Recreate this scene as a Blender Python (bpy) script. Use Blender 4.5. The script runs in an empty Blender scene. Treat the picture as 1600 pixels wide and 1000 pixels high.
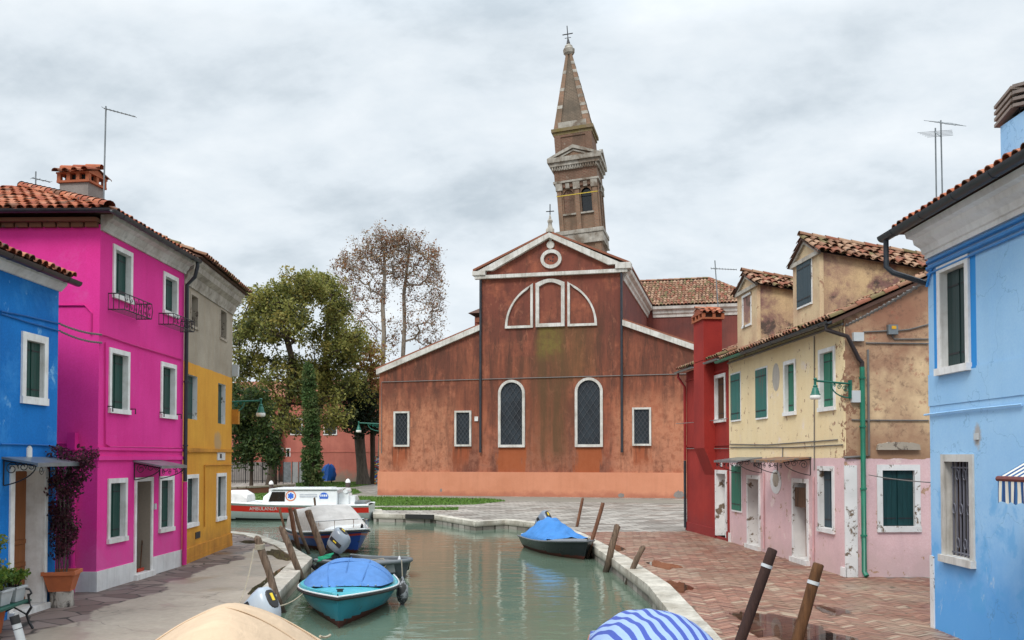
import bpy, bmesh, math, random
import numpy as np
from mathutils import Vector, Matrix, noise as mnoise
random.seed(7); rng = np.random.default_rng(7)
R = math.radians; PI = math.pi
sc = bpy.context.scene; COL = sc.collection

# ------------------------------------------------------------------ camera, sky, sun, exposure
FPX, HZ, PITCH, CAMZ = 1432.0, 715.0, R(1.6), 2.7
PY0 = HZ - FPX*math.tan(PITCH)
cd = bpy.data.cameras.new('camera'); cam = bpy.data.objects.new('camera', cd); COL.objects.link(cam)
cd.sensor_width = 36; cd.lens = 36*FPX/1600; cd.clip_start = .1; cd.clip_end = 4000
cd.shift_y = (PY0-500)/1600
cam.location = (0, 0, CAMZ); cam.rotation_euler = (R(90)+PITCH, 0, 0); sc.camera = cam
sc.view_settings.view_transform = 'Standard'; sc.view_settings.look = 'None'
sc.view_settings.exposure = 0.44; sc.view_settings.gamma = 1
sc.cycles.max_bounces = 7; sc.cycles.transparent_max_bounces = 12

SUN_EL, SUN_AZ = R(48), R(205)       # azimuth clockwise from +Y : behind the camera, a little to its left
world = bpy.data.worlds.new('World'); sc.world = world; world.use_nodes = True
wn = world.node_tree.nodes; wl = world.node_tree.links; wn.clear()
def W(t, **k):
    x = wn.new(t)
    for a, b in k.items(): setattr(x, a, b)
    return x
wo = W('ShaderNodeOutputWorld'); bg = W('ShaderNodeBackground')
sky = W('ShaderNodeTexSky', sky_type='NISHITA', sun_disc=False, sun_elevation=SUN_EL, sun_rotation=SUN_AZ)
tc = W('ShaderNodeTexCoord'); sep = W('ShaderNodeSeparateXYZ'); wl.new(tc.outputs['Generated'], sep.inputs[0])
# flatten the sky dome to a cloud layer: direction.xy / (z + .25)
zc = W('ShaderNodeMath', operation='ADD'); zc.inputs[1].default_value = .42; wl.new(sep.outputs[2], zc.inputs[0])
zm = W('ShaderNodeMath', operation='MAXIMUM'); zm.inputs[1].default_value = .12; wl.new(zc.outputs[0], zm.inputs[0])
cmb = W('ShaderNodeCombineXYZ')
for i in (0, 1):
    dv = W('ShaderNodeMath', operation='DIVIDE'); wl.new(sep.outputs[i], dv.inputs[0]); wl.new(zm.outputs[0], dv.inputs[1]); wl.new(dv.outputs[0], cmb.inputs[i])
nz = W('ShaderNodeTexNoise'); nz.inputs['Scale'].default_value = 3.0; nz.inputs['Detail'].default_value = 11; nz.inputs['Roughness'].default_value = .58; nz.inputs['Distortion'].default_value = .12
mp = W('ShaderNodeMapping'); mp.inputs['Scale'].default_value = (1.0, 1.35, 1); mp.inputs['Rotation'].default_value = (0, 0, R(24)); mp.inputs['Location'].default_value = (3.3, 1.2, 0)
wl.new(cmb.outputs[0], mp.inputs[0]); wl.new(mp.outputs[0], nz.inputs['Vector'])
rp = W('ShaderNodeValToRGB'); el = rp.color_ramp.elements
el[0].position = .34; el[0].color = (.44, .50, .55, 1); el[1].position = .68; el[1].color = (.72, .76, .79, 1)
e = el.new(.5); e.color = (.605, .66, .705, 1)
wl.new(nz.outputs[0], rp.inputs[0])
# overcast dome: brighter towards the zenith
gr = W('ShaderNodeMapRange'); gr.inputs['From Min'].default_value = .42; gr.inputs['From Max'].default_value = .95; gr.inputs['To Min'].default_value = 1.0; gr.inputs['To Max'].default_value = 3.1
wl.new(sep.outputs[2], gr.inputs[0])
mul = W('ShaderNodeVectorMath', operation='SCALE'); wl.new(rp.outputs[0], mul.inputs[0]); wl.new(gr.outputs[0], mul.inputs['Scale'])
sk = W('ShaderNodeVectorMath', operation='SCALE'); sk.inputs['Scale'].default_value = .06; wl.new(sky.outputs[0], sk.inputs[0])
mx = W('ShaderNodeMix', data_type='RGBA'); mx.inputs[0].default_value = .93; wl.new(sk.outputs[0], mx.inputs[6]); wl.new(mul.outputs[0], mx.inputs[7])
wl.new(mx.outputs[2], bg.inputs[0]); bg.inputs[1].default_value = 1.0; wl.new(bg.outputs[0], wo.inputs[0])
sl = bpy.data.lights.new('sun', 'SUN'); sl.energy = 1.5; sl.angle = R(18); sl.color = (1, .965, .92)
so = bpy.data.objects.new('sun', sl); COL.objects.link(so); so.rotation_euler = (R(90)-SUN_EL, 0, -SUN_AZ+PI)
so.location = (0, -30, 60)

# ------------------------------------------------------------------ geometry helpers
def ray(px, py):
    r = (px-800)/FPX; u = (PY0-py)/FPX; c, s = math.cos(PITCH), math.sin(PITCH)
    return Vector((r, c-u*s, u*c+s))
CAMP = Vector((0, 0, CAMZ))
def gnd(px, py, z=0):
    d = ray(px, py); return CAMP + d*((z-CAMZ)/d.z)
def at(px, py, Y):
    d = ray(px, py); return CAMP + d*(Y/d.y)

class Fac:                                    # a vertical facade: local (u along, d outward, z up)
    def __init__(s, A, B, flip=False):
        s.A = Vector((A[0], A[1], 0)); s.B = Vector((B[0], B[1], 0)); s.U = (s.B-s.A); s.L = s.U.length; s.U.normalize()
        s.N = Vector((s.U.y, -s.U.x, 0))
        if (s.N.dot(CAMP-s.A) < 0) != flip: s.N = -s.N
        s.M = Matrix(((s.U.x, s.N.x, 0, s.A.x), (s.U.y, s.N.y, 0, s.A.y), (0, 0, 1, 0), (0, 0, 0, 1)))
    def pt(s, u, d, z): return s.A + s.U*u + s.N*d + Vector((0, 0, z))
    def uz(s, px, py, d=0):
        r = ray(px, py); o = s.A+s.N*d; t = (o-CAMP).dot(s.N)/r.dot(s.N); p = CAMP+r*t
        return (p-s.A).dot(s.U), p.z
    def rect(s, xL, xR, yT, yB, d=0):
        u0, z1 = s.uz(xL, yT, d); _, z0 = s.uz(xL, yB, d); u1, _ = s.uz(xR, yT, d)
        return (min(u0, u1), max(u0, u1), z0, z1)

class MB:                                     # collects faces, builds ONE mesh object
    def __init__(s, M=None): s.v = []; s.f = []; s.m = []; s.M = M
    def P(s, p):
        p = Vector(p); p = s.M @ p if s.M is not None else p
        s.v.append(p); return len(s.v)-1
    def face(s, pts, m=0): s.f.append([s.P(p) for p in pts]); s.m.append(m)
    def box(s, x0, x1, y0, y1, z0, z1, m=0):
        i = [s.P(p) for p in ((x0,y0,z0),(x1,y0,z0),(x1,y1,z0),(x0,y1,z0),(x0,y0,z1),(x1,y0,z1),(x1,y1,z1),(x0,y1,z1))]
        for q in ((0,3,2,1),(4,5,6,7),(0,1,5,4),(1,2,6,5),(2,3,7,6),(3,0,4,7)): s.f.append([i[k] for k in q]); s.m.append(m)
    def prism(s, poly, z0, z1, m=0, top=True, bot=True):
        n = len(poly); a = [s.P((p[0], p[1], z0)) for p in poly]; b = [s.P((p[0], p[1], z1)) for p in poly]
        for k in range(n): s.f.append([a[k], a[(k+1)%n], b[(k+1)%n], b[k]]); s.m.append(m)
        if top: s.f.append(b); s.m.append(m)
        if bot: s.f.append(a[::-1]); s.m.append(m)
    def ext(s, poly, d0, d1, m=0):             # polygon in (x,z), thickness along y
        n = len(poly); a = [s.P((p[0], d0, p[1])) for p in poly]; b = [s.P((p[0], d1, p[1])) for p in poly]
        for k in range(n): s.f.append([a[k], a[(k+1)%n], b[(k+1)%n], b[k]]); s.m.append(m)
        s.f.append(b); s.m.append(m); s.f.append(a[::-1]); s.m.append(m)
    def rings(s, rs, m=0, cap=True, closed=True):
        ids = [[s.P(p) for p in r] for r in rs]; n = len(rs[0])
        for a, b in zip(ids[:-1], ids[1:]):
            for k in range(n if closed else n-1): s.f.append([a[k], a[(k+1)%n], b[(k+1)%n], b[k]]); s.m.append(m)
        if cap and closed: s.f.append(ids[0][::-1]); s.m.append(m); s.f.append(ids[-1]); s.m.append(m)
    def tube(s, path, r, n=6, m=0, cap=True):
        path = [Vector(p) for p in path]; rs = r if isinstance(r, (list, tuple)) else [r]*len(path); out = []
        ref = None
        for i, p in enumerate(path):
            t = (path[min(i+1, len(path)-1)]-path[max(i-1, 0)])
            if t.length < 1e-9: t = Vector((0, 0, 1))
            t.normalize()
            if ref is None: ref = Vector((0, 0, 1)) if abs(t.z) < .9 else Vector((1, 0, 0))
            a = ref - t*ref.dot(t)
            if a.length < 1e-4: a = t.orthogonal()
            a.normalize(); b = t.cross(a); ref = a
            out.append([p + (a*math.cos(2*PI*k/n)+b*math.sin(2*PI*k/n))*rs[i] for k in range(n)])
        s.rings(out, m, cap)
    def lathe(s, prof, c=(0,0,0), n=12, m=0, cap=True):
        s.rings([[(c[0]+r*math.cos(2*PI*k/n), c[1]+r*math.sin(2*PI*k/n), c[2]+z) for k in range(n)] for r, z in prof], m, cap)
    def bar(s, p0, p1, w, h, m=0, up=(0,0,1)):
        p0, p1 = Vector(p0), Vector(p1); t = (p1-p0).normalized(); up = Vector(up)
        a = t.cross(up)
        if a.length < 1e-4: a = t.orthogonal()
        a.normalize(); b = a.cross(t)
        s.rings([[p+a*x*w/2+b*y*h/2 for x, y in ((-1,-1),(1,-1),(1,1),(-1,1))] for p in (p0, p1)], m)
    def build(s, name, mats, parent=None, smooth=None, recalc=True):
        me = bpy.data.meshes.new(name); off = wloc(parent)
        me.from_pydata([tuple(v-off) for v in s.v], [], s.f)
        if not isinstance(mats, (list, tuple)): mats = [mats]
        for mm in mats: me.materials.append(mm)
        if len(mats) > 1: me.polygons.foreach_set('material_index', s.m)
        if recalc:
            b = bmesh.new(); b.from_mesh(me); bmesh.ops.recalc_face_normals(b, faces=b.faces)
            if smooth is not None:
                for f in b.faces: f.smooth = True
                for ed in b.edges:
                    if len(ed.link_faces) == 2 and ed.calc_face_angle(0) > smooth: ed.smooth = False
            b.to_mesh(me); b.free()
        elif smooth: me.polygons.foreach_set('use_smooth', [True]*len(me.polygons))
        me.update()
        o = bpy.data.objects.new(name, me); COL.objects.link(o)
        if parent: o.parent = parent
        return o
def wloc(o):
    p = Vector((0, 0, 0))
    while o is not None: p = p+o.location; o = o.parent
    return p
def thing(name, label, cat, loc=(0,0,0), group=None):
    o = bpy.data.objects.new(name, None); COL.objects.link(o); o.location = loc; o.empty_display_size = .2
    o['label'] = label; o['category'] = cat
    if group: o['group'] = group
    return o
def tag(o, label, cat, group=None):
    o['label'] = label; o['category'] = cat
    if group: o['group'] = group
    return o
def recenter(o, p):                            # put a one-mesh thing's origin at p
    p = Vector(p); o.data.transform(Matrix.Translation(-(p-o.location))); o.location = p; return o
def struct(o, kind='structure'): o['kind'] = kind; return o
def copy_tree(o, parent=None):
    c = o.copy(); COL.objects.link(c); c.parent = parent
    for ch in list(o.children): copy_tree(ch, c)
    return c
def grid_wall(mb, u0, u1, z0, z1, holes, m=0, d=0):
    us = sorted({u0, u1, *[h[0] for h in holes], *[h[1] for h in holes]}); zs = sorted({z0, z1, *[h[2] for h in holes], *[h[3] for h in holes]})
    us = [u for u in us if u0 <= u <= u1]; zs = [z for z in zs if z0 <= z <= z1]
    ids = {(i, j): mb.P((u, d, z)) for i, u in enumerate(us) for j, z in enumerate(zs)}
    for i in range(len(us)-1):
        for j in range(len(zs)-1):
            cu, cz = (us[i]+us[i+1])/2, (zs[j]+zs[j+1])/2
            if any(h[0] < cu < h[1] and h[2] < cz < h[3] for h in holes): continue
            mb.f.append([ids[i, j], ids[i+1, j], ids[i+1, j+1], ids[i, j+1]]); mb.m.append(m)
def inpoly(x, y, P):
    c = False; j = len(P)-1
    for i in range(len(P)):
        if (P[i][1] > y) != (P[j][1] > y) and x < (P[j][0]-P[i][0])*(y-P[i][1])/(P[j][1]-P[i][1])+P[i][0]: c = not c
        j = i
    return c

# ------------------------------------------------------------------ material helpers
class NT:
    def __init__(s, name):
        s.mat = bpy.data.materials.new(name); s.mat.use_nodes = True; s.t = s.mat.node_tree; s.t.nodes.clear()
        s.out = s.t.nodes.new('ShaderNodeOutputMaterial'); s._pos = None
    def n(s, ty, ins=None, **pr):
        x = s.t.nodes.new(ty)
        for k, v in pr.items(): setattr(x, k, v)
        for k, v in (ins or {}).items(): s.set(x.inputs[k], v)
        return x
    def set(s, inp, v):
        if isinstance(v, bpy.types.NodeSocket): s.t.links.new(v, inp)
        elif isinstance(v, (tuple, list)) and len(v) == 3 and inp.type == 'RGBA': inp.default_value = (*v, 1)
        else: inp.default_value = v
    def pos(s, obj=False):
        if obj: return s.n('ShaderNodeTexCoord').outputs['Object']
        if s._pos is None: s._pos = s.n('ShaderNodeNewGeometry').outputs['Position']
        return s._pos
    def map(s, v, scale=(1,1,1), rot=(0,0,0), loc=(0,0,0)): return s.n('ShaderNodeMapping', {0: v, 'Scale': scale, 'Rotation': rot, 'Location': loc}).outputs[0]
    def noise(s, v, scale=1, detail=5, rough=.55, dist=0): return s.n('ShaderNodeTexNoise', {'Vector': v, 'Scale': scale, 'Detail': detail, 'Roughness': rough, 'Distortion': dist}).outputs[0]
    def math(s, op, a, b=0, c=0, clamp=False):
        x = s.n('ShaderNodeMath', {0: a, 1: b, 2: c}, operation=op); x.use_clamp = clamp; return x.outputs[0]
    def rng(s, v, a, b, c=0, d=1): return s.n('ShaderNodeMapRange', {0: v, 1: a, 2: b, 3: c, 4: d}).outputs[0]
    def mix(s, f, a, b, blend='MIX'):
        x = s.n('ShaderNodeMix', data_type='RGBA', blend_type=blend); s.set(x.inputs[0], f); s.set(x.inputs[6], a); s.set(x.inputs[7], b); return x.outputs[2]
    def xyz(s, v): return s.n('ShaderNodeSeparateXYZ', {0: v}).outputs
    def bump(s, h, st=.3, dist=.02): return s.n('ShaderNodeBump', {'Height': h, 'Strength': st, 'Distance': dist}).outputs[0]
    def bsdf(s, col, rough=.7, normal=None, metal=0, spec=.4, **kw):
        b = s.n('ShaderNodeBsdfPrincipled', {'Base Color': col, 'Roughness': rough, 'Metallic': metal, 'Specular IOR Level': spec})
        for k, v in kw.items(): s.set(b.inputs[k.replace('_', ' ')], v)
        if normal is not None: s.set(b.inputs['Normal'], normal)
        s.t.links.new(b.outputs[0], s.out.inputs[0]); return s.mat
def srgb(r, g, b):
    f = lambda c: (c/255/12.92) if c/255 <= .04045 else ((c/255+.055)/1.055)**2.4
    return (f(r), f(g), f(b))
def sh(c, k): return tuple(min(1, x*k) for x in c)

def plaster(name, c, c2=None, sc_=.9, streak=.22, peel=None, damp=None, zones=None, bump=.25, rough=.85, grain=.1, spots=None, extra=None):
    t = NT(name); p = t.pos(); z = t.xyz(p)[2]
    n1 = t.noise(p, sc_, 7, .62); c2 = c2 or sh(c, .78)
    col = t.mix(t.rng(n1, .36, .66), c, c2)
    n0 = t.noise(p, .35, 3); zz = t.math('ADD', z, t.rng(t.noise(p, 4, 4), 0, 1, -.03, .03))
    for zb, za, zb2 in (zones or []):          # paint colour above a height
        col = t.mix(t.math('GREATER_THAN', zz, zb), col, t.mix(t.rng(n1, .36, .66), za, zb2))
    st = t.noise(t.map(p, (2.2, 2.2, .16)), 2.2, 6, .6)
    col = t.mix(t.rng(st, .45, .75, 0, streak), col, sh(c, .42))
    fine = t.noise(p, 34, 3); col = t.mix(grain, col, t.mix(t.rng(fine, .3, .7), (.05,.05,.05), (1,1,1)), 'OVERLAY')
    if damp:                                   # rising damp with a ragged edge: (colour, height, amount)
        dm = t.math('ADD', z, t.rng(t.noise(p, 1.3, 6, .65), 0, 1, -damp[1], damp[1]))
        col = t.mix(t.rng(dm, damp[1]*.25, damp[1]*.9, damp[2], 0), col, damp[0])
    if spots:                                  # (px,py,pz,rx,ry,rz,colour,amount) blotches with soft ragged edges
        for sx, sy, sz, rx, ry, rz, sc2, am in spots:
            q = t.n('ShaderNodeVectorMath', {0: p, 1: (sx, sy, sz)}, operation='SUBTRACT').outputs[0]
            q = t.n('ShaderNodeVectorMath', {0: q, 1: (1/rx, 1/ry, 1/rz)}, operation='MULTIPLY').outputs[0]
            L = t.n('ShaderNodeVectorMath', {0: q}, operation='LENGTH').outputs['Value']
            L = t.math('ADD', L, t.rng(t.noise(p, 2.4/max(.3, min(rx, ry, rz)), 6, .65), 0, 1, -.7, .7))
            col = t.mix(t.rng(L, .55, 1.0, am, 0), col, sc2)
    h = t.math('ADD', t.math('MULTIPLY', fine, .35), t.noise(p, 6, 5))
    if peel:
        for pc, thr, ps, ed in peel:
            pn = t.noise(p, ps, 9, .68, .3); msk = t.rng(pn, thr, thr+ed)
            col = t.mix(msk, col, pc); h = t.math('SUBTRACT', h, t.math('MULTIPLY', msk, 1.2))
    if extra: col = extra(t, p, z, col)
    return t.bsdf(col, rough, t.bump(h, bump, .012), spec=.25)

def soft(name, c, c2, sc_=1.5, rough=.75, streak=.3, bump=.2):
    """stone or paint with soft grime and faint run marks"""
    t = NT(name); p = t.pos(); n = t.noise(p, sc_, 8, .66); v = t.noise(t.map(p, (4,4,.35)), 2, 5, .6)
    col = t.mix(t.rng(n, .42, .72), c, c2); col = t.mix(t.rng(v, .5, .75, 0, streak), col, sh(c2, .6)); return t.bsdf(col, rough, t.bump(t.noise(p, 14, 5), bump, .008), spec=.25)
def paint(name, c, rough=.5, var=.15, metal=0, obj=True, scl=4, bump=.08, spec=.4, stretch=(1,1,1)):
    t = NT(name); p = t.map(t.pos(obj), stretch); n1 = t.noise(p, scl, 6, .6)
    col = t.mix(t.rng(n1, .3, .7), sh(c, 1-var), sh(c, 1+var*.6))
    return t.bsdf(col, t.rng(n1, .3, .7, rough*.85, min(1, rough*1.15)), t.bump(n1, bump, .01), metal, spec)
def worn(name, c, under, thr=.55, scl=5, rough=.7, stretch=(1,1,1)):
    t = NT(name); p = t.map(t.pos(), stretch); n1 = t.noise(p, scl, 9, .7, .4); m = t.rng(n1, thr, thr+.03)
    col = t.mix(m, t.mix(t.rng(t.noise(p, 2, 4), .3, .7), c, sh(c, .8)), t.mix(t.noise(p, 20, 3), under, sh(under, .5)))
    return t.bsdf(col, rough, t.bump(t.math('SUBTRACT', t.noise(p, 30, 2), m), .3, .006), spec=.25)
# ------------------------------------------------------------------ materials
M = {}
M['white'] = soft('white_paint', (.80,.79,.77), (.60,.57,.53), 3)
M['white_peel'] = worn('peeling_white_paint', (.74,.73,.71), (.23,.17,.12), .572, 3.4)
M['marble'] = soft('white_stone', (.72,.71,.69), (.50,.47,.43), 2)
M['istria'] = soft('pale_stone_trim', (.62,.60,.56), (.36,.33,.28), 1.1, streak=.6)
M['old_stone'] = worn('old_window_stone', (.40,.34,.27), (.18,.14,.11), .55, 4)
M['green'] = paint('dark_green_paint', (.005,.052,.040), .5, .3, obj=False, scl=3, stretch=(4,4,.5))
M['green_dk'] = paint('blue_green_paint', (.003,.036,.038), .5, .3, obj=False, scl=3, stretch=(4,4,.5))
M['green_slate'] = paint('slate_green_paint', (.012,.036,.034), .5, .2, obj=False, scl=3, stretch=(4,4,.5))
M['green_old'] = worn('faded_green_paint', (.045,.20,.13), (.13,.16,.13), .58, 3, stretch=(3,3,.35))
M['green_teal'] = worn('weathered_teal_paint', (.045,.17,.145), (.15,.16,.13), .56, 3, stretch=(3,3,.3))
M['grey_blue'] = worn('blue_grey_paint', (.05,.075,.09), (.12,.12,.11), .6, 3, stretch=(3,3,.3))
M['iron'] = paint('black_iron', (.02,.02,.022), .55, .3)
M['gutter'] = paint('dark_grey_gutter', (.028,.034,.042), .4, .35, .0, obj=False)
M['gutter_br'] = paint('brown_gutter', (.035,.025,.024), .4, .35, obj=False)
M['pipe_green'] = paint('green_pipe', (.012,.17,.10), .4, .25, obj=False)
M['pipe_pink'] = paint('magenta_pipe', (.62,.02,.23), .5, .1, obj=False)
M['pipe_red'] = paint('red_pipe', (.30,.02,.02), .5, .2, obj=False)
M['wood_door'] = worn('brown_door_wood', (.27,.095,.03), (.14,.05,.02), .6, 3, .45, (6,6,.4))
M['wood_dk'] = worn('dark_wood', (.11,.055,.03), (.05,.03,.02), .55, 4, .7, (6,6,.4))
M['tan'] = paint('tan_door', (.27,.225,.18), .8, .1, obj=False, scl=20)
M['glass'] = paint('dark_window_glass', (.012,.014,.016), .08, .3, obj=False, spec=.5)
M['zinc'] = paint('grey_sheet_metal', (.20,.22,.23), .35, .3, .3, obj=False)
M['rust'] = worn('rusty_sheet', (.30,.16,.09), (.16,.15,.14), .52, 4)
M['grey_box'] = paint('grey_plastic', (.5,.52,.52), .5, .08)
M['grille'] = paint('grey_grille_paint', (.15,.15,.18), .5, .2)
M['cable'] = paint('grey_cable', (.16,.15,.14), .6, .2)
M['rope'] = paint('pale_rope', (.36,.31,.23), .9, .2, scl=30)
M['lampgreen'] = paint('lamp_green', (.01,.13,.09), .4, .25)
t = NT('lamp_glass'); M['lampglass'] = t.bsdf((.78,.76,.70), .25, spec=.5)
M['terracotta'] = paint('terracotta_pot', (.46,.13,.05), .8, .2)
def tilemat(nm, c): return worn(nm, c, (.10,.085,.07), .60, 5, .9)
TILES = [tilemat('roof_tile_orange', (.40,.125,.06)), tilemat('roof_tile_pale', (.46,.19,.11)), tilemat('roof_tile_red', (.30,.085,.045)), tilemat('roof_tile_brown', (.19,.085,.05)), tilemat('roof_tile_bed', (.11,.06,.045))]
TILES_OLD = [tilemat('old_tile_brown', (.24,.125,.075)), tilemat('old_tile_pale', (.36,.22,.14)), tilemat('old_tile_red', (.26,.10,.06)), tilemat('old_tile_moss', (.17,.13,.06)), TILES[4]]
def white_hull(): return paint('white_gelcoat', (.72,.74,.74), .25, .06)

# ---- ground, water
def ground_mats():
    # left quay: tan concrete, cracked dark flagstones along the houses, damp patches
    t = NT('quay_concrete'); p = t.pos(); x, y, z = t.xyz(p)
    n1 = t.noise(p, .45, 6, .6); n2 = t.noise(p, 9, 5, .6)
    con = t.mix(t.rng(n1, .35, .65), (.345,.295,.235), (.27,.228,.18)); con = t.mix(t.rng(t.noise(p, 2.6, 7, .7), .55, .7, 0, .45), con, (.17,.14,.11)); con = t.mix(.45, con, t.mix(n2, (.2,.2,.2), (.8,.8,.8)), 'OVERLAY')
    vo = t.n('ShaderNodeTexVoronoi', {'Vector': p, 'Scale': 1.7}, feature='DISTANCE_TO_EDGE'); vc = t.n('ShaderNodeTexVoronoi', {'Vector': p, 'Scale': 1.7})
    cc = t.xyz(vc.outputs['Color'])[0]
    st = t.mix(cc, (.10,.065,.056), (.20,.15,.13)); st = t.mix(t.rng(vo.outputs[0], .012, .04, 1, 0), st, (.022,.019,.016))
    edge = t.math('ADD', x, t.rng(t.noise(p, .5, 5, .6), 0, 1, -.95, .95))
    mk = t.rng(edge, -7.36, -7.28, 1, 0); col = t.mix(mk, con, st)
    cr = t.n('ShaderNodeTexVoronoi', {'Vector': t.n('ShaderNodeVectorMath', {0: p, 1: t.n('ShaderNodeTexNoise', {'Vector': p, 'Scale': 1.2}).outputs[1]}, operation='ADD').outputs[0], 'Scale': .33}, feature='DISTANCE_TO_EDGE').outputs[0]
    col = t.mix(t.rng(cr, 0, .006, .55, 0), col, (.08,.07,.06))
    wet = t.rng(t.noise(p, .6, 4, .55), .50, .60, 0, 1)
    col = t.mix(t.math('MULTIPLY', wet, .22), col, t.mix(.5, col, (.06,.05,.045)))
    M['quay'] = t.bsdf(col, t.mix(wet, (.75,.75,.75), (.35,.35,.35)), t.bump(n2, .25, .01))
    # grey stone plaza
    t = NT('plaza_stone'); p = t.pos()
    br = t.n('ShaderNodeTexBrick', {'Vector': t.map(p, rot=(0,0,R(-14))), 'Color1': (.15,.13,.11), 'Color2': (.42,.39,.345), 'Mortar': (.05,.045,.035), 'Scale': 1.0, 'Mortar Size': .03, 'Brick Width': .85, 'Row Height': .62, 'Bias': 0})
    n1 = t.noise(p, .25, 6, .6); n2 = t.noise(p, 3, 6, .65)
    col = t.mix(t.rng(n1, .40, .64, 0, .45), br.outputs[0], (.17,.145,.12)); col = t.mix(.45, col, t.mix(n2, (.1,.1,.1), (.9,.9,.9)), 'OVERLAY')
    M['plaza'] = t.bsdf(col, t.rng(n1, .35, .6, .35, .75), t.bump(n2, .3, .02))
    # plain earth/stone far away
    t = NT('far_ground'); p = t.pos(); M['far'] = t.bsdf(t.mix(t.noise(p, .3, 5), (.16,.14,.11), (.26,.24,.2)), .9)
    t = NT('grass_blades'); p = t.pos(); M['grass'] = t.bsdf(t.mix(t.rng(t.noise(p, 1.1, 6, .7), .3, .7), (.055,.14,.015), (.12,.20,.03)), .8)
    t = NT('turf_soil'); p = t.pos(); M['turf'] = t.bsdf(t.mix(t.noise(p, 1.5, 6, .7), (.05,.10,.02), (.10,.14,.035)), .95)
    # kerb stone
    t = NT('kerb_stone'); p = t.pos(); n1 = t.noise(p, 1.6, 8, .65); z = t.xyz(p)[2]
    col = t.mix(t.rng(n1, .35, .66), (.60,.56,.48), (.27,.245,.20)); col = t.mix(t.rng(t.noise(p, .9, 6, .7), .5, .7, 0, .55), col, (.30,.25,.18)); col = t.mix(t.rng(t.noise(p, 14, 4, .7), .52, .68, 0, .45), col, (.16,.14,.11))
    col = t.mix(t.rng(t.math('ADD', z, t.rng(n1, 0, 1, -.05, .05)), -.18, -.05, .8, 0), col, (.085,.085,.06))
    M['kerb'] = t.bsdf(col, .7, t.bump(t.noise(p, 12, 5), .3, .012))
    t = NT('quay_wall_stone'); p = t.pos()
    M['quaywall'] = t.bsdf(t.mix(t.noise(p, 3, 6), (.05,.055,.035), (.11,.10,.075)), .7)
    # bricks of the right-hand paving
    M['bricks'] = []
    for i, c in enumerate(((.25,.112,.072), (.30,.15,.10), (.195,.088,.06), (.36,.26,.18), (.23,.13,.085))):
        t = NT('paving_brick'); p = t.pos(); n1 = t.noise(p, .42, 6, .62, .5); n2 = t.noise(p, 25, 3)
        col = t.mix(t.rng(n1, .46, .66, 0, .65), c, (.31,.235,.165)); col = t.mix(t.rng(t.noise(p, .8, 5, .6), .52, .7, 0, .6), col, sh(c, .62))
        col = t.mix(.25, col, t.mix(n2, (.2,.2,.2), (.8,.8,.8)), 'OVERLAY')
        M['bricks'].append(t.bsdf(col, t.rng(t.noise(p, .7, 4), .42, .60, .36, .75), t.bump(n2, .2, .004), spec=.5))
    t = NT('paving_joint'); p = t.pos(); M['joint'] = t.bsdf(t.mix(t.noise(p, 2, 5), (.07,.045,.035), (.15,.125,.08)), .6)
    # canal water
    t = NT('canal_water'); p = t.pos()
    w1 = t.noise(t.map(p, (.55, 1.5, 1), (0,0,R(8))), 1.45, 3, .45, .6); w2 = t.noise(t.map(p, (.8, 1.6, 1), (0,0,R(-18))), 7, 3, .5)
    calm = t.rng(t.noise(t.map(p, (1,.5,1)), .16, 3, .5), .35, .65, .35, 1)
    h = t.math('MULTIPLY', t.math('ADD', w1, t.math('MULTIPLY', w2, .12)), calm)
    mur = t.noise(p, .12, 4)
    b = t.bsdf(t.mix(t.rng(mur, .35, .65), (.092,.142,.102), (.122,.160,.115)), .035, t.bump(h, .17, .12), spec=.5, IOR=1.33)
    M['water'] = b
    t = NT('puddle_water'); p = t.pos()
    fr = t.n('ShaderNodeFresnel', {'IOR': 1.4}).outputs[0]
    tr = t.n('ShaderNodeBsdfTransparent', {'Color': (.62,.57,.52)}); gl = t.n('ShaderNodeBsdfGlossy', {'Roughness': .015, 'Normal': t.bump(t.noise(p, 5, 2), .02, .01)})
    ms = t.n('ShaderNodeMixShader', {0: t.math('MULTIPLY', fr, .72)}); t.t.links.new(tr.outputs[0], ms.inputs[1]); t.t.links.new(gl.outputs[0], ms.inputs[2]); t.t.links.new(ms.outputs[0], t.out.inputs[0])
    M['puddle'] = t.mat
ground_mats()

# ------------------------------------------------------------------ the setting
WZ = -.32
RB = [(2.5,-6),(2.5,10),(2.62,13.6),(2.75,16.2),(2.85,19.1),(2.68,23.7),(2.44,27.8),(2.1,32),(1.29,36.8),(-.33,39.2),(-1.5,38.0),(-3.65,42.5),(-6.5,43.2),(-7.1,46.9),(-40,48.2)]
LB = [(-4.7,-6),(-4.7,8),(-4.28,13),(-4.38,16),(-5.35,24.5),(-6.95,28.4),(-8.9,32),(-10.1,33.2),(-40,34.5)]
mb = MB(); mb.face([(-1500,-100,WZ),(1500,-100,WZ),(1500,60,WZ),(-1500,60,WZ)]); struct(mb.build('canal_water', M['water']))
mb = MB(); mb.face([(-1500,-100,-2.2),(1500,-100,-2.2),(1500,60,-2.2),(-1500,60,-2.2)]); struct(mb.build('canal_bed', M['quaywall']))
far_poly = RB + [(-1500,50),(-1500,3000),(1500,3000),(1500,-6)]
mb = MB(); mb.prism(far_poly, -1.6, 0, bot=False); struct(mb.build('ground', M['plaza']))
mb = MB(); mb.prism(LB + [(-1500,40),(-1500,-6)], -1.6, 0, bot=False); struct(mb.build('quay_pavement', M['quay']))

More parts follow.
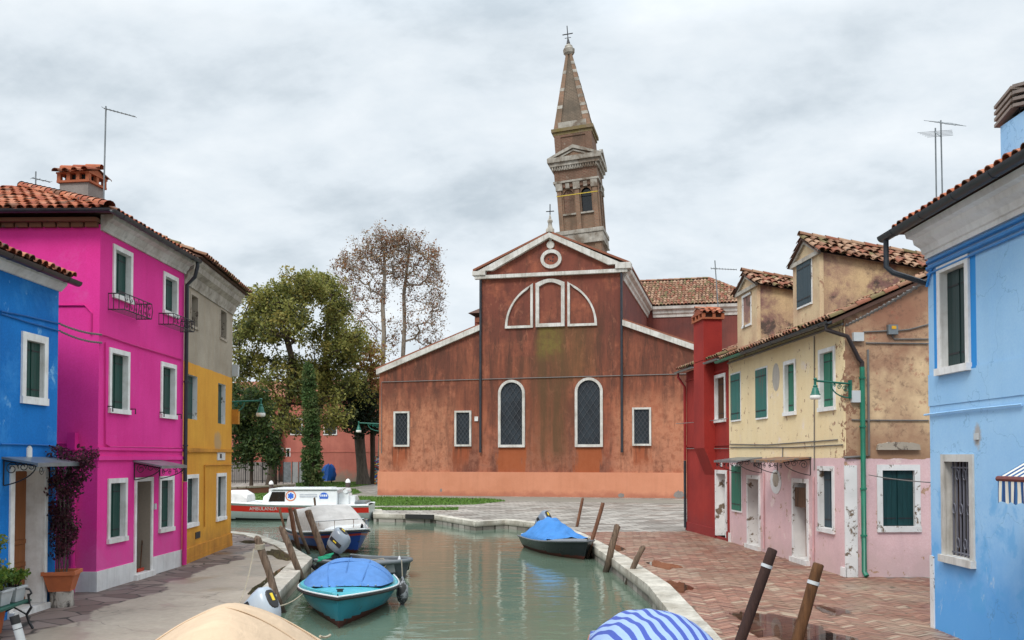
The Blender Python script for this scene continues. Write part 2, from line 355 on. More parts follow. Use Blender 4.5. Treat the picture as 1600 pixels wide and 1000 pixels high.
def offset_line(L, w):
    out = []
    for i, p in enumerate(L):
        a = Vector(L[max(i-1, 0)]); b = Vector(L[min(i+1, len(L)-1)]); t1 = (Vector(p)-a); t2 = (b-Vector(p))
        n = Vector((0, 0))
        for q in (t1, t2):
            if q.length > 1e-6: n += Vector((q.y, -q.x)).normalized()
        n.normalize()
        k = 1
        if t1.length > 1e-6: k = max(.6, n.dot(Vector((t1.y, -t1.x)).normalized()))
        out.append(Vector(p)+n*w/k)
    return out
def kerb(L, side, w, top, name):
    A = offset_line(L, -.03*side); B = offset_line(L, w*side); mb = MB()
    for i in range(len(L)-1):
        n = max(1, round((A[i+1]-A[i]).length/1.5)); 
        for k in range(n):
            f0, f1 = k/n, (k+1)/n; g = .010/max(.1, (A[i+1]-A[i]).length/n)
            f0 += g/n; f1 -= g/n; dz = random.uniform(-.010, .010)
            q = [A[i].lerp(A[i+1], f0), A[i].lerp(A[i+1], f1), B[i].lerp(B[i+1], f1), B[i].lerp(B[i+1], f0)]
            zb, zt = -.16, top+dz; c = .022
            cen = sum(q, Vector((0,0)))/4; q2 = [v+(cen-v).normalized()*c for v in q]
            mb.rings([[(v.x, v.y, zb) for v in q], [(v.x, v.y, zt-c) for v in q], [(v.x, v.y, zt) for v in q2]])
    return struct(mb.build(name, M['kerb'], smooth=R(30)))
kerb(RB, 1, .45, .05, 'kerb')
kerb(LB, -1, .42, .04, 'kerb')

# herringbone brick paving of the right bank
EDGE = [(p[0]+.40, p[1]) for p in RB[:8]]
BP = EDGE + [(2.35,33.2),(6.6,33.6),(8.4,20.5),(12,20.9),(12,-6)]
mb = MB(); mb.face([(x, y, .004) for x, y in BP]); struct(mb.build('brick_bed', M['joint']))
mb = MB(); bw, bl = .085, .34; ang = R(38); ca, sa = math.cos(ang), math.sin(ang)
nn = 0
for i in range(-170, 190):
    for j in range(-170, 190):
        k = (i-j) % 8                         # herringbone lattice, brick = 4 x 1 cells
        if k == 0: x0, y0, x1, y1 = i, j, i+4, j+1
        elif k == 7: x0, y0, x1, y1 = i, j, i+1, j+4
        else: continue
        g = .05
        pts = [((x0+g)*bw, (y0+g)*bw), ((x1-g)*bw, (y0+g)*bw), ((x1-g)*bw, (y1-g)*bw), ((x0+g)*bw, (y1-g)*bw)]
        pts = [(7+a*ca-b*sa, 21+a*sa+b*ca) for a, b in pts]
        cx, cy = sum(p[0] for p in pts)/4, sum(p[1] for p in pts)/4
        if cy < 9.5 or cy > 34 or cx > 9.5 or cx > .62*cy+.5 or not inpoly(cx, cy, BP): continue
        dz = .010+random.uniform(-.002, .002)+.006*mnoise.noise(Vector((cx*.5, cy*.5, 0)))
        tx, ty = random.gauss(0, .007), random.gauss(0, .007); z = [dz+(a-cx)*tx+(b-cy)*ty for a, b in pts]
        mb.face([(p[0], p[1], q) for p, q in zip(pts, z)], random.choices(range(5), (5,3,3,1.4,2))[0]); nn += 1
struct(mb.build('brick_paving', M['bricks'], recalc=False))
def puddle(cx, cy, rx, ry, z, seed, rot=0):
    mb = MB(); pts = []
    for k in range(64):
        a = 2*PI*k/64; f = 1+.55*mnoise.noise(Vector((math.cos(a)*1.3, math.sin(a)*1.3, seed)))+.22*mnoise.noise(Vector((math.cos(a)*4, math.sin(a)*4, seed+9)))+.09*mnoise.noise(Vector((math.cos(a)*11, math.sin(a)*11, seed)))
        x, y = rx*f*math.cos(a), ry*f*math.sin(a)
        pts.append((cx+x*math.cos(rot)-y*math.sin(rot), cy+x*math.sin(rot)+y*math.cos(rot), z))
    mb.face(pts); struct(mb.build('puddle', M['puddle']))
puddle(4.2, 14.6, .62, 1.5, .020, 1.3, .1); puddle(4.7, 12.6, .95, 1.3, .0205, 2.7); puddle(3.75, 22.9, .3, .9, .0195, 4.1, .15); puddle(3.5, 19.3, .22, .9, .0198, 7.7)
puddle(5.6, 16.2, .25, .5, .0200, 8.7); puddle(3.1, 27.5, .25, .9, .0201, 9.9)
puddle(-5.15, 20.2, .36, 2.3, .006, 5.2, .11); puddle(-6.5, 25.8, .45, 1.5, .0065, 6.6, .4); puddle(-8.2, 29.6, .6, .8, .006, 3.2, .3); 

# grass strips before the church and the lawn under the trees
def sheet(pts, z, m, name): mb = MB(); mb.face([(p[0], p[1], z) for p in pts]); return struct(mb.build(name, m))
def grass(pts, n, h, z=.006):
    xs = [p[0] for p in pts]; ys = [p[1] for p in pts]; mb = MB(); c = 0
    while c < n:
        x, y = random.uniform(min(xs), max(xs)), random.uniform(min(ys), max(ys))
        if not inpoly(x, y, pts): continue
        c += 1; a = random.uniform(0, PI); w = random.uniform(.02, .05); hh = h*random.uniform(.5, 1.3); lx, ly = random.gauss(0, .04), random.gauss(0, .04)
        mb.face([(x-w*math.cos(a), y-w*math.sin(a), z), (x+w*math.cos(a), y+w*math.sin(a), z), (x+lx, y+ly, z+hh)])
    return mb
def lawn(pts, n, h):
    sheet(pts, .004, M['turf'], 'turf')
    o = grass(pts, n, h).build('grass', M['grass'], recalc=False); struct(o, 'stuff')
g = lambda *P: [tuple(gnd(a, b))[:2] for a, b in P]
lawn(g((566,791),(640,790),(740,788.5),(792,783),(770,780),(650,777.5),(560,776)), 5200, .10)
lawn(g((570,797),(640,797.5),(716,797),(716,793.5),(620,793.8),(570,793.5)), 2200, .07)
lawn(g((388,784),(450,783),(520,782),(535,776),(565,770),(555,764),(470,768),(388,772)), 4200, .10)
lawn(g((462,764),(540,763),(580,757),(580,752.5),(462,752.5)), 4200, .10)
sheet(g((536,781),(570,776),(590,773.5),(650,777.2),(780,780),(800,783),(1080,787),(1080,781.5),(590,772),(566,770)), .0052, M['far'], 'footpath')
# ------------------------------------------------------------------ building parts
def window(root, F, r, fw=.09, proud=.035, depth=.13, kind='shutters', mat='green', trim='white', sill=.05, fwb=None, hinges=True, d0=0, name='window', leaves=2, gap=0):
    """stone surround, reveals and what closes the opening; returns the hole to cut in the wall"""
    u0, u1, z0, z1 = r; fb = fw if fwb is None else fwb
    a, b, c, e = u0+fw, u1-fw, z0+fb, z1-fw; p = proud; mb = MB(F.M); q = -.004
    if fw > 0:
        mb.box(u0, a, q, p, c, z1); mb.box(b, u1, q, p, c, z1); mb.box(a, b, q, p, e, z1)
    D = -depth
    for pts in (((a,0,c),(a,D,c),(a,D,e),(a,0,e)), ((b,0,c),(b,0,e),(b,D,e),(b,D,c)), ((a,0,e),(a,D,e),(b,D,e),(b,0,e)), ((a,0,c),(b,0,c),(b,D,c),(a,D,c))): mb.face(pts)
    fr = mb.build(name, M[trim], root)
    if sill and fb > 0:
        mb = MB(F.M); mb.box(u0-sill*.4, u1+sill*.4, q, p+sill, z0, c-.002); mb.build('sill', M[trim], fr)
    if kind == 'shutters':
        w = (b-a)/leaves
        for k in range(leaves):
            mb = MB(F.M); l0 = a+w*k+.004; l1 = a+w*(k+1)-.004-gap; n = 3
            dd = D+.012*k
            for j in range(n): mb.box(l0+(l1-l0)*j/n+.002, l0+(l1-l0)*(j+1)/n-.002, dd, dd+.035, c+.01, e-.01)
            if hinges:
                for zz in (c+(e-c)*.14, c+(e-c)*.84): mb.box(l0+.01, l1-.03, dd+.036, dd+.043, zz-.014, zz+.014, 1)
            mb.build('shutter', [M[mat], M['iron']], fr)
        mb = MB(F.M); mb.face([(a,D-.002,c),(b,D-.002,c),(b,D-.002,e),(a,D-.002,e)]); mb.build('glass', M['glass'], fr)
    elif kind == 'dark':
        mb = MB(F.M); mb.face([(a,D,c),(b,D,c),(b,D,e),(a,D,e)]); mb.build('glass', M['glass'], fr)
        mb = MB(F.M); m = (a+b)/2
        mb.box(a, a+.04, D+.001, D+.04, c, e); mb.box(b-.04, b, D+.001, D+.04, c, e); mb.box(m-.025, m+.025, D+.001, D+.04, c, e); mb.build('casement', M[mat], fr)
    elif kind == 'lattice':
        mb = MB(F.M); mb.face([(a,D,c),(b,D,c),(b,D,e),(a,D,e)]); mb.build('glass', M['glass'], fr)
    return (a, b, c, e)

def outer_shutters(root, F, r, mat, trim='white', fw=.05):
    """closed leaves that lie over the wall, hinged outside"""
    u0, u1, z0, z1 = r; mb = MB(F.M); q = -.004
    mb.box(u0-fw, u0, q, .02, z0-fw, z1+fw); mb.box(u1, u1+fw, q, .02, z0-fw, z1+fw); mb.box(u0, u1, q, .02, z1, z1+fw); mb.box(u0, u1, q, .04, z0-fw, z0)
    mb.box(u0, u1, q, .006, z0, z1)
    fr = mb.build('window', M[trim], root); w = (u1-u0)/2
    for k in range(2):
        mb = MB(F.M); l0 = u0+w*k+.004; l1 = u0+w*(k+1)-.004
        for j in range(3): mb.box(l0+(l1-l0)*j/3+.002, l0+(l1-l0)*(j+1)/3-.002, .012, .045, z0+.005, z1-.005)
        for zz in (z0+(z1-z0)*.14, z0+(z1-z0)*.85): mb.box(l0+.0, l1-.05, .046, .054, zz-.015, zz+.015, 1)
        mb.build('shutter', [M[mat], M['iron']], fr)

def tile_plane(mb, P0, U, V, nu, nv, keep=None, tw=.21, tl=.36, r=.092, jit=.012):
    """barrel tiles: U along the eave, V up the slope (unit vectors); materials 0-3 tiles, 4 bed"""
    P0, U, V = Vector(P0), Vector(U).normalized(), Vector(V).normalized(); Nn = U.cross(V).normalized()
    if Nn.z < 0: Nn = -Nn
    for j in range(nv):
        for i in range(nu):
            if keep and not keep((i+.5)*tw, (j+.5)*tl): continue
            m = random.choices(range(4), (5, 3, 3, 2))[0]; jx, jn, ja = random.gauss(0, jit), random.gauss(0, jit*.5), random.gauss(0, .02)
            c0 = P0+U*((i+.5)*tw+jx)+V*(j*tl-.02)+Nn*(.028+jn); c1 = c0+V*(tl+.07)+U*ja*tl-Nn*.03
            K = 6; r0, r1 = r, r*.80
            A = [c0+U*(-math.cos(PI*k/K)*r0)+Nn*(math.sin(PI*k/K)*r0*.85) for k in range(K+1)]
            B = [c1+U*(-math.cos(PI*k/K)*r1)+Nn*(math.sin(PI*k/K)*r1*.85) for k in range(K+1)]
            mb.rings([A, B], m, cap=False, closed=False)
            A2 = [c0+U*(-math.cos(PI*k/K)*(r0-.016))+Nn*(math.sin(PI*k/K)*(r0-.016)*.85) for k in range(K+1)]
            mb.rings([A, A2], m, cap=False, closed=False)
            # channel tile between, concave
            if i < nu-1 and not (keep and not keep((i+1.5)*tw, (j+.5)*tl)):
                h = tw-2*r*.78; d0 = P0+U*((i+1)*tw)+V*(j*tl)+Nn*(.012+jn)
                d1 = d0+V*(tl+.03)-Nn*.008; ww = tw/2
                ids = [[d+U*(ww*x)+Nn*(abs(x)**2*.05-.012) for x in (-1,-.5,0,.5,1)] for d in (d0, d1)]
                mb.rings(ids, random.choice((1, 2, 3, 4)), cap=False, closed=False)
def ridge_tiles(mb, a, b, r=.11, tl=.36):
    a, b = Vector(a), Vector(b); n = max(1, round((b-a).length/tl)); t = (b-a).normalized(); s = t.cross(Vector((0,0,1))).normalized(); up = s.cross(t)
    for i in range(n):
        p = a.lerp(b, i/n)-t*.03; q = a.lerp(b, (i+1)/n)+t*.03
        A = [p+s*(math.cos(PI*k/6)*r*1.06)+up*(math.sin(PI*k/6)*r+.03) for k in range(7)]; B = [q+s*(math.cos(PI*k/6)*r*.9)+up*(math.sin(PI*k/6)*r*.85+.02) for k in range(7)]
        mb.rings([A, B], random.choices(range(4), (5,3,3,2))[0], cap=False, closed=False)
def moulding(mb, F, u0, u1, prof, m=0, d=0):
    """cornice: profile [(out, z)] swept along u"""
    mb2 = MB(F.M); mb2.rings([[(u, d+o, z) for o, z in prof] for u in (u0, u1)], m); mb.v, mb.f, mb.m, o = mb.v, mb.f, mb.m, len(mb.v)
    mb.v += mb2.v; mb.f += [[i+o for i in f] for f in mb2.f]; mb.m += mb2.m
def gutter(root, path, r=.075, mat='gutter', name='gutter'):
    """half round trough along a path with little straps"""
    mb = MB(); path = [Vector(p) for p in path]
    for a, b in zip(path[:-1], path[1:]):
        t = (b-a).normalized(); s = t.cross(Vector((0,0,1))).normalized(); up = Vector((0,0,1))
        ring = lambda p, rr: [p+s*math.cos(PI+PI*k/8)*rr+up*math.sin(PI+PI*k/8)*rr for k in range(9)]+[p+s*math.cos(2*PI-PI*k/8)*(rr-.014)+up*math.sin(2*PI-PI*k/8)*(rr-.014) for k in range(9)]
        o = [p for p in ring(a, r)]; q = [p for p in ring(b, r)]; mb.rings([o, q])
        n = max(1, int((b-a).length/.9))
        for i in range(n):
            c = a.lerp(b, (i+.5)/n); mb.rings([[x for x in ring(c-t*.015, r+.006)], [x for x in ring(c+t*.015, r+.006)]])
    return mb.build(name, M[mat], root, smooth=R(40))
def pipe(root, path, r, mat, name='downpipe', clamps=()):
    mb = MB(); mb.tube(path, r, 8)
    for c in clamps: c = Vector(c); mb.tube([c-Vector((0,0,.02)), c+Vector((0,0,.02))], r*1.35, 8)
    return mb.build(name, M[mat], root, smooth=R(40))
def scroll(mb, c, r0, turns, a0, sgn, ax, az, rad=.008):
    pts = []
    for k in range(int(18*turns)+1):
        f = k/(18*turns); a = a0+sgn*2*PI*turns*f; r = r0*(1-.8*f); pts.append(Vector(c)+Vector(ax)*(r*math.cos(a))+Vector(az)*(r*math.sin(a)))
    mb.tube(pts, rad, 4)
def canopy(root, F, u0, u1, zb, zf, out, mat='zinc', drop=.42, dback=0, thick=.035):
    """sloping sheet roof over a door on two scrolled brackets"""
    mb = MB(F.M); A = [(u0, dback, zb), (u1, dback, zb), (u1, out, zf), (u0, out, zf)]
    mb.rings([A, [(x, y, z+thick) for x, y, z in A]]); mb.box(u0, u1, out, out+.02, zf-.03, zf+thick); cp = mb.build('door_canopy', M[mat], root)
    for u in (u0+.05, u1-.05):
        mb = MB(F.M); mb.tube([(u, .01, zb-.03), (u, out*.97, zf-.025)], .012, 5); mb.tube([(u, .012, zb-.03), (u, .012, zb-drop)], .012, 5)
        mb.tube([(u, .02+out*.9*math.sin(PI/2*k/10)**1.6, zb-drop+(zf-.02-zb+drop)*(1-math.cos(PI/2*k/10))) for k in range(11)], .011, 5)
        ax, az = (0, 1, 0), (0, 0, 1)
        scroll(mb, (u, out*.25, zb-.16), .11, 1.6, 0, 1, ax, az); scroll(mb, (u, out*.58, zb-.13), .09, 1.5, PI, -1, ax, az); scroll(mb, (u, out*.82, (zb+zf)/2-.08), .055, 1.4, PI/2, 1, ax, az)
        mb.build('bracket', M['iron'], cp, smooth=R(40))
    mb = MB(F.M); n = max(2, int((u1-u0)/.35))
    for k in range(n): scroll(mb, (u0+(u1-u0)*(k+.5)/n, out-.02, zf-.09), .08, 1.5, PI*(k % 2), 1 if k % 2 else -1, (1,0,0), (0,0,1), .007)
    mb.tube([(u0+.03, out-.02, zf-.015), (u1-.03, out-.02, zf-.015)], .008, 4); mb.build('scrollwork', M['iron'], cp)
    return cp
def cable_pts(a, b, sag, n=14):
    a, b = Vector(a), Vector(b); return [a.lerp(b, k/n)-Vector((0, 0, sag*4*(k/n)*(1-k/n))) for k in range(n+1)]
def wallcable(root, F, pts, r=.012, mat='cable', d=.02, name='cable'):
    mb = MB(F.M); mb.tube([(u, d, z) for u, z in pts], r, 5); return mb.build(name, M[mat], root)
def uzs(F, P): return [F.uz(a, b) for a, b in P]
def plate(root, F, r, d, mat, name, d0=-.004): mb = MB(F.M); mb.box(r[0], r[1], d0, d, r[2], r[3]); return mb.build(name, M[mat], root)
def venetian_chimney(root, c, w, dep, zb, zt, wallmat, rotz=0, holes=True):
    """stuccoed stack, brick openings and a little tiled saddle roof"""
    Mx = Matrix.Translation(Vector((c[0], c[1], 0))) @ Matrix.Rotation(rotz, 4, 'Z')
    mb = MB(Mx); zs = zb+(zt-zb)*.56; hw, hd = w/2, dep/2
    mb.box(-hw, hw, -hd, hd, zb-1.3, zs); ch = mb.build('chimney', M[wallmat], root)
    mb = MB(Mx); h2 = zs+(zt-zs)*.12; h3 = zs+(zt-zs)*.46
    mb.box(-hw-.05, hw+.05, -hd-.05, hd+.05, zs+.002, h2)
    for i in range(4):
        x = -hw+(w)*i/3
        for y in (-hd, hd): mb.box(x-.045, x+.045, y-.045, y+.045, h2, h3)
    for s in (-1, 1): mb.box(s*hw-.045, s*hw+.045, -.045, .045, h2, h3)
    mb.box(-hw-.06, hw+.06, -hd-.06, hd+.06, h3, h3+.04)
    mb.rings([[(-hw-.05, -hd-.05, h3+.04), (-hw-.05, hd+.05, h3+.04), (-hw-.05, 0, zt-.08)], [(hw+.05, -hd-.05, h3+.04), (hw+.05, hd+.05, h3+.04), (hw+.05, 0, zt-.08)]])
    mb.build('chimney_pot', TILES[0], ch)
    mb = MB(Mx); mb.box(-hw+.08, hw-.08, -hd+.08, hd-.08, h2, h3); mb.build('flue', M['iron'], ch)
    mb = MB(Mx); sl = math.atan2(zt-.08-h3-.04, hd+.05); L = math.hypot(hd+.12, zt-h3-.1); n = max(2, int((w+.2)/.2))
    for s in (-1, 1): tile_plane(mb, (-hw-.12, s*(hd+.14), h3+.01), (1,0,0), (0, -s*math.cos(sl), math.sin(sl)), n, max(1, int(L/.34)), tw=(w+.24)/n, tl=L/max(1, int(L/.34)))
    ridge_tiles(mb, (-hw-.12, 0, zt-.06), (hw+.12, 0, zt-.06)); mb.build('chimney_roof', TILES, ch)
    return ch
def side_wall(mb, F, u, dep, z0, z1, m=0): mb.face([(u,0,z0),(u,-dep,z0),(u,-dep,z1),(u,0,z1)], m)

M['stain_stone'] = soft('stained_cornice', (.46,.42,.36), (.20,.17,.14), 2, streak=.6)
M['blue_cable'] = paint('painted_blue_cable', (.01,.13,.40), .6, .2)
M['pink_wall'] = plaster('magenta_plaster', (.77,.046,.31), (.69,.030,.255), .5, .10, bump=.12, damp=((.58,.12,.32), 1.7, .45), grain=.10, spots=None, peel=[((.70,.10,.35), .60, .7, .12)])
M['plinth'] = soft('white_plinth', (.68,.67,.66), (.52,.50,.49), 1.5)
# ------------------------------------------------------------------ the magenta house
FP = Fac(gnd(150,925), gnd(283.5,884)); L = FP.L
H = thing('magenta_house', 'magenta house with white framed windows, dark green shutters and a hipped tile roof', 'house', FP.A)
zw = FP.uz(163, 352)[1]-.02
holes = []
for r, extra in (((176.3,206.7,380.4,465), 1), ((254.8,277.7,423.3,490), 1), ((170.3,202,542.4,645), 0), ((250.9,274.8,564.5,653), 0), ((168,198,748,850), 2), ((248.4,271,744.4,833), 2)):
    rr = FP.rect(*r); holes.append(window(H, FP, rr, .10, .03, .14, trim='marble' if extra == 2 else 'white', sill=.03))
    if extra == 0:
        for u in (rr[0]-.03, rr[1]+.10):
            mb = MB(FP.M); mb.tube([(u, 0, rr[2]+.13), (u, .11, rr[2]+.13), (u, .11, rr[2]+.02)], .014, 5); mb.build('shutter_stay', M['iron'], H)
rd = FP.rect(210, 238.5, 746.5, 899); rd = (rd[0], rd[1], .12, rd[3])
u0, u1, z0, z1 = rd; a, b, e = u0+.09, u1-.09, z1-.09
holes.append((a, b, .12, e))
mb = MB(FP.M); mb.box(u0, a, -.004, .03, .12, z1); mb.box(b, u1, -.004, .03, .12, z1); mb.box(a, b, -.004, .03, e, z1)
for pts in (((a,0,.12),(a,-.32,.12),(a,-.32,e),(a,0,e)), ((b,0,.12),(b,0,e),(b,-.32,e),(b,-.32,.12)), ((a,0,e),(a,-.32,e),(b,-.32,e),(b,0,e))): mb.face(pts)
dr = mb.build('doorway', M['white'], H); mb = MB(FP.M); mb.box(b-.012, b-.001, -.29, -.001, .12, e-.001); mb.build('door_jamb', M['tan'], dr)
mb = MB(FP.M); mb.box(a, b, -.34, -.30, .12, e); mb.box(a+.12, b-.12, -.3, -.285, .35, 1.0); mb.box(a+.12, b-.12, -.3, -.285, 1.12, e-.12); mb.build('door', M['tan'], dr)
mb = MB(FP.M); mb.box(u0-.02, u1+.02, -.32, .10, .0, .118); mb.build('doorstep', M['marble'], dr)
plate(H, FP, FP.rect(240, 243, 787, 796), .03, 'grey_box', 'doorbell')
mb = MB(FP.M); grid_wall(mb, 0, L, 0, zw, holes); side_wall(mb, FP, 0, 7.5, 0, zw); side_wall(mb, FP, L, 7.5, 0, zw); mb.face([(0,-7.5,0),(L,-7.5,0),(L,-7.5,zw),(0,-7.5,zw)])
mb.build('wall', M['pink_wall'], H)
mb = MB(FP.M)
zpl = FP.uz(150, 893.5)[1]
mb.box(-.025, u0-.002, -.004, .025, 0, zpl); mb.box(-.025, 0, -3.2, -.004, 0, zpl)
for k in range(1, 4): mb.box(u0*k/4-.003, u0*k/4+.003, .0251, .0265, 0, zpl-.01, 1)
mb.build('plinth', [M['plinth'], M['grey_box']], H); mb = MB(FP.M); mb.box(u1+.002, L-.03, -.004, .025, 0, zpl)
for k in range(1, 3): mb.box(u1+(L-u1)*k/3-.003, u1+(L-u1)*k/3+.003, .0251, .0265, 0, zpl-.01, 1)
mb.build('plinth', [M['plinth'], M['grey_box']], H)
zb1, zb2 = FP.uz(160, 701)[1], FP.uz(155, 716)[1]
mb = MB(FP.M); mb.box(-.035, L, -.004, .035, zb1-.03, zb1+.03); mb.box(-.04, L, -.004, .045, zb2-.04, zb2+.045); mb.box(-.035, -.001, -7, -.004, zb1-.03, zb1+.03); mb.box(-.04, -.001, -7, -.004, zb2-.04, zb2+.045); mb.build('string_course', M['pink_wall'], H)
# cornice, roof and gutter
zr = zw+.21; mb = MB()
moulding(mb, FP, .0, L, [(0,zw-.12),(.05,zw-.12),(.06,zw-.06),(.12,zw),(.14,zw+.06),(.24,zw+.12),(.27,zw+.20),(0,zw+.20)])
mb.build('cornice', M['istria'], H, smooth=R(35))
mb = MB(FP.M)
for k in range(26): mb.box(-.10, -.012, -7.4+k*.285, -7.4+k*.285+.24, zw-.07, zw+.02, 0)
mb.box(-.2, 0, -7.5, .0, zw+.025, zw+.1); mb.build('eave_bricks', TILES[3], H)
ov = .32; zt = zr; sl = math.tan(R(22)); half = 4.1
mb = MB(FP.M)       # roof body under the tiles: hip on the near end
E0, E1, E2, E3 = (-ov, ov, zt), (L, ov, zt), (L, -2*half-.1, zt), (-ov, -2*half-.1, zt)
rz = zt+half*sl; R0, R1 = (half-ov, ov-half, rz-.02), (L, ov-half, rz-.02)
for pts in ((E0, E1, R1, R0), (E3, E0, R0), (E2, E3, R0, R1), (E0, E3, E2, E1)): mb.face(pts)
rf = mb.build('roof', TILES[4], H)
mb = MB(); c, s = math.cos(R(22)), math.sin(R(22)); V1 = -FP.N*c+Vector((0,0,s)); V2 = FP.U*c+Vector((0,0,s))
tile_plane(mb, FP.pt(-ov, ov, zt+.02), FP.U, V1, int((L+ov)/.21), 12, lambda u, v: v*c < u+.05)
tile_plane(mb, FP.pt(-ov, ov-8.2, zt+.02), FP.N, V2, 39, 12, lambda u, v: v*c < min(u, 8.2-u)+.05)
ridge_tiles(mb, FP.pt(-ov, ov, zt+.05), FP.pt(half-ov, ov-half, rz+.05)); ridge_tiles(mb, FP.pt(half-ov, ov-half, rz+.05), FP.pt(L, ov-half, rz+.05))
mb.build('roof_tiles', TILES, H)
gz = zt-.0
gutter(H, [FP.pt(-ov-.07, -7.6, gz), FP.pt(-ov-.07, ov+.07, gz)]); gutter(H, [FP.pt(-ov-.07, ov+.07, gz), FP.pt(L-.02, ov+.07, gz)])
ux = L-.05
pipe(H, [FP.pt(ux-.05, ov+.05, gz-.05), FP.pt(ux-.05, ov+.05, gz-.16), FP.pt(ux-.03, .3, gz-.42), FP.pt(ux, .09, gz-.62), FP.pt(ux, .09, FP.uz(287, 752)[1])], .05, 'gutter', clamps=[FP.pt(ux, .09, z) for z in (3, 4.6, 6)])
pipe(H, [FP.pt(ux, .09, FP.uz(287, 752)[1]-.01), FP.pt(ux, .09, .03)], .058, 'pipe_pink')
mb = MB(FP.M); mb.box(-.22, -.06, -.52, -.36, 2.85, 3.2); mb.build('pipe_hopper', M['pipe_pink'], H)
pipe(H, [FP.pt(-.09, -.44, 2.85), FP.pt(-.09, -.44, .0)], .05, 'pipe_pink', clamps=[FP.pt(-.09, -.44, z) for z in (.5, 1.6, 2.4)])
for P in (((163,535),(163,694),(170,698),(284,700)), ((157,522),(200,537),(240,549),(283,562))): wallcable(H, FP, uzs(FP, P), .016, 'pipe_pink', .025, 'conduit')
mb = MB(FP.M); zc = FP.uz(158, 497)[1]; mb.tube([(-.02, -7, zc+.25), (-.02, -.3, zc+.25), (-.02, -.16, zc+.1), (-.02, -.16, zc-.35)], .016, 5); mb.tube([(-.02, -7, 3.0), (-.02, -.6, 2.98)], .014, 5); mb.build('conduit', M['pipe_pink'], H)
# door canopy, flower cages
r1 = FP.rect(206, 287, 722, 732); canopy(H, FP, u0-.08, u1+.42, FP.uz(206, 723)[1]+.02, FP.uz(206, 723)[1]-.10, .62, 'zinc', .40)
def flower_cage(F, r, out):
    u0, u1, z0, z1 = r; mb = MB(F.M); Rr = .009; n = 6
    for z in (z0, z1):
        mb.tube([(u0, .0, z), (u0, out, z), (u1, out, z), (u1, 0, z)], Rr*1.3, 4)
    for k in range(n+1): u = u0+(u1-u0)*k/n; mb.tube([(u, out, z0), (u, out+.02, (z0+z1)/2), (u, out, z1)], Rr, 4)
    for k in range(3): y = out*k/3; mb.tube([(u0, y, z0), (u0, y, z1)], Rr, 4); mb.tube([(u1, y, z0), (u1, y, z1)], Rr, 4)
    for k in range(5): mb.tube([(u0, out*(k+.5)/5, z0), (u1, out*(k+.5)/5, z0)], Rr*.7, 4)
    for k in range(n):
        uc = u0+(u1-u0)*(k+.5)/n; scroll(mb, (uc, out, (z0+z1)/2+.05), .055, 1.3, 0, 1, (1,0,0), (0,0,1), .006); scroll(mb, (uc, out, z0+.07), .045, 1.3, PI, -1, (1,0,0), (0,0,1), .006)
    mb.build('flower_cage', M['iron'], H)
for (xl, xr, yt, yb) in ((171, 212, 459, 484), (249.5, 281, 490, 507)):
    rr = FP.rect(xl, xr, yt, yb); flower_cage(FP, (rr[0]-.05, rr[1]+.05, rr[2], rr[3]), .34)
M['grey_stucco'] = plaster('grey_stucco', (.27,.24,.22), (.20,.18,.165), 1.5)
venetian_chimney(H, (at(128,300,21.5).x, 21.5), .72, .62, at(128,262,21.5).z-1.02, at(128,262,21.5).z, 'grey_stucco', R(-8))

# ------------------------------------------------------------------ the yellow house beyond it
A2 = FP.pt(L+.004, -.03, 0); B2 = gnd(360.5,852.3); FY = Fac(A2, B2); LY = FY.L
Y = thing('yellow_house', 'ochre yellow house with a bare grey plaster upper floor and deep eaves', 'house', FY.A)
zy = FY.uz(300, 441)[1]; zsplit = FY.uz(325, 577)[1]
M['yellow_wall'] = plaster('ochre_plaster', (.70,.345,.042), (.61,.27,.032), .7, .16, bump=.2, zones=[(zsplit, (.40,.345,.27), (.27,.225,.17))], damp=((.26,.12,.03), .9, .5),
    peel=[((.42,.34,.24), .685, 1.1, .02)], spots=[(FY.pt(3.6,0,3.1).x, FY.pt(3.6,0,3.1).y, 3.15, .5,.5,.35, (.36,.27,.17), .7)])
holes = []
for r, k in (((297.7,310,454.5,511), 0), ((343.7,354.5,479,530), 0), ((293,308.5,584,654), 1), ((341,352.5,598,661.5), 1), ((290,309.3,742,826), 2), ((338,352.8,739.6,815), 2)):
    rr = FY.rect(*r)
    if k == 0: holes.append(window(Y, FY, rr, .07, .012, .22, 'dark', 'wood_dk', 'old_stone', .02))
    elif k == 1: holes.append(window(Y, FY, rr, .0, .0, .17, 'shutters', 'green', 'white_peel', 0))
    else: holes.append(window(Y, FY, rr, .10, .03, .17, 'shutters', 'green_dk', 'white', .02))
mb = MB(FY.M); grid_wall(mb, 0, LY, 0, zy, holes); side_wall(mb, FY, LY, 7.5, 0, zy); side_wall(mb, FY, 0, 7.5, 0, zy); mb.face([(0,-7.5,0),(LY,-7.5,0),(LY,-7.5,zy),(0,-7.5,zy)]); mb.build('wall', M['yellow_wall'], Y)
M['plinth_y'] = plaster('ochre_plinth', (.62,.28,.035), (.40,.17,.03), 1.2, .3)
mb = MB(FY.M); mb.box(0.02, LY+.03, -.004, .04, 0, .38); mb.box(0.02, LY+.03, .0401, .05, .0, .12); mb.box(LY, LY+.03, -4, -.004, 0, .38); mb.build('plinth', M['plinth_y'], Y)
zz = FY.uz(300, 702)[1]; mb = MB(FY.M); mb.box(.1, LY+.04, -.004, .04, zz-.045, zz+.03); mb.build('string_course', M['plinth_y'], Y)
mb = MB(); moulding(mb, FY, 0, LY+.02, [(0,zy-.16),(.04,zy-.16),(.05,zy-.08),(.10,zy-.02),(.12,zy+.10),(.26,zy+.20),(.29,zy+.34),(.36,zy+.40),(.36,zy+.48),(0,zy+.48)]); mb.build('cornice', M['stain_stone'], Y, smooth=R(35))
zt2 = zy+.50; mb = MB(FY.M); hh = 4.0
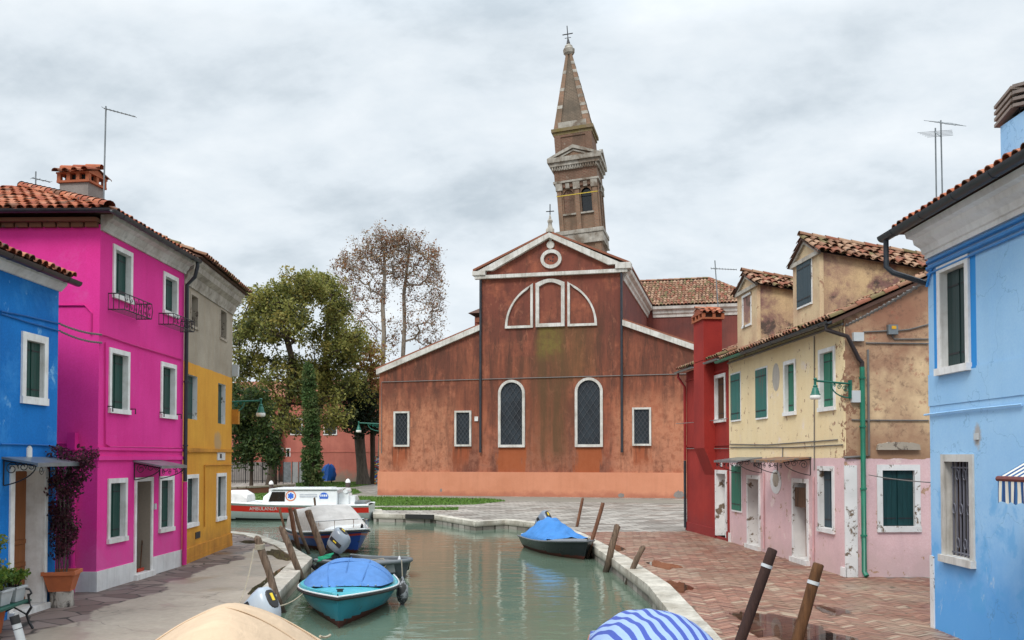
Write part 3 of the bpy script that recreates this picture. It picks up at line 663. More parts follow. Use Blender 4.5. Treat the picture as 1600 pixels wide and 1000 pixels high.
q = [(-.0, .48, zt2), (LY+.3, .48, zt2), (LY+.3, -7.6, zt2), (0, -7.6, zt2)]; r0, r1 = (0, .48-hh, zt2+hh*.4), (LY+.3, .48-hh, zt2+hh*.4)
for pts in ((q[0],q[1],r1,r0), (q[2],q[3],r0,r1), (q[1],q[2],r1), (q[0],q[3],r0), q): mb.face(pts)
mb.build('roof', TILES[4], Y)
mb = MB(); tile_plane(mb, FY.pt(0, .52, zt2+.03), FY.U, -FY.N*math.cos(R(21.8))+Vector((0,0,math.sin(R(21.8)))), int((LY+.35)/.21), 11); mb.build('roof_tiles', TILES_OLD, Y)
plate(Y, FY, FY.rect(339, 351, 706, 719), .02, 'marble', 'house_number'); plate(Y, FY, FY.rect(342.5, 345.5, 709, 716), .023, 'iron', 'painted_mark', .0205)
plate(Y, FY, FY.rect(305, 312, 832, 842), .02, 'iron', 'vent_grille')
mb = MB(FY.M); u, z = FY.uz(360, 652); mb.box(LY-.02, LY+.17, .0, .2, z-.2, z+.25); mb.build('meter_box', M['plinth_y'], Y)
mb = MB(FY.M); u, z = FY.uz(360, 580); mb.box(LY-.02, LY+.15, .0, .18, z-.13, z+.22); mb.build('junction_box', M['grey_box'], Y)
for P in (((318,823),(318,727),(361,726)), ((292,706),(360,706))): wallcable(Y, FY, uzs(FY, P), .018, 'plinth_y', .03, 'conduit')

# ------------------------------------------------------------------ the blue house at the left edge
XB = -8.42; FB = Fac((XB, 10.5), (XB, 16.95)); LB_ = FB.L
B = thing('blue_house', 'cobalt blue house with a brown panelled door under a small canopy', 'house', FB.A)
zbw = FB.uz(95, 455)[1]
pz = FB.pt(0,0,0)
M['blue_wall'] = plaster('cobalt_plaster', (.008,.185,.56), (.006,.145,.47), .8, .12, bump=.3, peel=[((.04,.25,.62), .52, 1.0, .15), ((.22,.46,.70), .625, 2.0, .08)], damp=((.02,.10,.30), .7, .6))
rw = FB.rect(33.2, 73.5, 517, 630); holes = [window(B, FB, rw, .13, .035, .10, trim='white', sill=.02, mat='green')]
ud0, _ = FB.uz(14, 800); ud1, _ = FB.uz(72.5, 800); zd = FB.uz(16, 727)[1]
a, b, e = ud0+.13, ud1-.10, zd-.10; holes.append((a, b, .10, e))
mb = MB(FB.M); mb.box(ud0, a, -.004, .03, .1, zd); mb.box(b, ud1, -.004, .03, .1, zd); mb.box(a, b, -.004, .03, e, zd)
for pts in (((a,0,.1),(a,-.34,.1),(a,-.34,e),(a,0,e)), ((b,0,.1),(b,0,e),(b,-.34,e),(b,-.34,.1)), ((a,0,e),(a,-.34,e),(b,-.34,e),(b,0,e))): mb.face(pts)
dr = mb.build('doorway', M['white'], B)
mb = MB(FB.M); mb.box(a, b, -.36, -.32, .1, e); w = (b-a)
for k in range(2):
    for z0, z1 in ((.25,.75),(.85,1.15),(1.25,e-.15)): mb.box(a+w*(k+.14)/2, a+w*(k+.86)/2, -.32, -.30, z0, z1)
mb.box(a+w/2-.02, a+w/2+.02, -.32, -.30, .1, e)
for z in (.17, .80, 1.2, e-.07): mb.box(a, b, -.32, -.308, z-.04, z+.04)
mb.build('door', M['wood_door'], dr)
mb = MB(FB.M); mb.box(ud0, ud1, -.34, .12, 0, .098); mb.build('doorstep', M['marble'], dr)
mb = MB(FB.M); grid_wall(mb, 0, LB_, 0, zbw, holes); side_wall(mb, FB, LB_, 6, 0, zbw); side_wall(mb, FB, 0, 6, 0, zbw); mb.face([(0,-6,0),(LB_,-6,0),(LB_,-6,zbw),(0,-6,zbw)]); mb.build('wall', M['blue_wall'], B)
mb = MB(); moulding(mb, FB, 0, LB_, [(0,zbw-.02),(.05,zbw-.02),(.16,zbw+.10),(.16,zbw+.16),(0,zbw+.16)]); mb.build('cornice', M['marble'], B)
mb = MB(FB.M); zt = zbw+.20; q = [(0,.24,zt),(LB_+.06,.24,zt),(LB_+.06,-6,zt),(0,-6,zt)]; r0, r1 = (0,-2.9,zt+1.2), (LB_+.06,-2.9,zt+1.2)
for pts in ((q[0],q[1],r1,r0),(q[2],q[3],r0,r1),(q[1],q[2],r1),(q[0],q[3],r0),q): mb.face(pts)
mb.build('roof', TILES[4], B)
mb = MB(); s = math.atan2(1.2, 3.24); tile_plane(mb, FB.pt(0, .28, zt+.02), FB.U, -FB.N*math.cos(s)+Vector((0,0,math.sin(s))), int((LB_+.1)/.21), 9); mb.build('roof_tiles', TILES, B)
gutter(B, [FB.pt(0, .31, zt-.03), FB.pt(LB_+.10, .31, zt-.03)], .085, 'gutter_br')
u, z = FB.uz(45, 708); mb = MB(FB.M); mb.ext([(u-.08+.16*k/8, z+.08+.05*math.sin(PI*k/8)) for k in range(9)]+[(u+.08, z-.14), (u-.08, z-.14)], -.004, .02); hn = mb.build('house_number', M['marble'], B)
zc = FB.uz(14, 717)[1]; canopy(B, FB, ud0-.25, ud1+.12, zc, zc-.10, .58, 'zinc', .44)
for P in (((0,486),(40,494),(92,506)), ((0,490),(40,503),(92,517)), ((0,694),(50,695),(90,697))): wallcable(B, FB, uzs(FB, P), .014, 'blue_cable', .02)
# ------------------------------------------------------------------ pale blue house, right edge
FR = Fac((6.66, 8.0), (6.66, 14.6)); LR = FR.L
BR = thing('pale_blue_house', 'pale blue house with heavy white cornice and dark gutter at the right edge', 'house', FR.B)
zwr = FR.uz(1447, 432)[1]; zled = FR.uz(1452, 586)[1]
rU = FR.rect(1466, 1515.5, 418, 588); rL = FR.rect(1472, 1522, 710, 876)
def blue_extra(t, p, z, col):
    y = t.xyz(p)[1]
    for a, b in ((rU[0]-.16, rU[0]+.02), (rU[1]-.02, rU[1]+.17)):     # darker blue bands painted beside the upper window
        m = t.math('MULTIPLY', t.math('GREATER_THAN', y, FR.A.y+a), t.math('LESS_THAN', y, FR.A.y+b))
        m = t.math('MULTIPLY', m, t.math('MULTIPLY', t.math('GREATER_THAN', z, rU[2]+.02), t.math('LESS_THAN', z, rU[3]-.02))); col = t.mix(m, col, (.035,.27,.66))
    n = t.noise(p, 1.1, 7, .68); lo = t.rng(t.math('ADD', z, t.rng(n, 0, 1, -.9, .9)), .5, 1.9, 1, 0)
    col = t.mix(t.math('MULTIPLY', lo, .8), col, (.055,.30,.68))
    n2 = t.noise(p, 1.7, 7, .7, .4); md = t.rng(t.math('ADD', z, t.rng(n2, 0, 1, -.8, .8)), 2.3, 2.6, 1, 0); md = t.math('MULTIPLY', md, t.rng(n2, .52, .60)); col = t.mix(t.math('MULTIPLY', md, .55), col, (.10,.36,.68))
    w = t.noise(t.map(p, (1,1,.5)), 3.2, 8, .75, .8); ml = t.math('MULTIPLY', t.rng(w, .60, .66), t.rng(z, 1.6, .9)); col = t.mix(t.math('MULTIPLY', ml, .6), col, (.55,.66,.74))
    cr = t.n('ShaderNodeTexVoronoi', {'Vector': t.n('ShaderNodeVectorMath', {0: p, 1: t.n('ShaderNodeTexNoise', {'Vector': p, 'Scale': 2.5, 'Detail': 4.0}).outputs[1]}, operation='ADD').outputs[0], 'Scale': .55}, feature='DISTANCE_TO_EDGE').outputs[0]
    return t.mix(t.rng(cr, 0, .006, .4, 0), col, (.08,.20,.36))
c0 = FR.pt(*[FR.uz(1527, 682)[0], 0, FR.uz(1527, 682)[1]])
M['paleblue'] = plaster('pale_blue_plaster', (.36,.585,.81), (.29,.52,.78), .7, .05, bump=.14, grain=.05, extra=blue_extra, spots=[(c0.x, c0.y, c0.z, .3, .14, .19, (.38,.35,.32), .95)])
holes = [window(BR, FR, rU, .11, .035, .13, 'shutters', 'green_slate', 'white', .05, leaves=2)]
h2 = window(BR, FR, rL, .11, .03, .20, 'dark', 'wood_dk', 'istria', .05); holes.append(h2)
a, b, c, e = h2; mb = MB(FR.M); n = 7
for k in range(n):
    u = a+(b-a)*(k+.5)/n; mb.box(u-.011, u+.011, -.10, -.078, c, e)
for z in (c+.05, e-.09): mb.box(a, b, -.101, -.081, z-.012, z+.012)
for k, zf in ((0,.86),(2,.86),(4,.86),(1,.5),(3,.5),(5,.5),(0,.14),(2,.14),(4,.14)):
    u = a+(b-a)*(k+1)/n; z = c+(e-c)*zf; mb.tube([(u+.045*math.cos(2*PI*q/14), -.072, z+.075*math.sin(2*PI*q/14)) for q in range(15)], .009, 4)
mb.build('window_grille', M['grille'], BR, smooth=R(40))
mb = MB(FR.M); grid_wall(mb, 0, LR, 0, zwr+.3, holes); side_wall(mb, FR, LR, 7, 0, zwr+.3); side_wall(mb, FR, 0, 7, 0, zwr+.3); mb.face([(0,-7,0),(LR,-7,0),(LR,-7,zwr),(0,-7,zwr)]); mb.build('wall', M['paleblue'], BR)
mb = MB(FR.M); zq = FR.uz(1455, 868)[1]; mb.box(LR-.10, LR+.02, -.5, .022, 0, zq); mb.build('corner_strip', M['white_peel'], BR)
mb = MB(FR.M); mb.box(0, LR+.012, -.004, .012, zled-.5, zled); mb.build('string_course', M['paleblue'], BR)
M['bluepaint'] = paint('blue_pipework', (.03,.24,.60), .5, .15, obj=False)
zc0 = zwr+.10
mb = MB(FR.M)
for dz, r in ((0,.035),(.10,.03),(-.09,.018)): mb.tube([(0,.03,zc0+dz), (LR-.05,.03,zc0+dz), (LR+.02,.0,zc0+dz), (LR+.02,-.2,zc0+dz-.03)], r, 6)
mb.tube([(LR-.2,.02,zc0), (LR-.12,.03,zc0-.12), (LR-.02,.03,zc0-.28)], .02, 6)
mb.build('cable_bundle', M['bluepaint'], BR, smooth=R(40))
zk = zwr+.26; prof = [(0,zk),(.05,zk),(.05,zk+.07),(.09,zk+.08),(.12,zk+.17),(.22,zk+.23),(.24,zk+.31),(.34,zk+.33),(.37,zk+.42),(0,zk+.42)]
M['cornice_white'] = soft('white_cornice', (.86,.85,.83), (.62,.59,.55), 1.2, streak=.25)
mb = MB(); moulding(mb, FR, 0, LR+.0, prof); mb.build('cornice', M['cornice_white'], BR, smooth=R(35))
zt = zk+.46; sl = R(21); mb = MB(FR.M); q = [(0,.45,zt),(LR+.25,.45,zt),(LR+.25,-6.6,zt),(0,-6.6,zt)]; rr0, rr1 = (0,-3.1,zt+3.55*math.tan(sl)), (LR+.25,-3.1,zt+3.55*math.tan(sl))
for pts in ((q[0],q[1],rr1,rr0),(q[2],q[3],rr0,rr1),(q[1],q[2],rr1),(q[0],q[3],rr0),q): mb.face(pts)
mb.build('roof', TILES[4], BR)
mb = MB(); tile_plane(mb, FR.pt(0, .50, zt+.03), FR.U, -FR.N*math.cos(sl)+Vector((0,0,math.sin(sl))), int((LR+.28)/.21), 10); ridge_tiles(mb, FR.pt(0,-3.1,zt+1.43), FR.pt(LR+.3,-3.1,zt+1.43)); mb.build('roof_tiles', TILES, BR)
gutter(BR, [FR.pt(0, .55, zt-.0), FR.pt(LR+.42, .55, zt-.0)], .095)
pipe(BR, [FR.pt(LR+.28,.55,zt-.08), FR.pt(LR+.28,.55,zt-.52), FR.pt(LR+.26,.45,zt-.62), FR.pt(LR+.1,.12,zt-.78), FR.pt(LR+.08,-.1,zt-.86), FR.pt(LR+.08,-.14,zt-1.1), FR.pt(LR+.08,-.14,.1)], .045, 'gutter')
M['louvre'] = soft('grey_brown_slab', (.27,.22,.19), (.15,.12,.105), 3)
# stack with overlapping tile louvres
Mx = Matrix.Translation((7.55, 12.85, 0)); zc = at(1575, 182, 12.85).z; ztop = at(1575, 142, 12.85).z
mb = MB(Mx); mb.box(-.42,.42,-.40,.40,6.2,zc); ch = mb.build('chimney', M['paleblue'], BR)
mb = MB(Mx)
for k in range(4):
    z = zc+(ztop-zc)*k/4+.01; w = .47
    for s in (-1, 1):
        mb.rings([[(x, s*.02, z+.12), (x, s*.48, z), (x, s*.48, z+.045), (x, s*.02, z+.165)] for x in (-w, w)], k % 2)
    mb.box(-.36,.36,-.012,.012,z-.02,z+.11,2); mb.box(-.36,.36,-.3,.3,z-.02,z+.03,2)
mb.build('chimney_louvres', [M['louvre'], M['louvre'], M['iron']], ch)
for P in (((1447,648.5),(1520,640),(1600,632)),): wallcable(BR, FR, uzs(FR, P), .016, 'paleblue', .03)
u, z = FR.uz(1527, 682); mb = MB(FR.M); mb.box(u-.045,u+.045,-.02,.03,z-.045,z+.045); mb.build('pipe_stub', M['grey_box'], BR)
# striped awning
M['pinkpipe'] = paint('pale_pink_conduit', (.60,.36,.36), .7, .2); M['brass'] = paint('orange_sticker', (.65,.33,.02), .5, .1)
M['awning'] = (lambda t: t.bsdf(t.mix(t.math('GREATER_THAN', t.math('FRACT', t.math('MULTIPLY', t.xyz(t.pos())[1], 7.5)), .5), (.72,.68,.58), t.mix(t.math('GREATER_THAN', t.math('FRACT', t.math('MULTIPLY', t.xyz(t.pos())[1], 12.4)), .5), (.035,.13,.30), (.02,.06,.18))), .9))(NT('striped_awning_cloth'))
M['awn_bar'] = paint('red_brown_bar', (.16,.035,.03), .5, .2)
DA = .72
# bar end seen at px 1562 lies DA in front of the wall
yA = (6.66-DA)/((1562-800)/FPX); zA = at(1562, 748, yA).z; uA = yA-8.0
mb = MB(FR.M); mb.rings([[(u, .02, zA+.42), (u, DA, zA+.02), (u, DA, zA+.032), (u, .02, zA+.435)] for u in (uA-2.2, uA)])
n = 44; up_, lo_ = [], []
for k in range(n+1):
    u = uA-2.2*k/n; w = .012*math.sin(k*1.1); up_.append((u, DA+.03, zA-.02)); lo_.append((u, DA+.03+w, zA-.30+.03*abs(math.sin(k*PI/4))))
aw = mb.build('awning', M['awning'], BR); mb = MB(FR.M); mb.rings([up_, lo_], closed=False, cap=False); mb.build('valance', M['awning'], aw)
mb = MB(FR.M); mb.tube([(uA-2.25, DA+.01, zA), (uA+.03, DA+.01, zA)], .035, 8); mb.bar((uA-.1, .02, zA-.02), (uA-.1, DA, zA), .03, .03); mb.build('awning_bar', M['awn_bar'], aw)

# ------------------------------------------------------------------ the cream and pink house
FC = Fac(gnd(1322.5,902.5), gnd(1140.5,847)); LC = FC.L
CR = thing('cream_house', 'weathered house, cream above and pink below, with two tiled dormers and peeling paint', 'house', FC.A)
SF = Fac(FC.A, FC.A-FC.N*7.6)                      # its gable wall, facing the camera
zce = FC.uz(1316, 499)[1]; zsp = FC.uz(1318, 715.5)[1]
A0 = FC.A
def side_extra(t, p, z, col):                      # the gable is bare weathered render above the pink
    q = t.n('ShaderNodeVectorMath', {0: p, 1: tuple(FC.A)}, operation='SUBTRACT').outputs[0]
    d = t.n('ShaderNodeVectorMath', {0: q, 1: tuple(-FC.N)}, operation='DOT_PRODUCT').outputs['Value']
    zz = t.math('ADD', z, t.rng(t.noise(p, 4, 4), 0, 1, -.05, .05))
    m = t.math('MULTIPLY', t.math('GREATER_THAN', d, .02), t.math('GREATER_THAN', zz, zsp-.02)); n = t.noise(p, .9, 8, .65); n2 = t.noise(p, 5.5, 8, .75)
    br = t.mix(t.rng(n, .35, .62), (.68,.49,.29), (.39,.235,.145)); br = t.mix(t.rng(t.math('ADD', z, t.rng(n, 0, 1, -1.2, 1.2)), 4.7, 6.0, 0, .8), br, (.27,.12,.075))
    br = t.mix(t.rng(n2, .52, .64, 0, .55), br, (.13,.07,.05)); br = t.mix(t.rng(t.noise(p, 3, 8, .7), .60, .66, 0, .55), br, (.32,.09,.06))
    lo = t.rng(t.math('ADD', z, t.rng(n2, 0, 1, -.4, .4)), zsp, zsp+.7, .8, 0); br = t.mix(lo, br, (.30,.17,.10))
    col = t.mix(m, col, br)
    # chips along the corner
    uu = t.n('ShaderNodeVectorMath', {0: q, 1: tuple(FC.U)}, operation='DOT_PRODUCT').outputs['Value']; ed = t.math('MAXIMUM', t.math('ABSOLUTE', uu), t.math('ABSOLUTE', d)); k = t.math('ADD', t.rng(ed, 0, .9, .16, 0), t.noise(p, 5, 9, .7)); mm = t.math('MULTIPLY', t.rng(k, .665, .69), t.math('GREATER_THAN', z, zsp))
    return t.mix(t.math('MULTIPLY', mm, t.math('LESS_THAN', ed, 1.0)), col, (.27,.14,.085))
M['cream_wall'] = plaster('cream_and_pink_plaster', (.72,.49,.49), (.62,.42,.43), .9, .10, bump=.3, zones=[(zsp, (.82,.66,.41), (.76,.59,.34))], peel=[((.80,.68,.62), .60, 1.3, .10), ((.42,.26,.17), .615, 3.8, .015)], damp=((.50,.36,.34), .8, .55), extra=side_extra)
M['brick_red'] = worn('bare_brick', (.30,.12,.07), (.42,.33,.26), .5, 8)
holes = []
for r in ((1182,1198.6,579,653.5), (1143,1157,586.5,657)):
    rr = FC.rect(*r); outer_shutters(CR, FC, rr, 'green_teal')
for r in ((1225,1244,565.5,650.5), (1279.5,1305.5,547.5,644)):
    rr = FC.rect(*r); holes.append(window(CR, FC, rr, .10, .03, .12, 'shutters', 'green_old', 'white', .03))
rr = FC.rect(1144.5,1158.6,728,796); outer_shutters(CR, FC, rr, 'green_old')
rr = FC.rect(1278.5,1304,728,829.5); holes.append(window(CR, FC, rr, .11, .03, .14, 'shutters', 'grey_blue', 'white_peel', .03))
for r, lf in (((1167.5,1188,742,848), .5), ((1238,1263.6,747,872), .5)):
    rr = FC.rect(*r); u0, u1, z0, z1 = rr; z0 = .14; a, b, e = u0+.11, u1-.11, z1-.11; holes.append((a, b, z0, e)); mb = MB(FC.M)
    mb.box(u0, a, -.004, .03, z0, z1); mb.box(b, u1, -.004, .03, z0, z1); mb.box(a, b, -.004, .03, e, z1)
    for pts in (((a,0,z0),(a,-.3,z0),(a,-.3,e),(a,0,e)), ((b,0,z0),(b,0,e),(b,-.3,e),(b,-.3,z0)), ((a,0,e),(a,-.3,e),(b,-.3,e),(b,0,e))): mb.face(pts)
    dr = mb.build('doorway', M['white_peel'], CR); mb = MB(FC.M); mb.box(a, b, -.34, -.30, z0, e)
    for zA_, zB_ in ((.3,.95),(1.05,e-.15)): mb.box(a+.1, b-.1, -.3, -.285, zA_, zB_)
    mb.build('door', M['wood_door'], dr); mb = MB(FC.M); mb.box(u0-.03, u1+.03, -.3, .10, .0, .138); mb.build('doorstep', M['marble'], dr)
    if r[0] > 1200: mb = MB(FC.M); mb.box(a+.02, a+(b-a)*.95, -.05, -.005, e-.62, e-.12); mb.build('letter_panel', M['wood_dk'], dr)
def oval(root, F, px0, px1, py0, py1, m, d0, d1, name, sc2=1):
    u0, u1, _, _ = F.rect(px0, px1, py0, py1); pc = ((px0+px1)/2); zc_ = (F.uz(pc, py0)[1]+F.uz(pc, py1)[1])/2; rz_ = abs(F.uz(pc, py0)[1]-F.uz(pc, py1)[1])/2; uc = (u0+u1)/2; ru = (u1-u0)/2
    mb = MB(F.M); mb.ext([(uc+ru*sc2*math.cos(2*PI*k/32), zc_+rz_*sc2*math.sin(2*PI*k/32)) for k in range(32)], d0, d1); return mb.build(name, m, root), uc, zc_, ru, rz_
M['niche_grey'] = plaster('grey_patch', (.46,.42,.37), (.38,.34,.3), 2)
oval(CR, FC, 1207, 1218, 567.5, 611, M['niche_grey'], -.004, .006, 'blind_oval_window')
o1, uc, zc_, ru, rz_ = oval(CR, FC, 1204, 1221, 734, 771.5, M['white_peel'], -.004, .012, 'oval_window')
mb = MB(FC.M); mb.ext([(uc+ru*.55*math.cos(2*PI*k/28)*(1+.1*math.sin(5*k)), zc_+.06+rz_*.62*math.sin(2*PI*k/28)) for k in range(28)], .0121, .016); mb.build('bare_patch', M['old_stone'], o1)
# walls : front, gable, back
H7 = 7.6; zrid = zce+3.8*.445
mb = MB(FC.M); grid_wall(mb, 0, LC, 0, zce, holes); mb.face([(0,-H7,0),(LC,-H7,0),(LC,-H7,zce),(0,-H7,zce)])
mb.face([(LC,0,0),(LC,-H7,0),(LC,-H7,zce),(LC,-3.8,zrid),(LC,0,zce)])
rs = SF.rect(1369.5,1437,726,831.5)
mbS = MB(SF.M); hS = window(CR, SF, rs, .13, .025, .10, 'shutters', 'green_dk', 'white_peel', .02)
grid_wall(mbS, 0, H7, 0, zce, [hS]); mbS.face([(0,0,zce),(H7,0,zce),(3.8,0,zrid)])
n0 = len(mb.v); mb.v += mbS.v; mb.f += [[i+n0 for i in f] for f in mbS.f]; mb.m += mbS.m
mb.build('wall', M['cream_wall'], CR)
mb = MB(SF.M); u, z = SF.uz(1338, 726)[0], SF.uz(1338, 727)[1]; mb.box(-.03, SF.uz(1339,800)[0], -.004, .03, .0, z); mb.build('corner_pier', M['white_peel'], CR)
mb = MB(FC.M); mb.box(-.03, .22, -.004, .045, 0, .22); mb.box(LC-.12, LC+.02, -.004, .05, 0, .3); mb.build('corner_stone', M['marble'], CR)
rl = SF.rect(1370, 1434, 695, 703); mb = MB(SF.M)
pts = [(rl[0]+(rl[1]-rl[0])*k/20, rl[3]+.10*math.sin(PI*k/20)**.5*(.6+.4*mnoise.noise(Vector((k*.7,0,0))))) for k in range(21)]
mb.ext(pts+[(rl[1]+.02, rl[2]), (rl[0]-.02, rl[2])], -.004, .10); mb.build('drip_ledge', M['old_stone'], CR)
# roof of the cream house
ovf = .34; s = math.atan(.445); ze = zce+.10-ovf*.445; mb = MB(FC.M)
for sgn in (0, 1):
    y0, y1 = (ovf, -3.8) if not sgn else (-3.8, -H7-.3); z0, z1 = (ze, zrid+.10) if not sgn else (zrid+.10, zce+.10-.3*.445)
    mb.rings([[(u, y0, z0-.09), (u, y1, z1-.09), (u, y1, z1), (u, y0, z0)] for u in (-.14, LC)])
mb.build('roof', TILES[4], CR)
dorm = []                                         # dormer footprints (u0,u1)
def dpx(px, py, d=-.3): return FC.uz(px, py, d)
for (pl, pr, el_, er, ap, bot) in (((1152.5), 1183, 461, 445, (1164.5, 432), 535), (1240, 1281, 414, 396, (1255.5, 378), 500)):
    uf = dpx(pl, 500)[0]; un = dpx(pr, 500)[0]; z_e = (dpx(pl, el_)[1]+dpx(pr, er)[1])/2; z_a = dpx(ap[0], ap[1])[1]; dorm.append((un, uf, z_e, z_a))
mb = MB(); Vs = -FC.N*math.cos(s)+Vector((0,0,math.sin(s)))
def keep(u, v):
    d = ovf+.03-v*math.cos(s)
    return not any(a-.16-.1 < u-.14 < b-.1 and d < -.3 for a, b, _, _ in dorm)
tile_plane(mb, FC.pt(-.14, ovf+.03, ze+.02), FC.U, Vs, int((LC+.1)/.21), 13, keep, jit=.02)
mb.build('roof_tiles', TILES_OLD, CR)
mb = MB()                                          # verge tiles along the gable
a = FC.pt(-.10, ovf, ze+.03); b_ = FC.pt(-.10, -3.8, zrid+.13); ridge_tiles(mb, a, b_, .085); mb.build('verge_tiles', TILES_OLD, CR)
M['dormer'] = plaster('dormer_plaster', (.58,.41,.23), (.36,.22,.15), 1.3, .35, bump=.4, peel=[((.24,.13,.11), .46, .75, .10), ((.10,.07,.058), .55, 1.5, .08), ((.5,.36,.2), .62, 1.1, .05)], grain=.15)
M['dormer_front'] = plaster('dormer_front_plaster', (.62,.47,.29), (.50,.33,.21), 1.5, .25, peel=[((.34,.19,.12), .60, 2.5, .05)])
for i, (un, uf, z_e, z_a) in enumerate(dorm):
    um = (un+uf)/2; dep = 3.3; zb = ze+(.3+ovf)*.445-.1
    hole = []
    if i == 0: wr = (dpx(1174.5,480)[0], dpx(1160,480)[0], dpx(1167,511)[1], dpx(1167,459)[1])
    else: wr = (dpx(1268.5,450)[0], dpx(1247,450)[0], dpx(1257,477)[1], dpx(1257,408)[1])
    Fd = Fac(FC.pt(0,-.3,0), FC.pt(LC,-.3,0)); SH = .15; Fs = Fac(FC.pt(0,-.3,0), FC.pt(LC,-.3,0)); Fs.M = Fs.M @ Matrix(((1,0,0,0),(0,1,0,0),(0,SH,1,0),(0,0,0,1))); Fs.pt = lambda u, d, z: Fd.pt(u, d, z+SH*d); BK = -FC.N-Vector((0,0,SH))
    mb = MB(Fs.M)
    mb.box(un, uf, -dep, -.02, zb, z_e); mb.ext([(un, z_e), (uf, z_e), (um, z_a)], -dep, -.02); dm = mb.build('dormer', M['dormer'], CR)
    mb = MB(Fd.M); hl = (wr[0]+.07, wr[1]-.07, wr[2]+.07, wr[3]-.07) if i == 0 else None
    grid_wall(mb, un-.02, uf+.02, zb, z_e, [hl] if hl else []); mb.face([(un-.02,0,z_e),(uf+.02,0,z_e),(um,0,z_a)])
    for u in (un-.02, uf+.02): mb.face([(u,0,zb),(u,-.1,zb),(u,-.1,z_e),(u,0,z_e)])
    mb.build('dormer_front', M['dormer_front'], dm)
    if i == 0: window(CR, Fd, wr, .07, .02, .10, 'shutters', 'green_teal', 'white_peel', .02)
    else: outer_shutters(CR, Fd, wr, 'grey_blue', 'white_peel', .05)
    mb = MB(Fd.M)                                  # pediment trim of the little gable
    mb.box(un-.08, uf+.08, -.004, .07, z_e-.06, z_e+.05)
    for q0, q1 in ((un-.08, um), (uf+.08, um)): mb.ext([(q0, z_e+.052), (q1, z_a+.03), (q1, z_a-.09), (q0+(q1-q0)*.22, z_e+.052)], -.004, .06)
    mb.build('pediment', M['stain_stone'], dm)
    sd = math.atan2(z_a-z_e, (uf-un)/2); Lw = math.hypot((uf-un)/2+.17, (z_a-z_e)*1.2); nv = max(2, round(Lw/.34)); mb = MB(); nu = int((dep+.2)/.21)
    oz = .17*math.tan(sd)
    mb2 = MB(Fs.M); mb2.ext([(un-.16, z_e-oz+.05), (um, z_a+.06), (uf+.16, z_e-oz+.05), (um, z_a+.0)], -dep, .12); mb2.build('dormer_roof', TILES[4], dm)
    for sg, ue in ((1, un-.17), (-1, uf+.17)):
        tile_plane(mb, Fs.pt(ue, .15, z_e-oz+.08), BK, Fd.U*sg*math.cos(sd)+Vector((0,0,math.sin(sd))), nu, nv, tl=Lw/nv, jit=.025)
    ridge_tiles(mb, Fs.pt(um, .16, z_a+.10), Fs.pt(um, -dep, z_a+.10), .10); mb.build('dormer_tiles', TILES_OLD, dm)
# gutters, downpipe, boxes, cables
gp = lambda u: FC.pt(u, ovf+.07, ze-.02); us = FC.uz(1180, 545)[0]
gutter(CR, [gp(-.16), gp(us)], .07); gutter(CR, [gp(us), gp(LC)], .07, 'pipe_green')
pu = SF.uz(1346, 700)[0]
pipe(CR, [gp(.0)-Vector((0,0,.05)), gp(.0)-Vector((0,0,.18)), SF.pt(.02, .14, zce-.42), SF.pt(pu-.08, .09, zce-.92), SF.pt(pu, .08, zce-1.0), SF.pt(pu, .08, zce-1.12)], .05, 'gutter_br')
pipe(CR, [SF.pt(pu, .08, zce-1.1), SF.pt(pu, .08, .14), SF.pt(pu+.02, .16, .05)], .058, 'pipe_green', clamps=[SF.pt(pu, .08, z) for z in (.95, 2.0, 3.4, 4.5)])
pipe(CR, [SF.pt(pu+.16, .03, zce-.7), SF.pt(pu+.16, .03, 2.75), SF.pt(pu-.1, .03, 2.72), SF.pt(-.5+.45, .05, 2.7)], .028, 'cable', 'conduit')
for r, m in (((1331,1347,520,533.5), 'grey_box'), ((1328.5,1344,610.5,629), 'grey_box'), ((1385,1400,508,523), 'zinc')):
    rr = SF.rect(*r); plate(CR, SF, rr, .10, m, 'junction_box')
rr = SF.rect(1390,1397,510,515); plate(CR, SF, rr, .106, 'brass', 'warning_sticker', .1005)
for P in (((1348,519),(1385,517)), ((1400,517),(1420,515),(1450,507)), ((1352,536),(1450,537)), ((1393,524),(1396,530),(1450,530)), ((1330,656),(1350,656.5),(1450,657))): wallcable(CR, SF, uzs(SF, P), .016, 'cable', .025)
for P in (((1141,694),(1200,695),(1310,687)), ((1141,699),(1240,699),(1318,695)), ((1273.5,525),(1273.5,735)), ((1224,699),(1224,724))): wallcable(CR, FC, uzs(FC, P), .014, 'cable', .02)
for P in (((1195,738),(1195,857)), ((1272.5,745),(1272.5,877))): wallcable(CR, FC, uzs(FC, P), .025, 'pinkpipe', .03, 'conduit')
wallcable(CR, FC, [(u, zce-.12+.0*u) for u in (0, LC)], .03, 'cable', .03)
r1 = FC.rect(1138,1191,719,727); zc1 = FC.uz(1190, 716)[1]; canopy(CR, FC, FC.uz(1191,720)[0], FC.uz(1152,720)[0], zc1, zc1-.10, .72, 'zinc', .42)
zc2 = FC.uz(1267, 716)[1]; canopy(CR, FC, FC.uz(1268,720)[0], FC.uz(1214,720)[0], zc2, zc2-.08, .72, 'rust', .42)

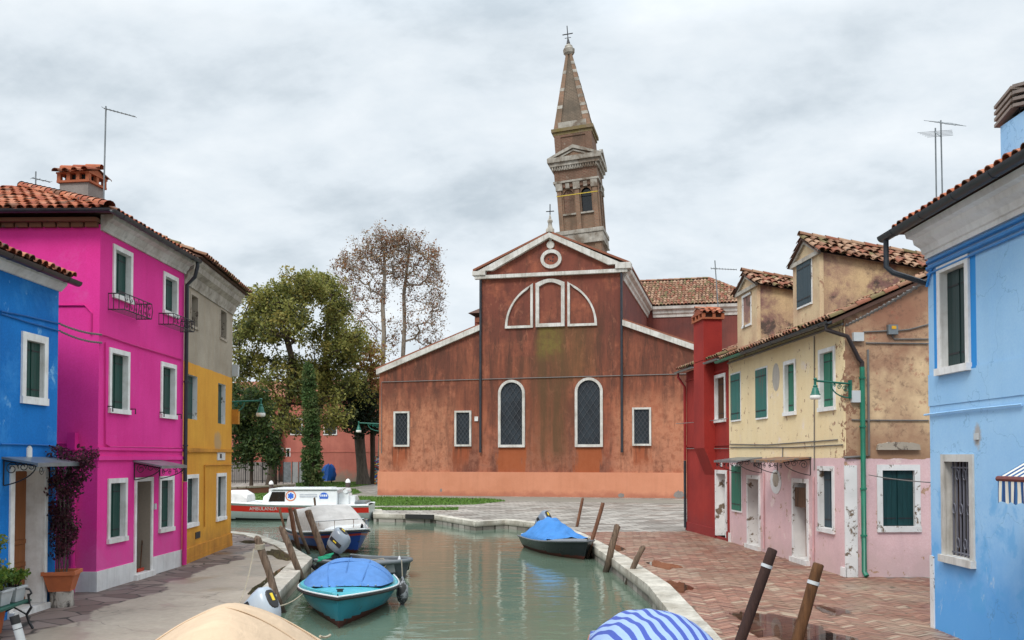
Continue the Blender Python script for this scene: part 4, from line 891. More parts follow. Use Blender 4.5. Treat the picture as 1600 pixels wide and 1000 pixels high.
# ------------------------------------------------------------------ the red house with its outside chimney
FD = Fac(FC.pt(LC+.004, -.02, 0), gnd(1073.5,828.5)); LD = FD.L
RD = thing('red_house', 'narrow dark red house with a tapering outside chimney breast', 'house', FD.A)
M['red_wall'] = plaster('red_plaster', (.33,.030,.022), (.25,.022,.018), .8, .18, bump=.2, damp=((.20,.03,.03), .8, .6), grain=.08)
zde = FD.uz(1135, 562)[1]
holes = []; rr = FD.rect(1116.5,1134,587,661); holes.append(window(RD, FD, rr, .11, .03, .13, 'shutters', 'wood_dk', 'white', .03))
rr = FD.rect(1118,1136,734,832); u0, u1, z0, z1 = rr; z0 = .10; a, b, e = u0+.12, u1-.12, z1-.12; holes.append((a, b, z0, e)); mb = MB(FD.M)
mb.box(u0, a, -.004, .03, z0, z1); mb.box(b, u1, -.004, .03, z0, z1); mb.box(a, b, -.004, .03, e, z1)
for pts in (((a,0,z0),(a,-.25,z0),(a,-.25,e),(a,0,e)), ((b,0,z0),(b,0,e),(b,-.25,e),(b,-.25,z0)), ((a,0,e),(a,-.25,e),(b,-.25,e),(b,0,e))): mb.face(pts)
dr = mb.build('doorway', M['white_peel'], RD); mb = MB(FD.M); mb.box(a, b, -.29, -.25, z0, e); mb.build('door', M['white_peel'], dr)
mb = MB(FD.M); grid_wall(mb, 0, LD, 0, zde, holes); side_wall(mb, FD, 0, 6, 0, zde); mb.face([(LD,0,0),(LD,-6,0),(LD,-6,zde),(LD,-3,zde+1.2),(LD,0,zde)]); mb.face([(0,-6,0),(LD,-6,0),(LD,-6,zde),(0,-6,zde)]); mb.build('wall', M['red_wall'], RD)
for a_, b_ in ((.0, u0-.01), (u1+.01, LD+.04)): mb = MB(FD.M); mb.box(a_, b_, -.004, .05, 0, .32); mb.build('plinth', M['red_wall'], RD)
mb = MB(FD.M); zz = FD.uz(1110, 695)[1]; mb.box(0, LD, -.004, .03, zz-.05, zz+.03); zz2 = zde-.35; mb.box(0, LD, -.004, .035, zz2, zz2+.07); mb.build('string_course', M['red_wall'], RD)
dC = .38; uc0 = FD.uz(1100, 600, dC)[0]; uc1 = FD.uz(1084, 600, dC)[0]; zlo = FD.uz(1110, 742)[1]; zmid = FD.uz(1096, 700, dC)[1]; ztp = FD.uz(1096, 500, dC)[1]
mb = MB(FD.M); mb.rings([[(u, 0, zlo), (u, .0, zde+.1), (u, dC, zde+.1), (u, dC, zmid)] for u in (uc0, uc1)]); cbm = mb.build('chimney_breast', M['red_wall'], RD)
mb = MB(FD.M); mb.box(uc0+.02, uc1-.02, -.26, dC+.0, zde+.12, ztp); ch = mb.build('chimney', M['red_wall'], RD)
mb = MB(FD.M); um = (uc0+uc1)/2; zt_ = FD.uz(1096, 487, dC)[1]+.25; mb.box(uc0-.05, uc1+.05, -.32, dC+.06, ztp+.002, ztp+.06)
for u in (uc0, uc0+(uc1-uc0)/3, uc0+(uc1-uc0)*2/3, uc1):
    for y in (-.28, .03, dC): mb.box(u-.05, u+.05, y-.05, y+.05, ztp+.06, ztp+.20)
mb.box(uc0+.06, uc1-.06, -.25, dC-.05, ztp+.05, ztp+.20, 4)
mb.ext([(uc0-.06, ztp+.20), (uc1+.06, ztp+.20), (um, ztp+.42)], -.32, dC+.06, 2); mb.build('chimney_pot', TILES, ch)
mb = MB(); sd = math.atan2(.22, (uc1-uc0)/2+.06); Lw = math.hypot(.22, (uc1-uc0)/2+.06)
for sg, ue in ((1, uc0-.08), (-1, uc1+.08)): tile_plane(mb, FD.pt(ue, dC+.09, ztp+.205), -FD.N, FD.U*sg*math.cos(sd)+Vector((0,0,math.sin(sd))), 4, 2, tl=Lw/2, r=.075)
ridge_tiles(mb, FD.pt(um, dC+.10, ztp+.43), FD.pt(um, -.34, ztp+.43), .06); mb.build('chimney_roof', TILES, ch)
ov = .32; sl = R(22); ze2 = zde+.06; mb = MB(FD.M); mb.rings([[(u, ov, ze2-.1), (u, -3.2, ze2-.1+3.52*math.tan(sl)), (u, -3.2, ze2+3.52*math.tan(sl)), (u, ov, ze2)] for u in (.0, LD+.15)]); mb.rings([[(u, -3.2, ze2-.1+3.52*math.tan(sl)), (u, -6.2, ze2-.1), (u, -6.2, ze2), (u, -3.2, ze2+3.52*math.tan(sl))] for u in (.0, LD+.15)]); mb.build('roof', TILES[4], RD)
mb = MB(); tile_plane(mb, FD.pt(0, ov+.03, ze2+.02), FD.U, -FD.N*math.cos(sl)+Vector((0,0,math.sin(sl))), int((LD+.18)/.21), 9, lambda u, v: not (uc0-.2 < u < uc1+.15 and v < .9)); mb.build('roof_tiles', TILES_OLD, RD)
gutter(RD, [FD.pt(.0, ov+.06, ze2-.05), FD.pt(uc0-.05, ov+.06, ze2-.05)], .06, 'zinc'); gutter(RD, [FD.pt(uc1+.05, ov+.06, ze2-.05), FD.pt(LD+.1, ov+.06, ze2-.05)], .06, 'zinc')
pipe(RD, [FD.pt(LD-.05, ov, ze2-.1), FD.pt(LD-.05, ov, ze2-.25), FD.pt(LD-.06, .08, ze2-.6), FD.pt(LD-.06, .08, 2.6)], .05, 'pipe_red'); pipe(RD, [FD.pt(LD-.06, .085, 2.59), FD.pt(LD-.06, .085, .1)], .052, 'gutter')
plate(RD, FD, FD.rect(1125.5, 1128.5, 723, 729), .02, 'marble', 'house_number')
wallcable(RD, FD, uzs(FD, ((1072,701),(1140,701))), .014, 'cable', .04)
# ------------------------------------------------------------------ the church
KF = Fac(gnd(592,773.5), gnd(1073,778.5)); CH = thing('church', 'red brown plastered church front with white trim, three blind upper windows and a small cross', 'church', KF.A)
unl = KF.uz(750.5, 500)[0]; unr = KF.uz(973, 500)[0]; ur = unr+unl; um = (unl+unr)/2
zal = KF.uz(593, 583)[1]; zar = KF.uz(748, 514)[1]; zcl = (KF.uz(751, 434)[1]+KF.uz(973, 419)[1])/2; zap = KF.uz(861, 368)[1]
zpl = (KF.uz(600, 735.5)[1]+KF.uz(1060, 740)[1])/2
def KU(t, p):
    q = t.n('ShaderNodeVectorMath', {0: p, 1: tuple(KF.A)}, operation='SUBTRACT').outputs[0]
    return t.n('ShaderNodeVectorMath', {0: q, 1: tuple(KF.U)}, operation='DOT_PRODUCT').outputs['Value']
arch = [KF.rect(779, 820.5, 594, 699), KF.rect(898.5, 942, 590.5, 698.5)]
rects = [KF.rect(616, 640.5, 643, 698), KF.rect(711, 737, 642, 697.5), KF.rect(988, 1017.5, 637, 696.5)]
lun_c = KF.rect(837.5, 882.5, 437, 511.5)
def ch_extra(t, p, z, col):
    u = KU(t, p); uj = t.math('ADD', u, t.rng(t.noise(t.map(p, (1,1,.12)), 1.3, 6, .65), 0, 1, -1.1, 1.1)); zj = t.math('ADD', z, t.rng(t.noise(p, .7, 6, .65), 0, 1, -1.1, 1.1))
    v = t.noise(t.map(p, (1,1,.10)), 1.3, 7, .66); w = t.noise(p, .55, 8, .66); big = t.noise(p, .16, 5, .6); sp = t.noise(p, 2.4, 8, .72)
    col = t.mix(t.rng(big, .38, .62), (.235,.070,.040), (.33,.110,.058)); col = t.mix(t.rng(v, .42, .60, 0, .85), col, (.125,.045,.030))
    col = t.mix(t.rng(zj, 8.5, 11.5, 0, .7), col, (.165,.050,.036)); col = t.mix(t.rng(w, .52, .66, 0, .7), col, (.36,.115,.062))
    lw = t.math('MULTIPLY', t.rng(zj, 7.6, 5.6), t.math('ADD', t.rng(u, 6.2, 5.0), t.rng(u, 16.6, 17.4), clamp=True))      # paler weathered low walls of the aisles
    col = t.mix(t.math('MULTIPLY', lw, t.rng(sp, .36, .58, .2, .9)), col, (.50,.215,.12))
    l2 = t.rng(zj, 6.2, 2.6, 0, .5); col = t.mix(t.math('MULTIPLY', l2, t.rng(sp, .4, .62)), col, (.47,.20,.125))
    col = t.mix(t.rng(sp, .55, .70, 0, .6), col, (.10,.038,.027)); col = t.mix(t.rng(t.noise(t.map(p, (1.2,1.2,.28)), 1.1, 8, .74, .4), .50, .64, 0, .5), col, (.085,.035,.026)); col = t.mix(t.rng(t.noise(p, 1.1, 8, .75, .5), .60, .68, 0, .4), col, (.40,.15,.09))
    fv = t.noise(t.map(p, (2.3,2.3,.30)), 1.0, 8, .74, .4); gr_ = t.math('MULTIPLY', t.rng(zj, 6.0, 8.5), t.rng(zj, 13.6, 11.5)); col = t.mix(t.math('MULTIPLY', gr_, t.rng(fv, .42, .60, .1, .75)), col, (.085,.038,.026)); col = t.mix(t.math('MULTIPLY', t.rng(fv, .54, .66, 0, .6), t.rng(w, .40, .58)), col, (.075,.036,.026)); col = t.mix(t.rng(t.noise(t.map(p, (1.3,1.3,.6)), 1.3, 8, .75, .6), .56, .66, 0, .5), col, (.40,.155,.09))
    def box(a, b, z0, z1, soft=.3):
        m = t.math('MULTIPLY', t.rng(uj, a-soft, a+soft), t.rng(uj, b+soft, b-soft)); return t.math('MULTIPLY', m, t.math('MULTIPLY', t.rng(zj, z0-.4, z0+.6), t.rng(z, z1+.05, z1-.05)))
    a, b, c, e = lun_c                                                                             # algae running down from the middle blind window
    col = t.mix(t.math('MULTIPLY', t.math('MULTIPLY', box(a, b, zpl+1, c, .35), t.rng(v, .32, .55, .25, 1)), .75), col, (.095,.058,.026)); col = t.mix(t.math('MULTIPLY', t.math('MULTIPLY', box(a+.1, b-.1, c-2.0, c, .3), t.rng(sp, .35, .6, .3, 1)), .75), col, (.175,.135,.035))
    col = t.mix(t.math('MULTIPLY', box(b-.2, b+1.9, 8, c, .7), .4), col, (.13,.085,.03)); col = t.mix(t.math('MULTIPLY', box(a-1.5, b+1.2, zpl, c-2, .8), .28), col, (.12,.06,.03))
    for r in arch: col = t.mix(t.math('MULTIPLY', box(r[0]+.1, r[1]-.1, zpl-.5, r[2], .06), .8), col, (.33,.085,.028))
    for r in rects: col = t.mix(t.math('MULTIPLY', t.math('MULTIPLY', box(r[0], r[1], zpl+.3, r[2], .1), t.rng(v, .40, .5)), .8), col, (.30,.075,.03)); col = t.mix(t.math('MULTIPLY', t.math('MULTIPLY', box(r[0]-.1, r[1]+.1, zpl+.8, r[2], .1), t.rng(t.noise(t.map(p, (3,3,.2)), 1.7, 4), .52, .6)), .6), col, (.09,.04,.025))
    return col
M['church_wall'] = plaster('weathered_red_plaster', (.3,.07,.04), None, .5, .0, bump=.3, extra=ch_extra, grain=.16)
M['church_side'] = plaster('church_side_plaster', (.21,.062,.048), (.115,.045,.04), .4, .5, bump=.3, peel=[((.33,.13,.09), .62, .5, .12)])
M['church_plinth'] = plaster('salmon_plinth', (.60,.255,.150), (.53,.215,.12), .5, .12, peel=[((.5,.47,.42), .735, .7, .01)], damp=((.33,.11,.07), .5, .6), grain=.06)
mb = MB(KF.M)
mb.ext([(0,0),(ur,0),(ur,zal),(unr,zar),(unr,zcl+.3),(um,zap),(unl,zcl+.3),(unl,zar),(0,zal)], -.5, 0)
mb.build('front_wall', M['church_wall'], CH)
mb = MB(KF.M); mb.box(-.06, ur, -.6, .12, 0, zpl); mb.build('plinth', M['church_plinth'], CH)
ND = 17.6                                              # nave and aisles behind the front
mb = MB(KF.M); zt = zcl+.05
mb.face([(unr,-.5,0),(unr,-ND,0),(unr,-ND,zt),(unr,-.5,zt)]); mb.face([(unl,-.5,0),(unl,-ND,0),(unl,-ND,zt),(unl,-.5,zt)]); mb.face([(0,-.5,0),(0,-ND,0),(0,-ND,zal),(0,-.5,zal)]); mb.face([(ur,-.5,0),(ur,-ND,0),(ur,-ND,zal),(ur,-.5,zal)])
tx0, tx1, td = unl-5.5, unr+9.5, 9.0                   # transept
mb.box(tx0, tx1, -ND-td, -ND, 0, zt-.1); mb.build('side_wall', M['church_side'], CH)
mb = MB()
KS = Fac(KF.pt(unr,-.3,0), KF.pt(unr,-ND,0)); KS.N = KF.U.copy(); KS.M = Matrix(((KS.U.x, KS.N.x, 0, KS.A.x), (KS.U.y, KS.N.y, 0, KS.A.y), (0,0,1,0), (0,0,0,1)))
pf = [(0,zt-.75),(.08,zt-.75),(.10,zt-.55),(.22,zt-.42),(.24,zt-.22),(.46,zt-.08),(.50,zt+.16),(0,zt+.16)]
moulding(mb, KS, 0, KS.L-.0, pf)
KT = Fac(KF.pt(unr+.5,-ND,0), KF.pt(tx1,-ND,0)); KT.N = KF.N.copy(); KT.M = Matrix(((KT.U.x, KT.N.x, 0, KT.A.x), (KT.U.y, KT.N.y, 0, KT.A.y), (0,0,1,0), (0,0,0,1))); moulding(mb, KT, 0, KT.L, pf)
mb.build('cornice', M['istria'], CH, smooth=R(35))
mb = MB(KF.M)                                          # pediment mouldings
mb.box(unl-.35, unr+.35, -.05, .30, zcl-.22, zcl+.02); mb.box(unl-.5, unl+.45, -.5, .40, zcl+.021, zcl+.32); mb.box(unr-.45, unr+.6, -.5, .42, zcl+.021, zcl+.42)
zr0 = zcl+.33
for sg, ue in ((1, unl), (-1, unr)):
    x0 = ue-sg*.1; mb.ext([(x0, zr0), (um, zap+.14), (um, zap-.20), (x0+sg*1.05, zr0)], -.05, .34)
for sg, ue, ui in ((1, 0, unl), (-1, ur, unr)):
    mb.ext([(ue-sg*.15, zal-.12), (ui, zar-.12), (ui, zar+.26), (ue-sg*.15, zal+.26)], -.05, .24)
mb.build('gable_moulding', M['istria'], CH)
ssl = (zap-zcl-.3)/(um-unl); mb = MB(KF.M)
for sg, ue in ((1, unl), (-1, unr)):
    mb.rings([[(ue-sg*.5, y, zcl+.36), (um, y, zap+.16), (um, y, zap+.30), (ue-sg*.5, y, zcl+.50)] for y in (.20, -ND-.5)])
for sg, ue, ui in ((1, 0, unl), (-1, ur, unr)): mb.rings([[(ue-sg*.3, y, zal+.262-.02), (ui, y, zar+.262), (ui, y, zar+.38), (ue-sg*.3, y, zal+.36)] for y in (.10, -ND)])
mb.build('roof', TILES_OLD[2], CH)
# tiled transept roof, hipped
zt = zt+.2; mb = MB(KF.M); hz = 3.1; y0, y1 = -ND+.5, -ND-td-.5; ym = (y0+y1)/2; q = [(tx0-.5,y0,zt),(tx1+.5,y0,zt),(tx1+.5,y1,zt),(tx0-.5,y1,zt)]; k0, k1 = (tx0+4.4,ym,zt+hz), (tx1-4.4,ym,zt+hz)
for pts in ((q[0],q[1],k1,k0),(q[1],q[2],k1),(q[2],q[3],k0,k1),(q[3],q[0],k0)): mb.face(pts)
mb.build('transept_roof', TILES[4], CH)
mb = MB(); hs = math.atan2(hz, (y0-y1)/2); V = -KF.N*math.cos(hs)+Vector((0,0,math.sin(hs))); W_ = tx1-tx0+1; slp = math.hypot(hz, (y0-y1)/2)
tile_plane(mb, KF.pt(tx0-.5, y0+.05, zt+.03), KF.U, V, int(W_/.30), int(slp/.5), lambda u, v: u > 12 and v*math.cos(hs) < min(u, W_-u)*1.02, tw=.30, tl=.5, r=.13)
ridge_tiles(mb, KF.pt(*k0), KF.pt(*k1), .16, .5); ridge_tiles(mb, KF.pt(*q[1]), KF.pt(*k1), .16, .5); mb.build('roof_tiles', TILES_OLD, CH)
# windows of the front
def arch_poly(r, g, n=16):
    u0, u1, z0, z1 = r[0]+g, r[1]-g, r[2]+g, r[3]-g; rad = (u1-u0)/2; zc_ = z1-rad
    return [(u0, z0)]+[((u0+u1)/2-rad*math.cos(PI*k/n), zc_+rad*math.sin(PI*k/n)) for k in range(n+1)]+[(u1, z0)]
def frame_between(mb, P, Q, d0, d1):
    n = len(P)
    mb.rings([[(*[p[0]], d, p[1]) for d, p in ((d0, P[k % n]), (d1, P[k % n]), (d1, Q[k % n]), (d0, Q[k % n]))] for k in range(n+1)], cap=False)
def lattice(mb, poly, d, st, rad):
    us = [p[0] for p in poly]; zs = [p[1] for p in poly]; u0, u1, z0, z1 = min(us), max(us), min(zs), max(zs); asp = 1.45
    for sg in (1, -1):
        k = u0-(z1-z0); 
        while k < u1+(z1-z0):
            seg = None
            for i in range(121):
                z = z0+(z1-z0)*i/120; u = k+sg*(z-z0)/asp if sg > 0 else k+(z1-z)/asp
                if inpoly(u, z, poly):
                    if seg is None: seg = [(u, z), (u, z)]
                    seg[1] = (u, z)
            if seg and seg[0] != seg[1]: mb.bar((seg[0][0], d, seg[0][1]), (seg[1][0], d, seg[1][1]), rad, rad, up=(0,1,0))
            k += st
M['leadbar'] = paint('lead_bars', (.075,.08,.09), .6, .2)
M['church_glass'] = (lambda t: t.bsdf(t.mix(t.rng(t.noise(t.pos(), .8, 4), .35, .65), (.008,.011,.016), (.02,.03,.04)), .55, t.bump(t.noise(t.pos(), 6, 2), .25, .02)))(NT('leaded_glass'))
for r, ar in [(x, True) for x in arch]+[(x, False) for x in rects]:
    mk = (lambda g: arch_poly(r, g)) if ar else (lambda g: [(r[0]+g, r[2]+g), (r[0]+g, r[3]-g), (r[1]-g, r[3]-g), (r[1]-g, r[2]+g)])
    w = .18 if ar else .13; mb = MB(KF.M); frame_between(mb, mk(0), mk(w), -.01, .16); fr = mb.build('window', M['istria'], CH)
    mb = MB(KF.M); mb.face([(u, .02, z) for u, z in mk(w)]); mb.build('glass', M['church_glass'], fr)
    mb = MB(KF.M); lattice(mb, mk(w), .06, .44 if ar else .28, .022); mb.build('lattice', M['leadbar'], fr)
# the three blind windows of the upper wall
ll = KF.rect(789.5, 833, 443, 514); lr = KF.rect(887, 933, 441, 510); zb_ = (ll[2]+lr[2])/2; zt_ = lun_c[3]; fw = .17
uc = (lun_c[0]+lun_c[1])/2
mb = MB(KF.M)
for sg, e0, e1 in ((-1, ll[1], ll[0]), (1, lr[0], lr[1])):
    Wd = abs(e1-e0); Ht = (KF.uz(832, 443)[1]-zb_)
    mkq = lambda g: [(e0+sg*g, zb_+g)]+[(uc+sg*((abs(e1-uc)-g)*math.cos(a)), zb_+g+(Ht*1.06-2*g)*math.sin(a)/1.0) for a in [PI/2*k/14 for k in range(15)] if uc*sg+(abs(e1-uc)-g)*math.cos(a) > e0*sg+g]+[(e0+sg*g, zb_+Ht-g)]
    P, Q = mkq(0), mkq(fw)
    n = min(len(P), len(Q)); 
    def resample(L, n=30):
        arc = L[1:]; d = [0]
        for a, b in zip(arc[:-1], arc[1:]): d.append(d[-1]+math.dist(a, b))
        out = []
        for k in range(n):
            s_ = d[-1]*k/(n-1); i = max(j for j in range(len(d)) if d[j] <= s_+1e-9); i = min(i, len(arc)-2); f = (s_-d[i])/max(1e-9, d[i+1]-d[i]); out.append((arc[i][0]+(arc[i+1][0]-arc[i][0])*f, arc[i][1]+(arc[i+1][1]-arc[i][1])*f))
        return [L[0]]+out
    frame_between(mb, resample(P), resample(Q), -.01, .14)
c_ = lun_c; hh = c_[3]-c_[2]
mk2 = lambda g: [(c_[0]+g, c_[2]+g)]+[(c_[0]+g+(c_[1]-c_[0]-2*g)*k/10, c_[3]-g-.28+.28*math.sin(PI*k/10)) for k in range(11)]+[(c_[1]-g, c_[2]+g)]
frame_between(mb, mk2(0), mk2(.24), -.01, .16)
mb.build('blind_window_frame', M['istria'], CH)
oc = KF.uz(861.5, 405); ell = lambda a, b: [(oc[0]+a*math.cos(2*PI*k/28), oc[1]+b*math.sin(2*PI*k/28)) for k in range(28)]
mb = MB(KF.M); frame_between(mb, ell(.74, .66), ell(.52, .42), -.01, .16); ow = mb.build('oval_window', M['istria'], CH)
mb = MB(KF.M); mb.face([(u, .02, z) for u, z in ell(.53, .43)]); 
for dx, dz in ((-.2,.02),(.12,.12),(.1,-.14),(-.06,-.1)): mb.box(oc[0]+dx-.05, oc[0]+dx+.05, .015, .03, oc[1]+dz-.05, oc[1]+dz+.05, 1)
mb.build('pierced_panel', [M['church_wall'], M['iron']], ow)
mb = MB(KF.M); o2 = KF.uz(860.5, 383); o3 = KF.uz(860.5, 374); mb.ext([(o2[0]+.27*math.cos(2*PI*k/20), o2[1]+.27*math.sin(2*PI*k/20)) for k in range(20)], -.01, .12); mb.ext([(o3[0]+.11*math.cos(2*PI*k/12), o3[1]+.16*math.sin(2*PI*k/12)) for k in range(12)], -.01, .1); mb.build('relief', M['istria'], CH)
mb = MB(KF.M); zz = zap+.2; mb.lathe([(.30,0),(.30,.22),(.17,.38),(.13,.65),(.19,.76),(.17,.88),(.08,.95),(.09,1.0),(.04,1.25)], (um,-.0,zz), 10); fin = mb.build('finial', M['stain_stone'], CH, smooth=R(40))
mb = MB(KF.M); zt3 = KF.uz(860.5, 319)[1]; mb.tube([(um,0,zz+1.2),(um,0,zt3)], .035, 6); mb.tube([(um-.28,0,zt3-.5),(um+.28,0,zt3-.5)], .035, 6); mb.build('cross', M['iron'], fin)
for px, yt in ((751.6, 437), (971.5, 424)): pipe(CH, [KF.pt(KF.uz(px, 500)[0], .14, KF.uz(px, yt)[1]-.05), KF.pt(KF.uz(px, 500)[0], .14, KF.uz(px, 707)[1])], .085, 'gutter')
a = KF.uz(597, 597); b = KF.uz(1068, 584); wallcable(CH, KF, [(a[0], 3.0), (a[0], a[1]), (b[0]*.5, (a[1]+b[1])/2), (ur, b[1])], .03, 'cable', .06)
for cx_, cy_, rw_, rh_ in ((1061, 773, 8, 6), (971, 774, 5, 3.5), (690, 766, 2, 3)):
    pu_, pz_ = KF.uz(cx_, cy_); k__ = .042; mb = MB(KF.M); mb.ext([(pu_+rw_*k__*math.cos(2*PI*q/26)*(1+.5*mnoise.noise(Vector((q*.8, cx_, 0)))), max(.02, pz_+rh_*k__*math.sin(2*PI*q/26)*(1+.5*mnoise.noise(Vector((q*.8, cx_, 5)))))) for q in range(26)], .1, .124); mb.build('bare_patch', M['grey_stucco'], CH)
plate(CH, KF, KF.rect(742, 747.5, 651, 658), .10, 'marble', 'notice_plate')
mb = MB(KF.M); mb.box(unl-1.5, unl-.6, -6, -4.6, zar-1.5, zar+1.15); mb.build('turret', M['church_side'], CH); mb = MB(KF.M); mb.box(unl-1.65, unl-.45, -6.2, -4.4, zar+1.16, zar+1.5); mb.build('turret_roof', TILES_OLD[2], CH)
mb = MB(KF.M); uw, zw_ = unr+.0, 0
KSr = KS; w0 = (ND-3.4, ND-2.2); mb = MB(KS.M); mb.box(w0[0], w0[1], -.01, .12, 8.0, 12.6); sw = mb.build('window', M['istria'], CH); mb = MB(KS.M); mb.box(w0[0]+.28, w0[1]-.28, .121, .13, 8.4, 12.3); mb.build('glass', M['church_glass'], sw)

# ------------------------------------------------------------------ the leaning bell tower
TY = 112.0; pb = at(918, 500, TY); sc_t = TY/FPX
zof = lambda py: at(900, py, TY-2.0*min(1, max(0, (py-70)/120))).z
lean = -math.atan((918-890)/(500-75.0))*1.12
base = Vector((.45+at(918+ (745-500)*28/425.0, 745, TY).x, TY, 0))
TW = thing('bell_tower', 'tall leaning brick bell tower with a pointed spire behind the church', 'tower', base)
def tb(mb, w, d, z0, z1, m=0, cx=0, cy=0): mb.box(cx-w/2, cx+w/2, cy-d/2, cy+d/2, z0, z1, m)
Zl = lambda py: zof(py)                                # local heights along the axis
def tower_brick(nm, a, b, st):
    def ex(t, p, z, col):
        n = t.noise(p, .5, 7, .7); v = t.noise(t.map(p, (1,1,.2)), .8, 6, .65); br = t.n('ShaderNodeTexBrick', {'Vector': t.map(t.pos(True), (1,1,1), (R(90),0,0)), 'Color1': a, 'Color2': b, 'Mortar': (.22,.17,.12), 'Scale': 1.0, 'Mortar Size': .03, 'Brick Width': .5, 'Row Height': .18})
        c = t.mix(t.rng(n, .40, .66), br.outputs[0], st); c = t.mix(t.rng(v, .5, .68, 0, .6), c, (.07,.05,.035)); return t.mix(t.rng(t.noise(p, 1.6, 7, .7), .62, .7, 0, .5), c, (.42,.38,.32))
    return plaster(nm, a, b, 1, 0, extra=ex, bump=.4, grain=.14)
M['tower'] = tower_brick('tower_brick', (.275,.142,.088), (.20,.10,.062), (.17,.118,.08))
M['spire'] = tower_brick('spire_brick', (.135,.095,.07), (.10,.075,.055), (.092,.074,.055))
M['tower_red'] = tower_brick('tower_red_brick', (.205,.092,.062), (.15,.065,.045), (.14,.085,.058))
M['tower_stone'] = plaster('tower_stone', (.42,.39,.34), (.19,.16,.125), .8, .6, peel=[((.15,.11,.08), .54, .8, .10)])
M['tower_moss'] = plaster('mossy_ledge', (.17,.13,.045), (.20,.15,.10), 1.2, .3)
HB = Zl(352); mb = MB(); tb(mb, 5.9, 5.9, 0, Zl(377)); mb.build('shaft', M['tower'], TW)
pc = MB()
def addpart(name, mat, fn): 
    mb = MB(Matrix.Translation(base)); fn(mb); return mb.build(name, mat, TW, smooth=None)
for o in list(TW.children): bpy.data.objects.remove(o)
addpart('shaft', M['tower'], lambda m: (tb(m, 5.8, 5.8, 0, Zl(378)), [tb(m, .9, .2, 0, Zl(379), cx=x, cy=-2.95) for x in (-2.4, 0, 2.4)]))
addpart('belfry_base', M['tower_stone'], lambda m: (tb(m, 6.7, 6.7, Zl(364), Zl(358)), tb(m, 6.45, 6.45, Zl(378), Zl(364)), tb(m, 6.6, 6.6, Zl(380), Zl(378))))
zb0, zb1 = Zl(358), Zl(289)
def belfry(m):
    w = 5.5; op = []
    for x in (-1.25, 1.25):
        a = arch_poly((x-.72, x+.72, zb0+2.1, zb1-.25), 0, 10); op.append(a)
    # front wall pieces around the right opening: piers, sill and spandrel
    for x0, x1 in ((-2.75, -1.97), (-.53, .53), (1.97, 2.75)): m.box(x0, x1, -2.75, -2.2, zb0, zb1)
    for x in (-1.25, 1.25):
        m.box(x-.72, x+.72, -2.7, -2.2, zb0, zb0+2.1)
        for k in range(10):
            a, b = op[0 if x < 0 else 1][1+k], op[0 if x < 0 else 1][2+k]; m.rings([[(p[0], y, p[1]), (p[0], y, zb1)] + [] for p in (a, b) for y in (-2.7,)], closed=False, cap=False) if 0 else m.face([(a[0],-2.7,a[1]),(b[0],-2.7,b[1]),(b[0],-2.7,zb1),(a[0],-2.7,zb1)])
    m.box(-1.97, -.53, -2.45, -2.2, zb0+2.1, zb1-.02)          # the left arch is bricked up
    for y0, y1 in ((-2.2, 2.2),): m.box(2.2, 2.75, y0, y1, zb0, zb1); m.box(-2.75, -2.2, y0, y1, zb0, zb1)
    m.box(-2.75, 2.75, 2.2, 2.75, zb0, zb1)
addpart('belfry', M['tower'], belfry)
addpart('bricked_arch', M['tower_red'], lambda m: m.box(-1.95, -.55, -2.5, -2.46, zb0+2.1, zb1-.3))
addpart('bell_opening', M['glass'], lambda m: m.box(.53, 1.97, -2.25, -2.24, zb0+2.1, zb1-.05))
addpart('pilaster', M['tower'], lambda m: [tb(m, .62, .3, zb0, zb1, cx=x, cy=-2.88) for x in (-2.5, 0, 2.5)]+[tb(m, .3, .62, zb0, zb1, cx=2.88, cy=y) for y in (-2.45, 0, 2.4)])
for q_ in [(.95, .5, zb1-.35, zb1+.55, 0, x, -2.9) for x in (-2.45, 0, 2.45)]+[(.5, .9, zb1-.35, zb1+.55, 0, 2.92, y) for y in (0, 2.4)]: addpart('capital', M['tower_stone'], lambda m: tb(m, *q_))
for x in (-1.25, 1.25): addpart('keystone', M['tower_stone'], lambda m: tb(m, .55, .4, zb1-.15, zb1+.45, cx=x, cy=-2.9)); addpart('sill', M['tower_stone'], lambda m: tb(m, 1.85, .2, zb0+1.95, zb0+2.15, cx=x, cy=-2.85))
addpart('tie_rod', paint('yellow_strap', (.50,.36,.03), .6, .2), lambda m: m.box(-2.9, 2.9, -3.07, -3.05, zb1-1.05, zb1-.95))
ze0, ze1 = zb1+.55, Zl(243)
addpart('frieze', M['tower_red'], lambda m: (tb(m, 5.9, 5.9, zb1, ze0+.01), tb(m, 6.0, 6.0, ze0+.25, Zl(262))))
addpart('cornice', M['tower_stone'], lambda m: (tb(m, 6.4, 6.4, ze0+.011, ze0+.25), tb(m, 6.5, 6.5, Zl(262), Zl(256)), tb(m, 7.0, 7.0, Zl(256), Zl(250)), tb(m, 7.5, 7.5, Zl(250), ze1)))
addpart('dentil', M['tower_stone'], lambda m: [tb(m, .16, .2, Zl(261), Zl(256.5), cx=-3.1+.36*k, cy=-3.33) for k in range(18)])
zp = Zl(226)
def gab(m):
    for y0, y1, s_, z0, z1 in ((-3.75, -3.3, 1, ze1, zp),):
        for sg in (-1, 1): m.ext([(sg*3.75, z0), (0, z1), (0, z1-.42), (sg*2.9, z0)], y0, y1); m.ext([(sg*2.3, z0+.02), (0, z0+(z1-z0)*.62), (0, z0+(z1-z0)*.46), (sg*1.75, z0+.02)], y0+.2, y1)
    for sg in (-1, 1): m.rings([[(3.3, sg*3.75, ze1), (3.3, 0, zp), (3.3, 0, zp-.42), (3.3, sg*2.9, ze1)], [(3.75, sg*3.75, ze1), (3.75, 0, zp), (3.75, 0, zp-.42), (3.75, sg*2.9, ze1)]])
addpart('pediment', M['tower_stone'], gab)
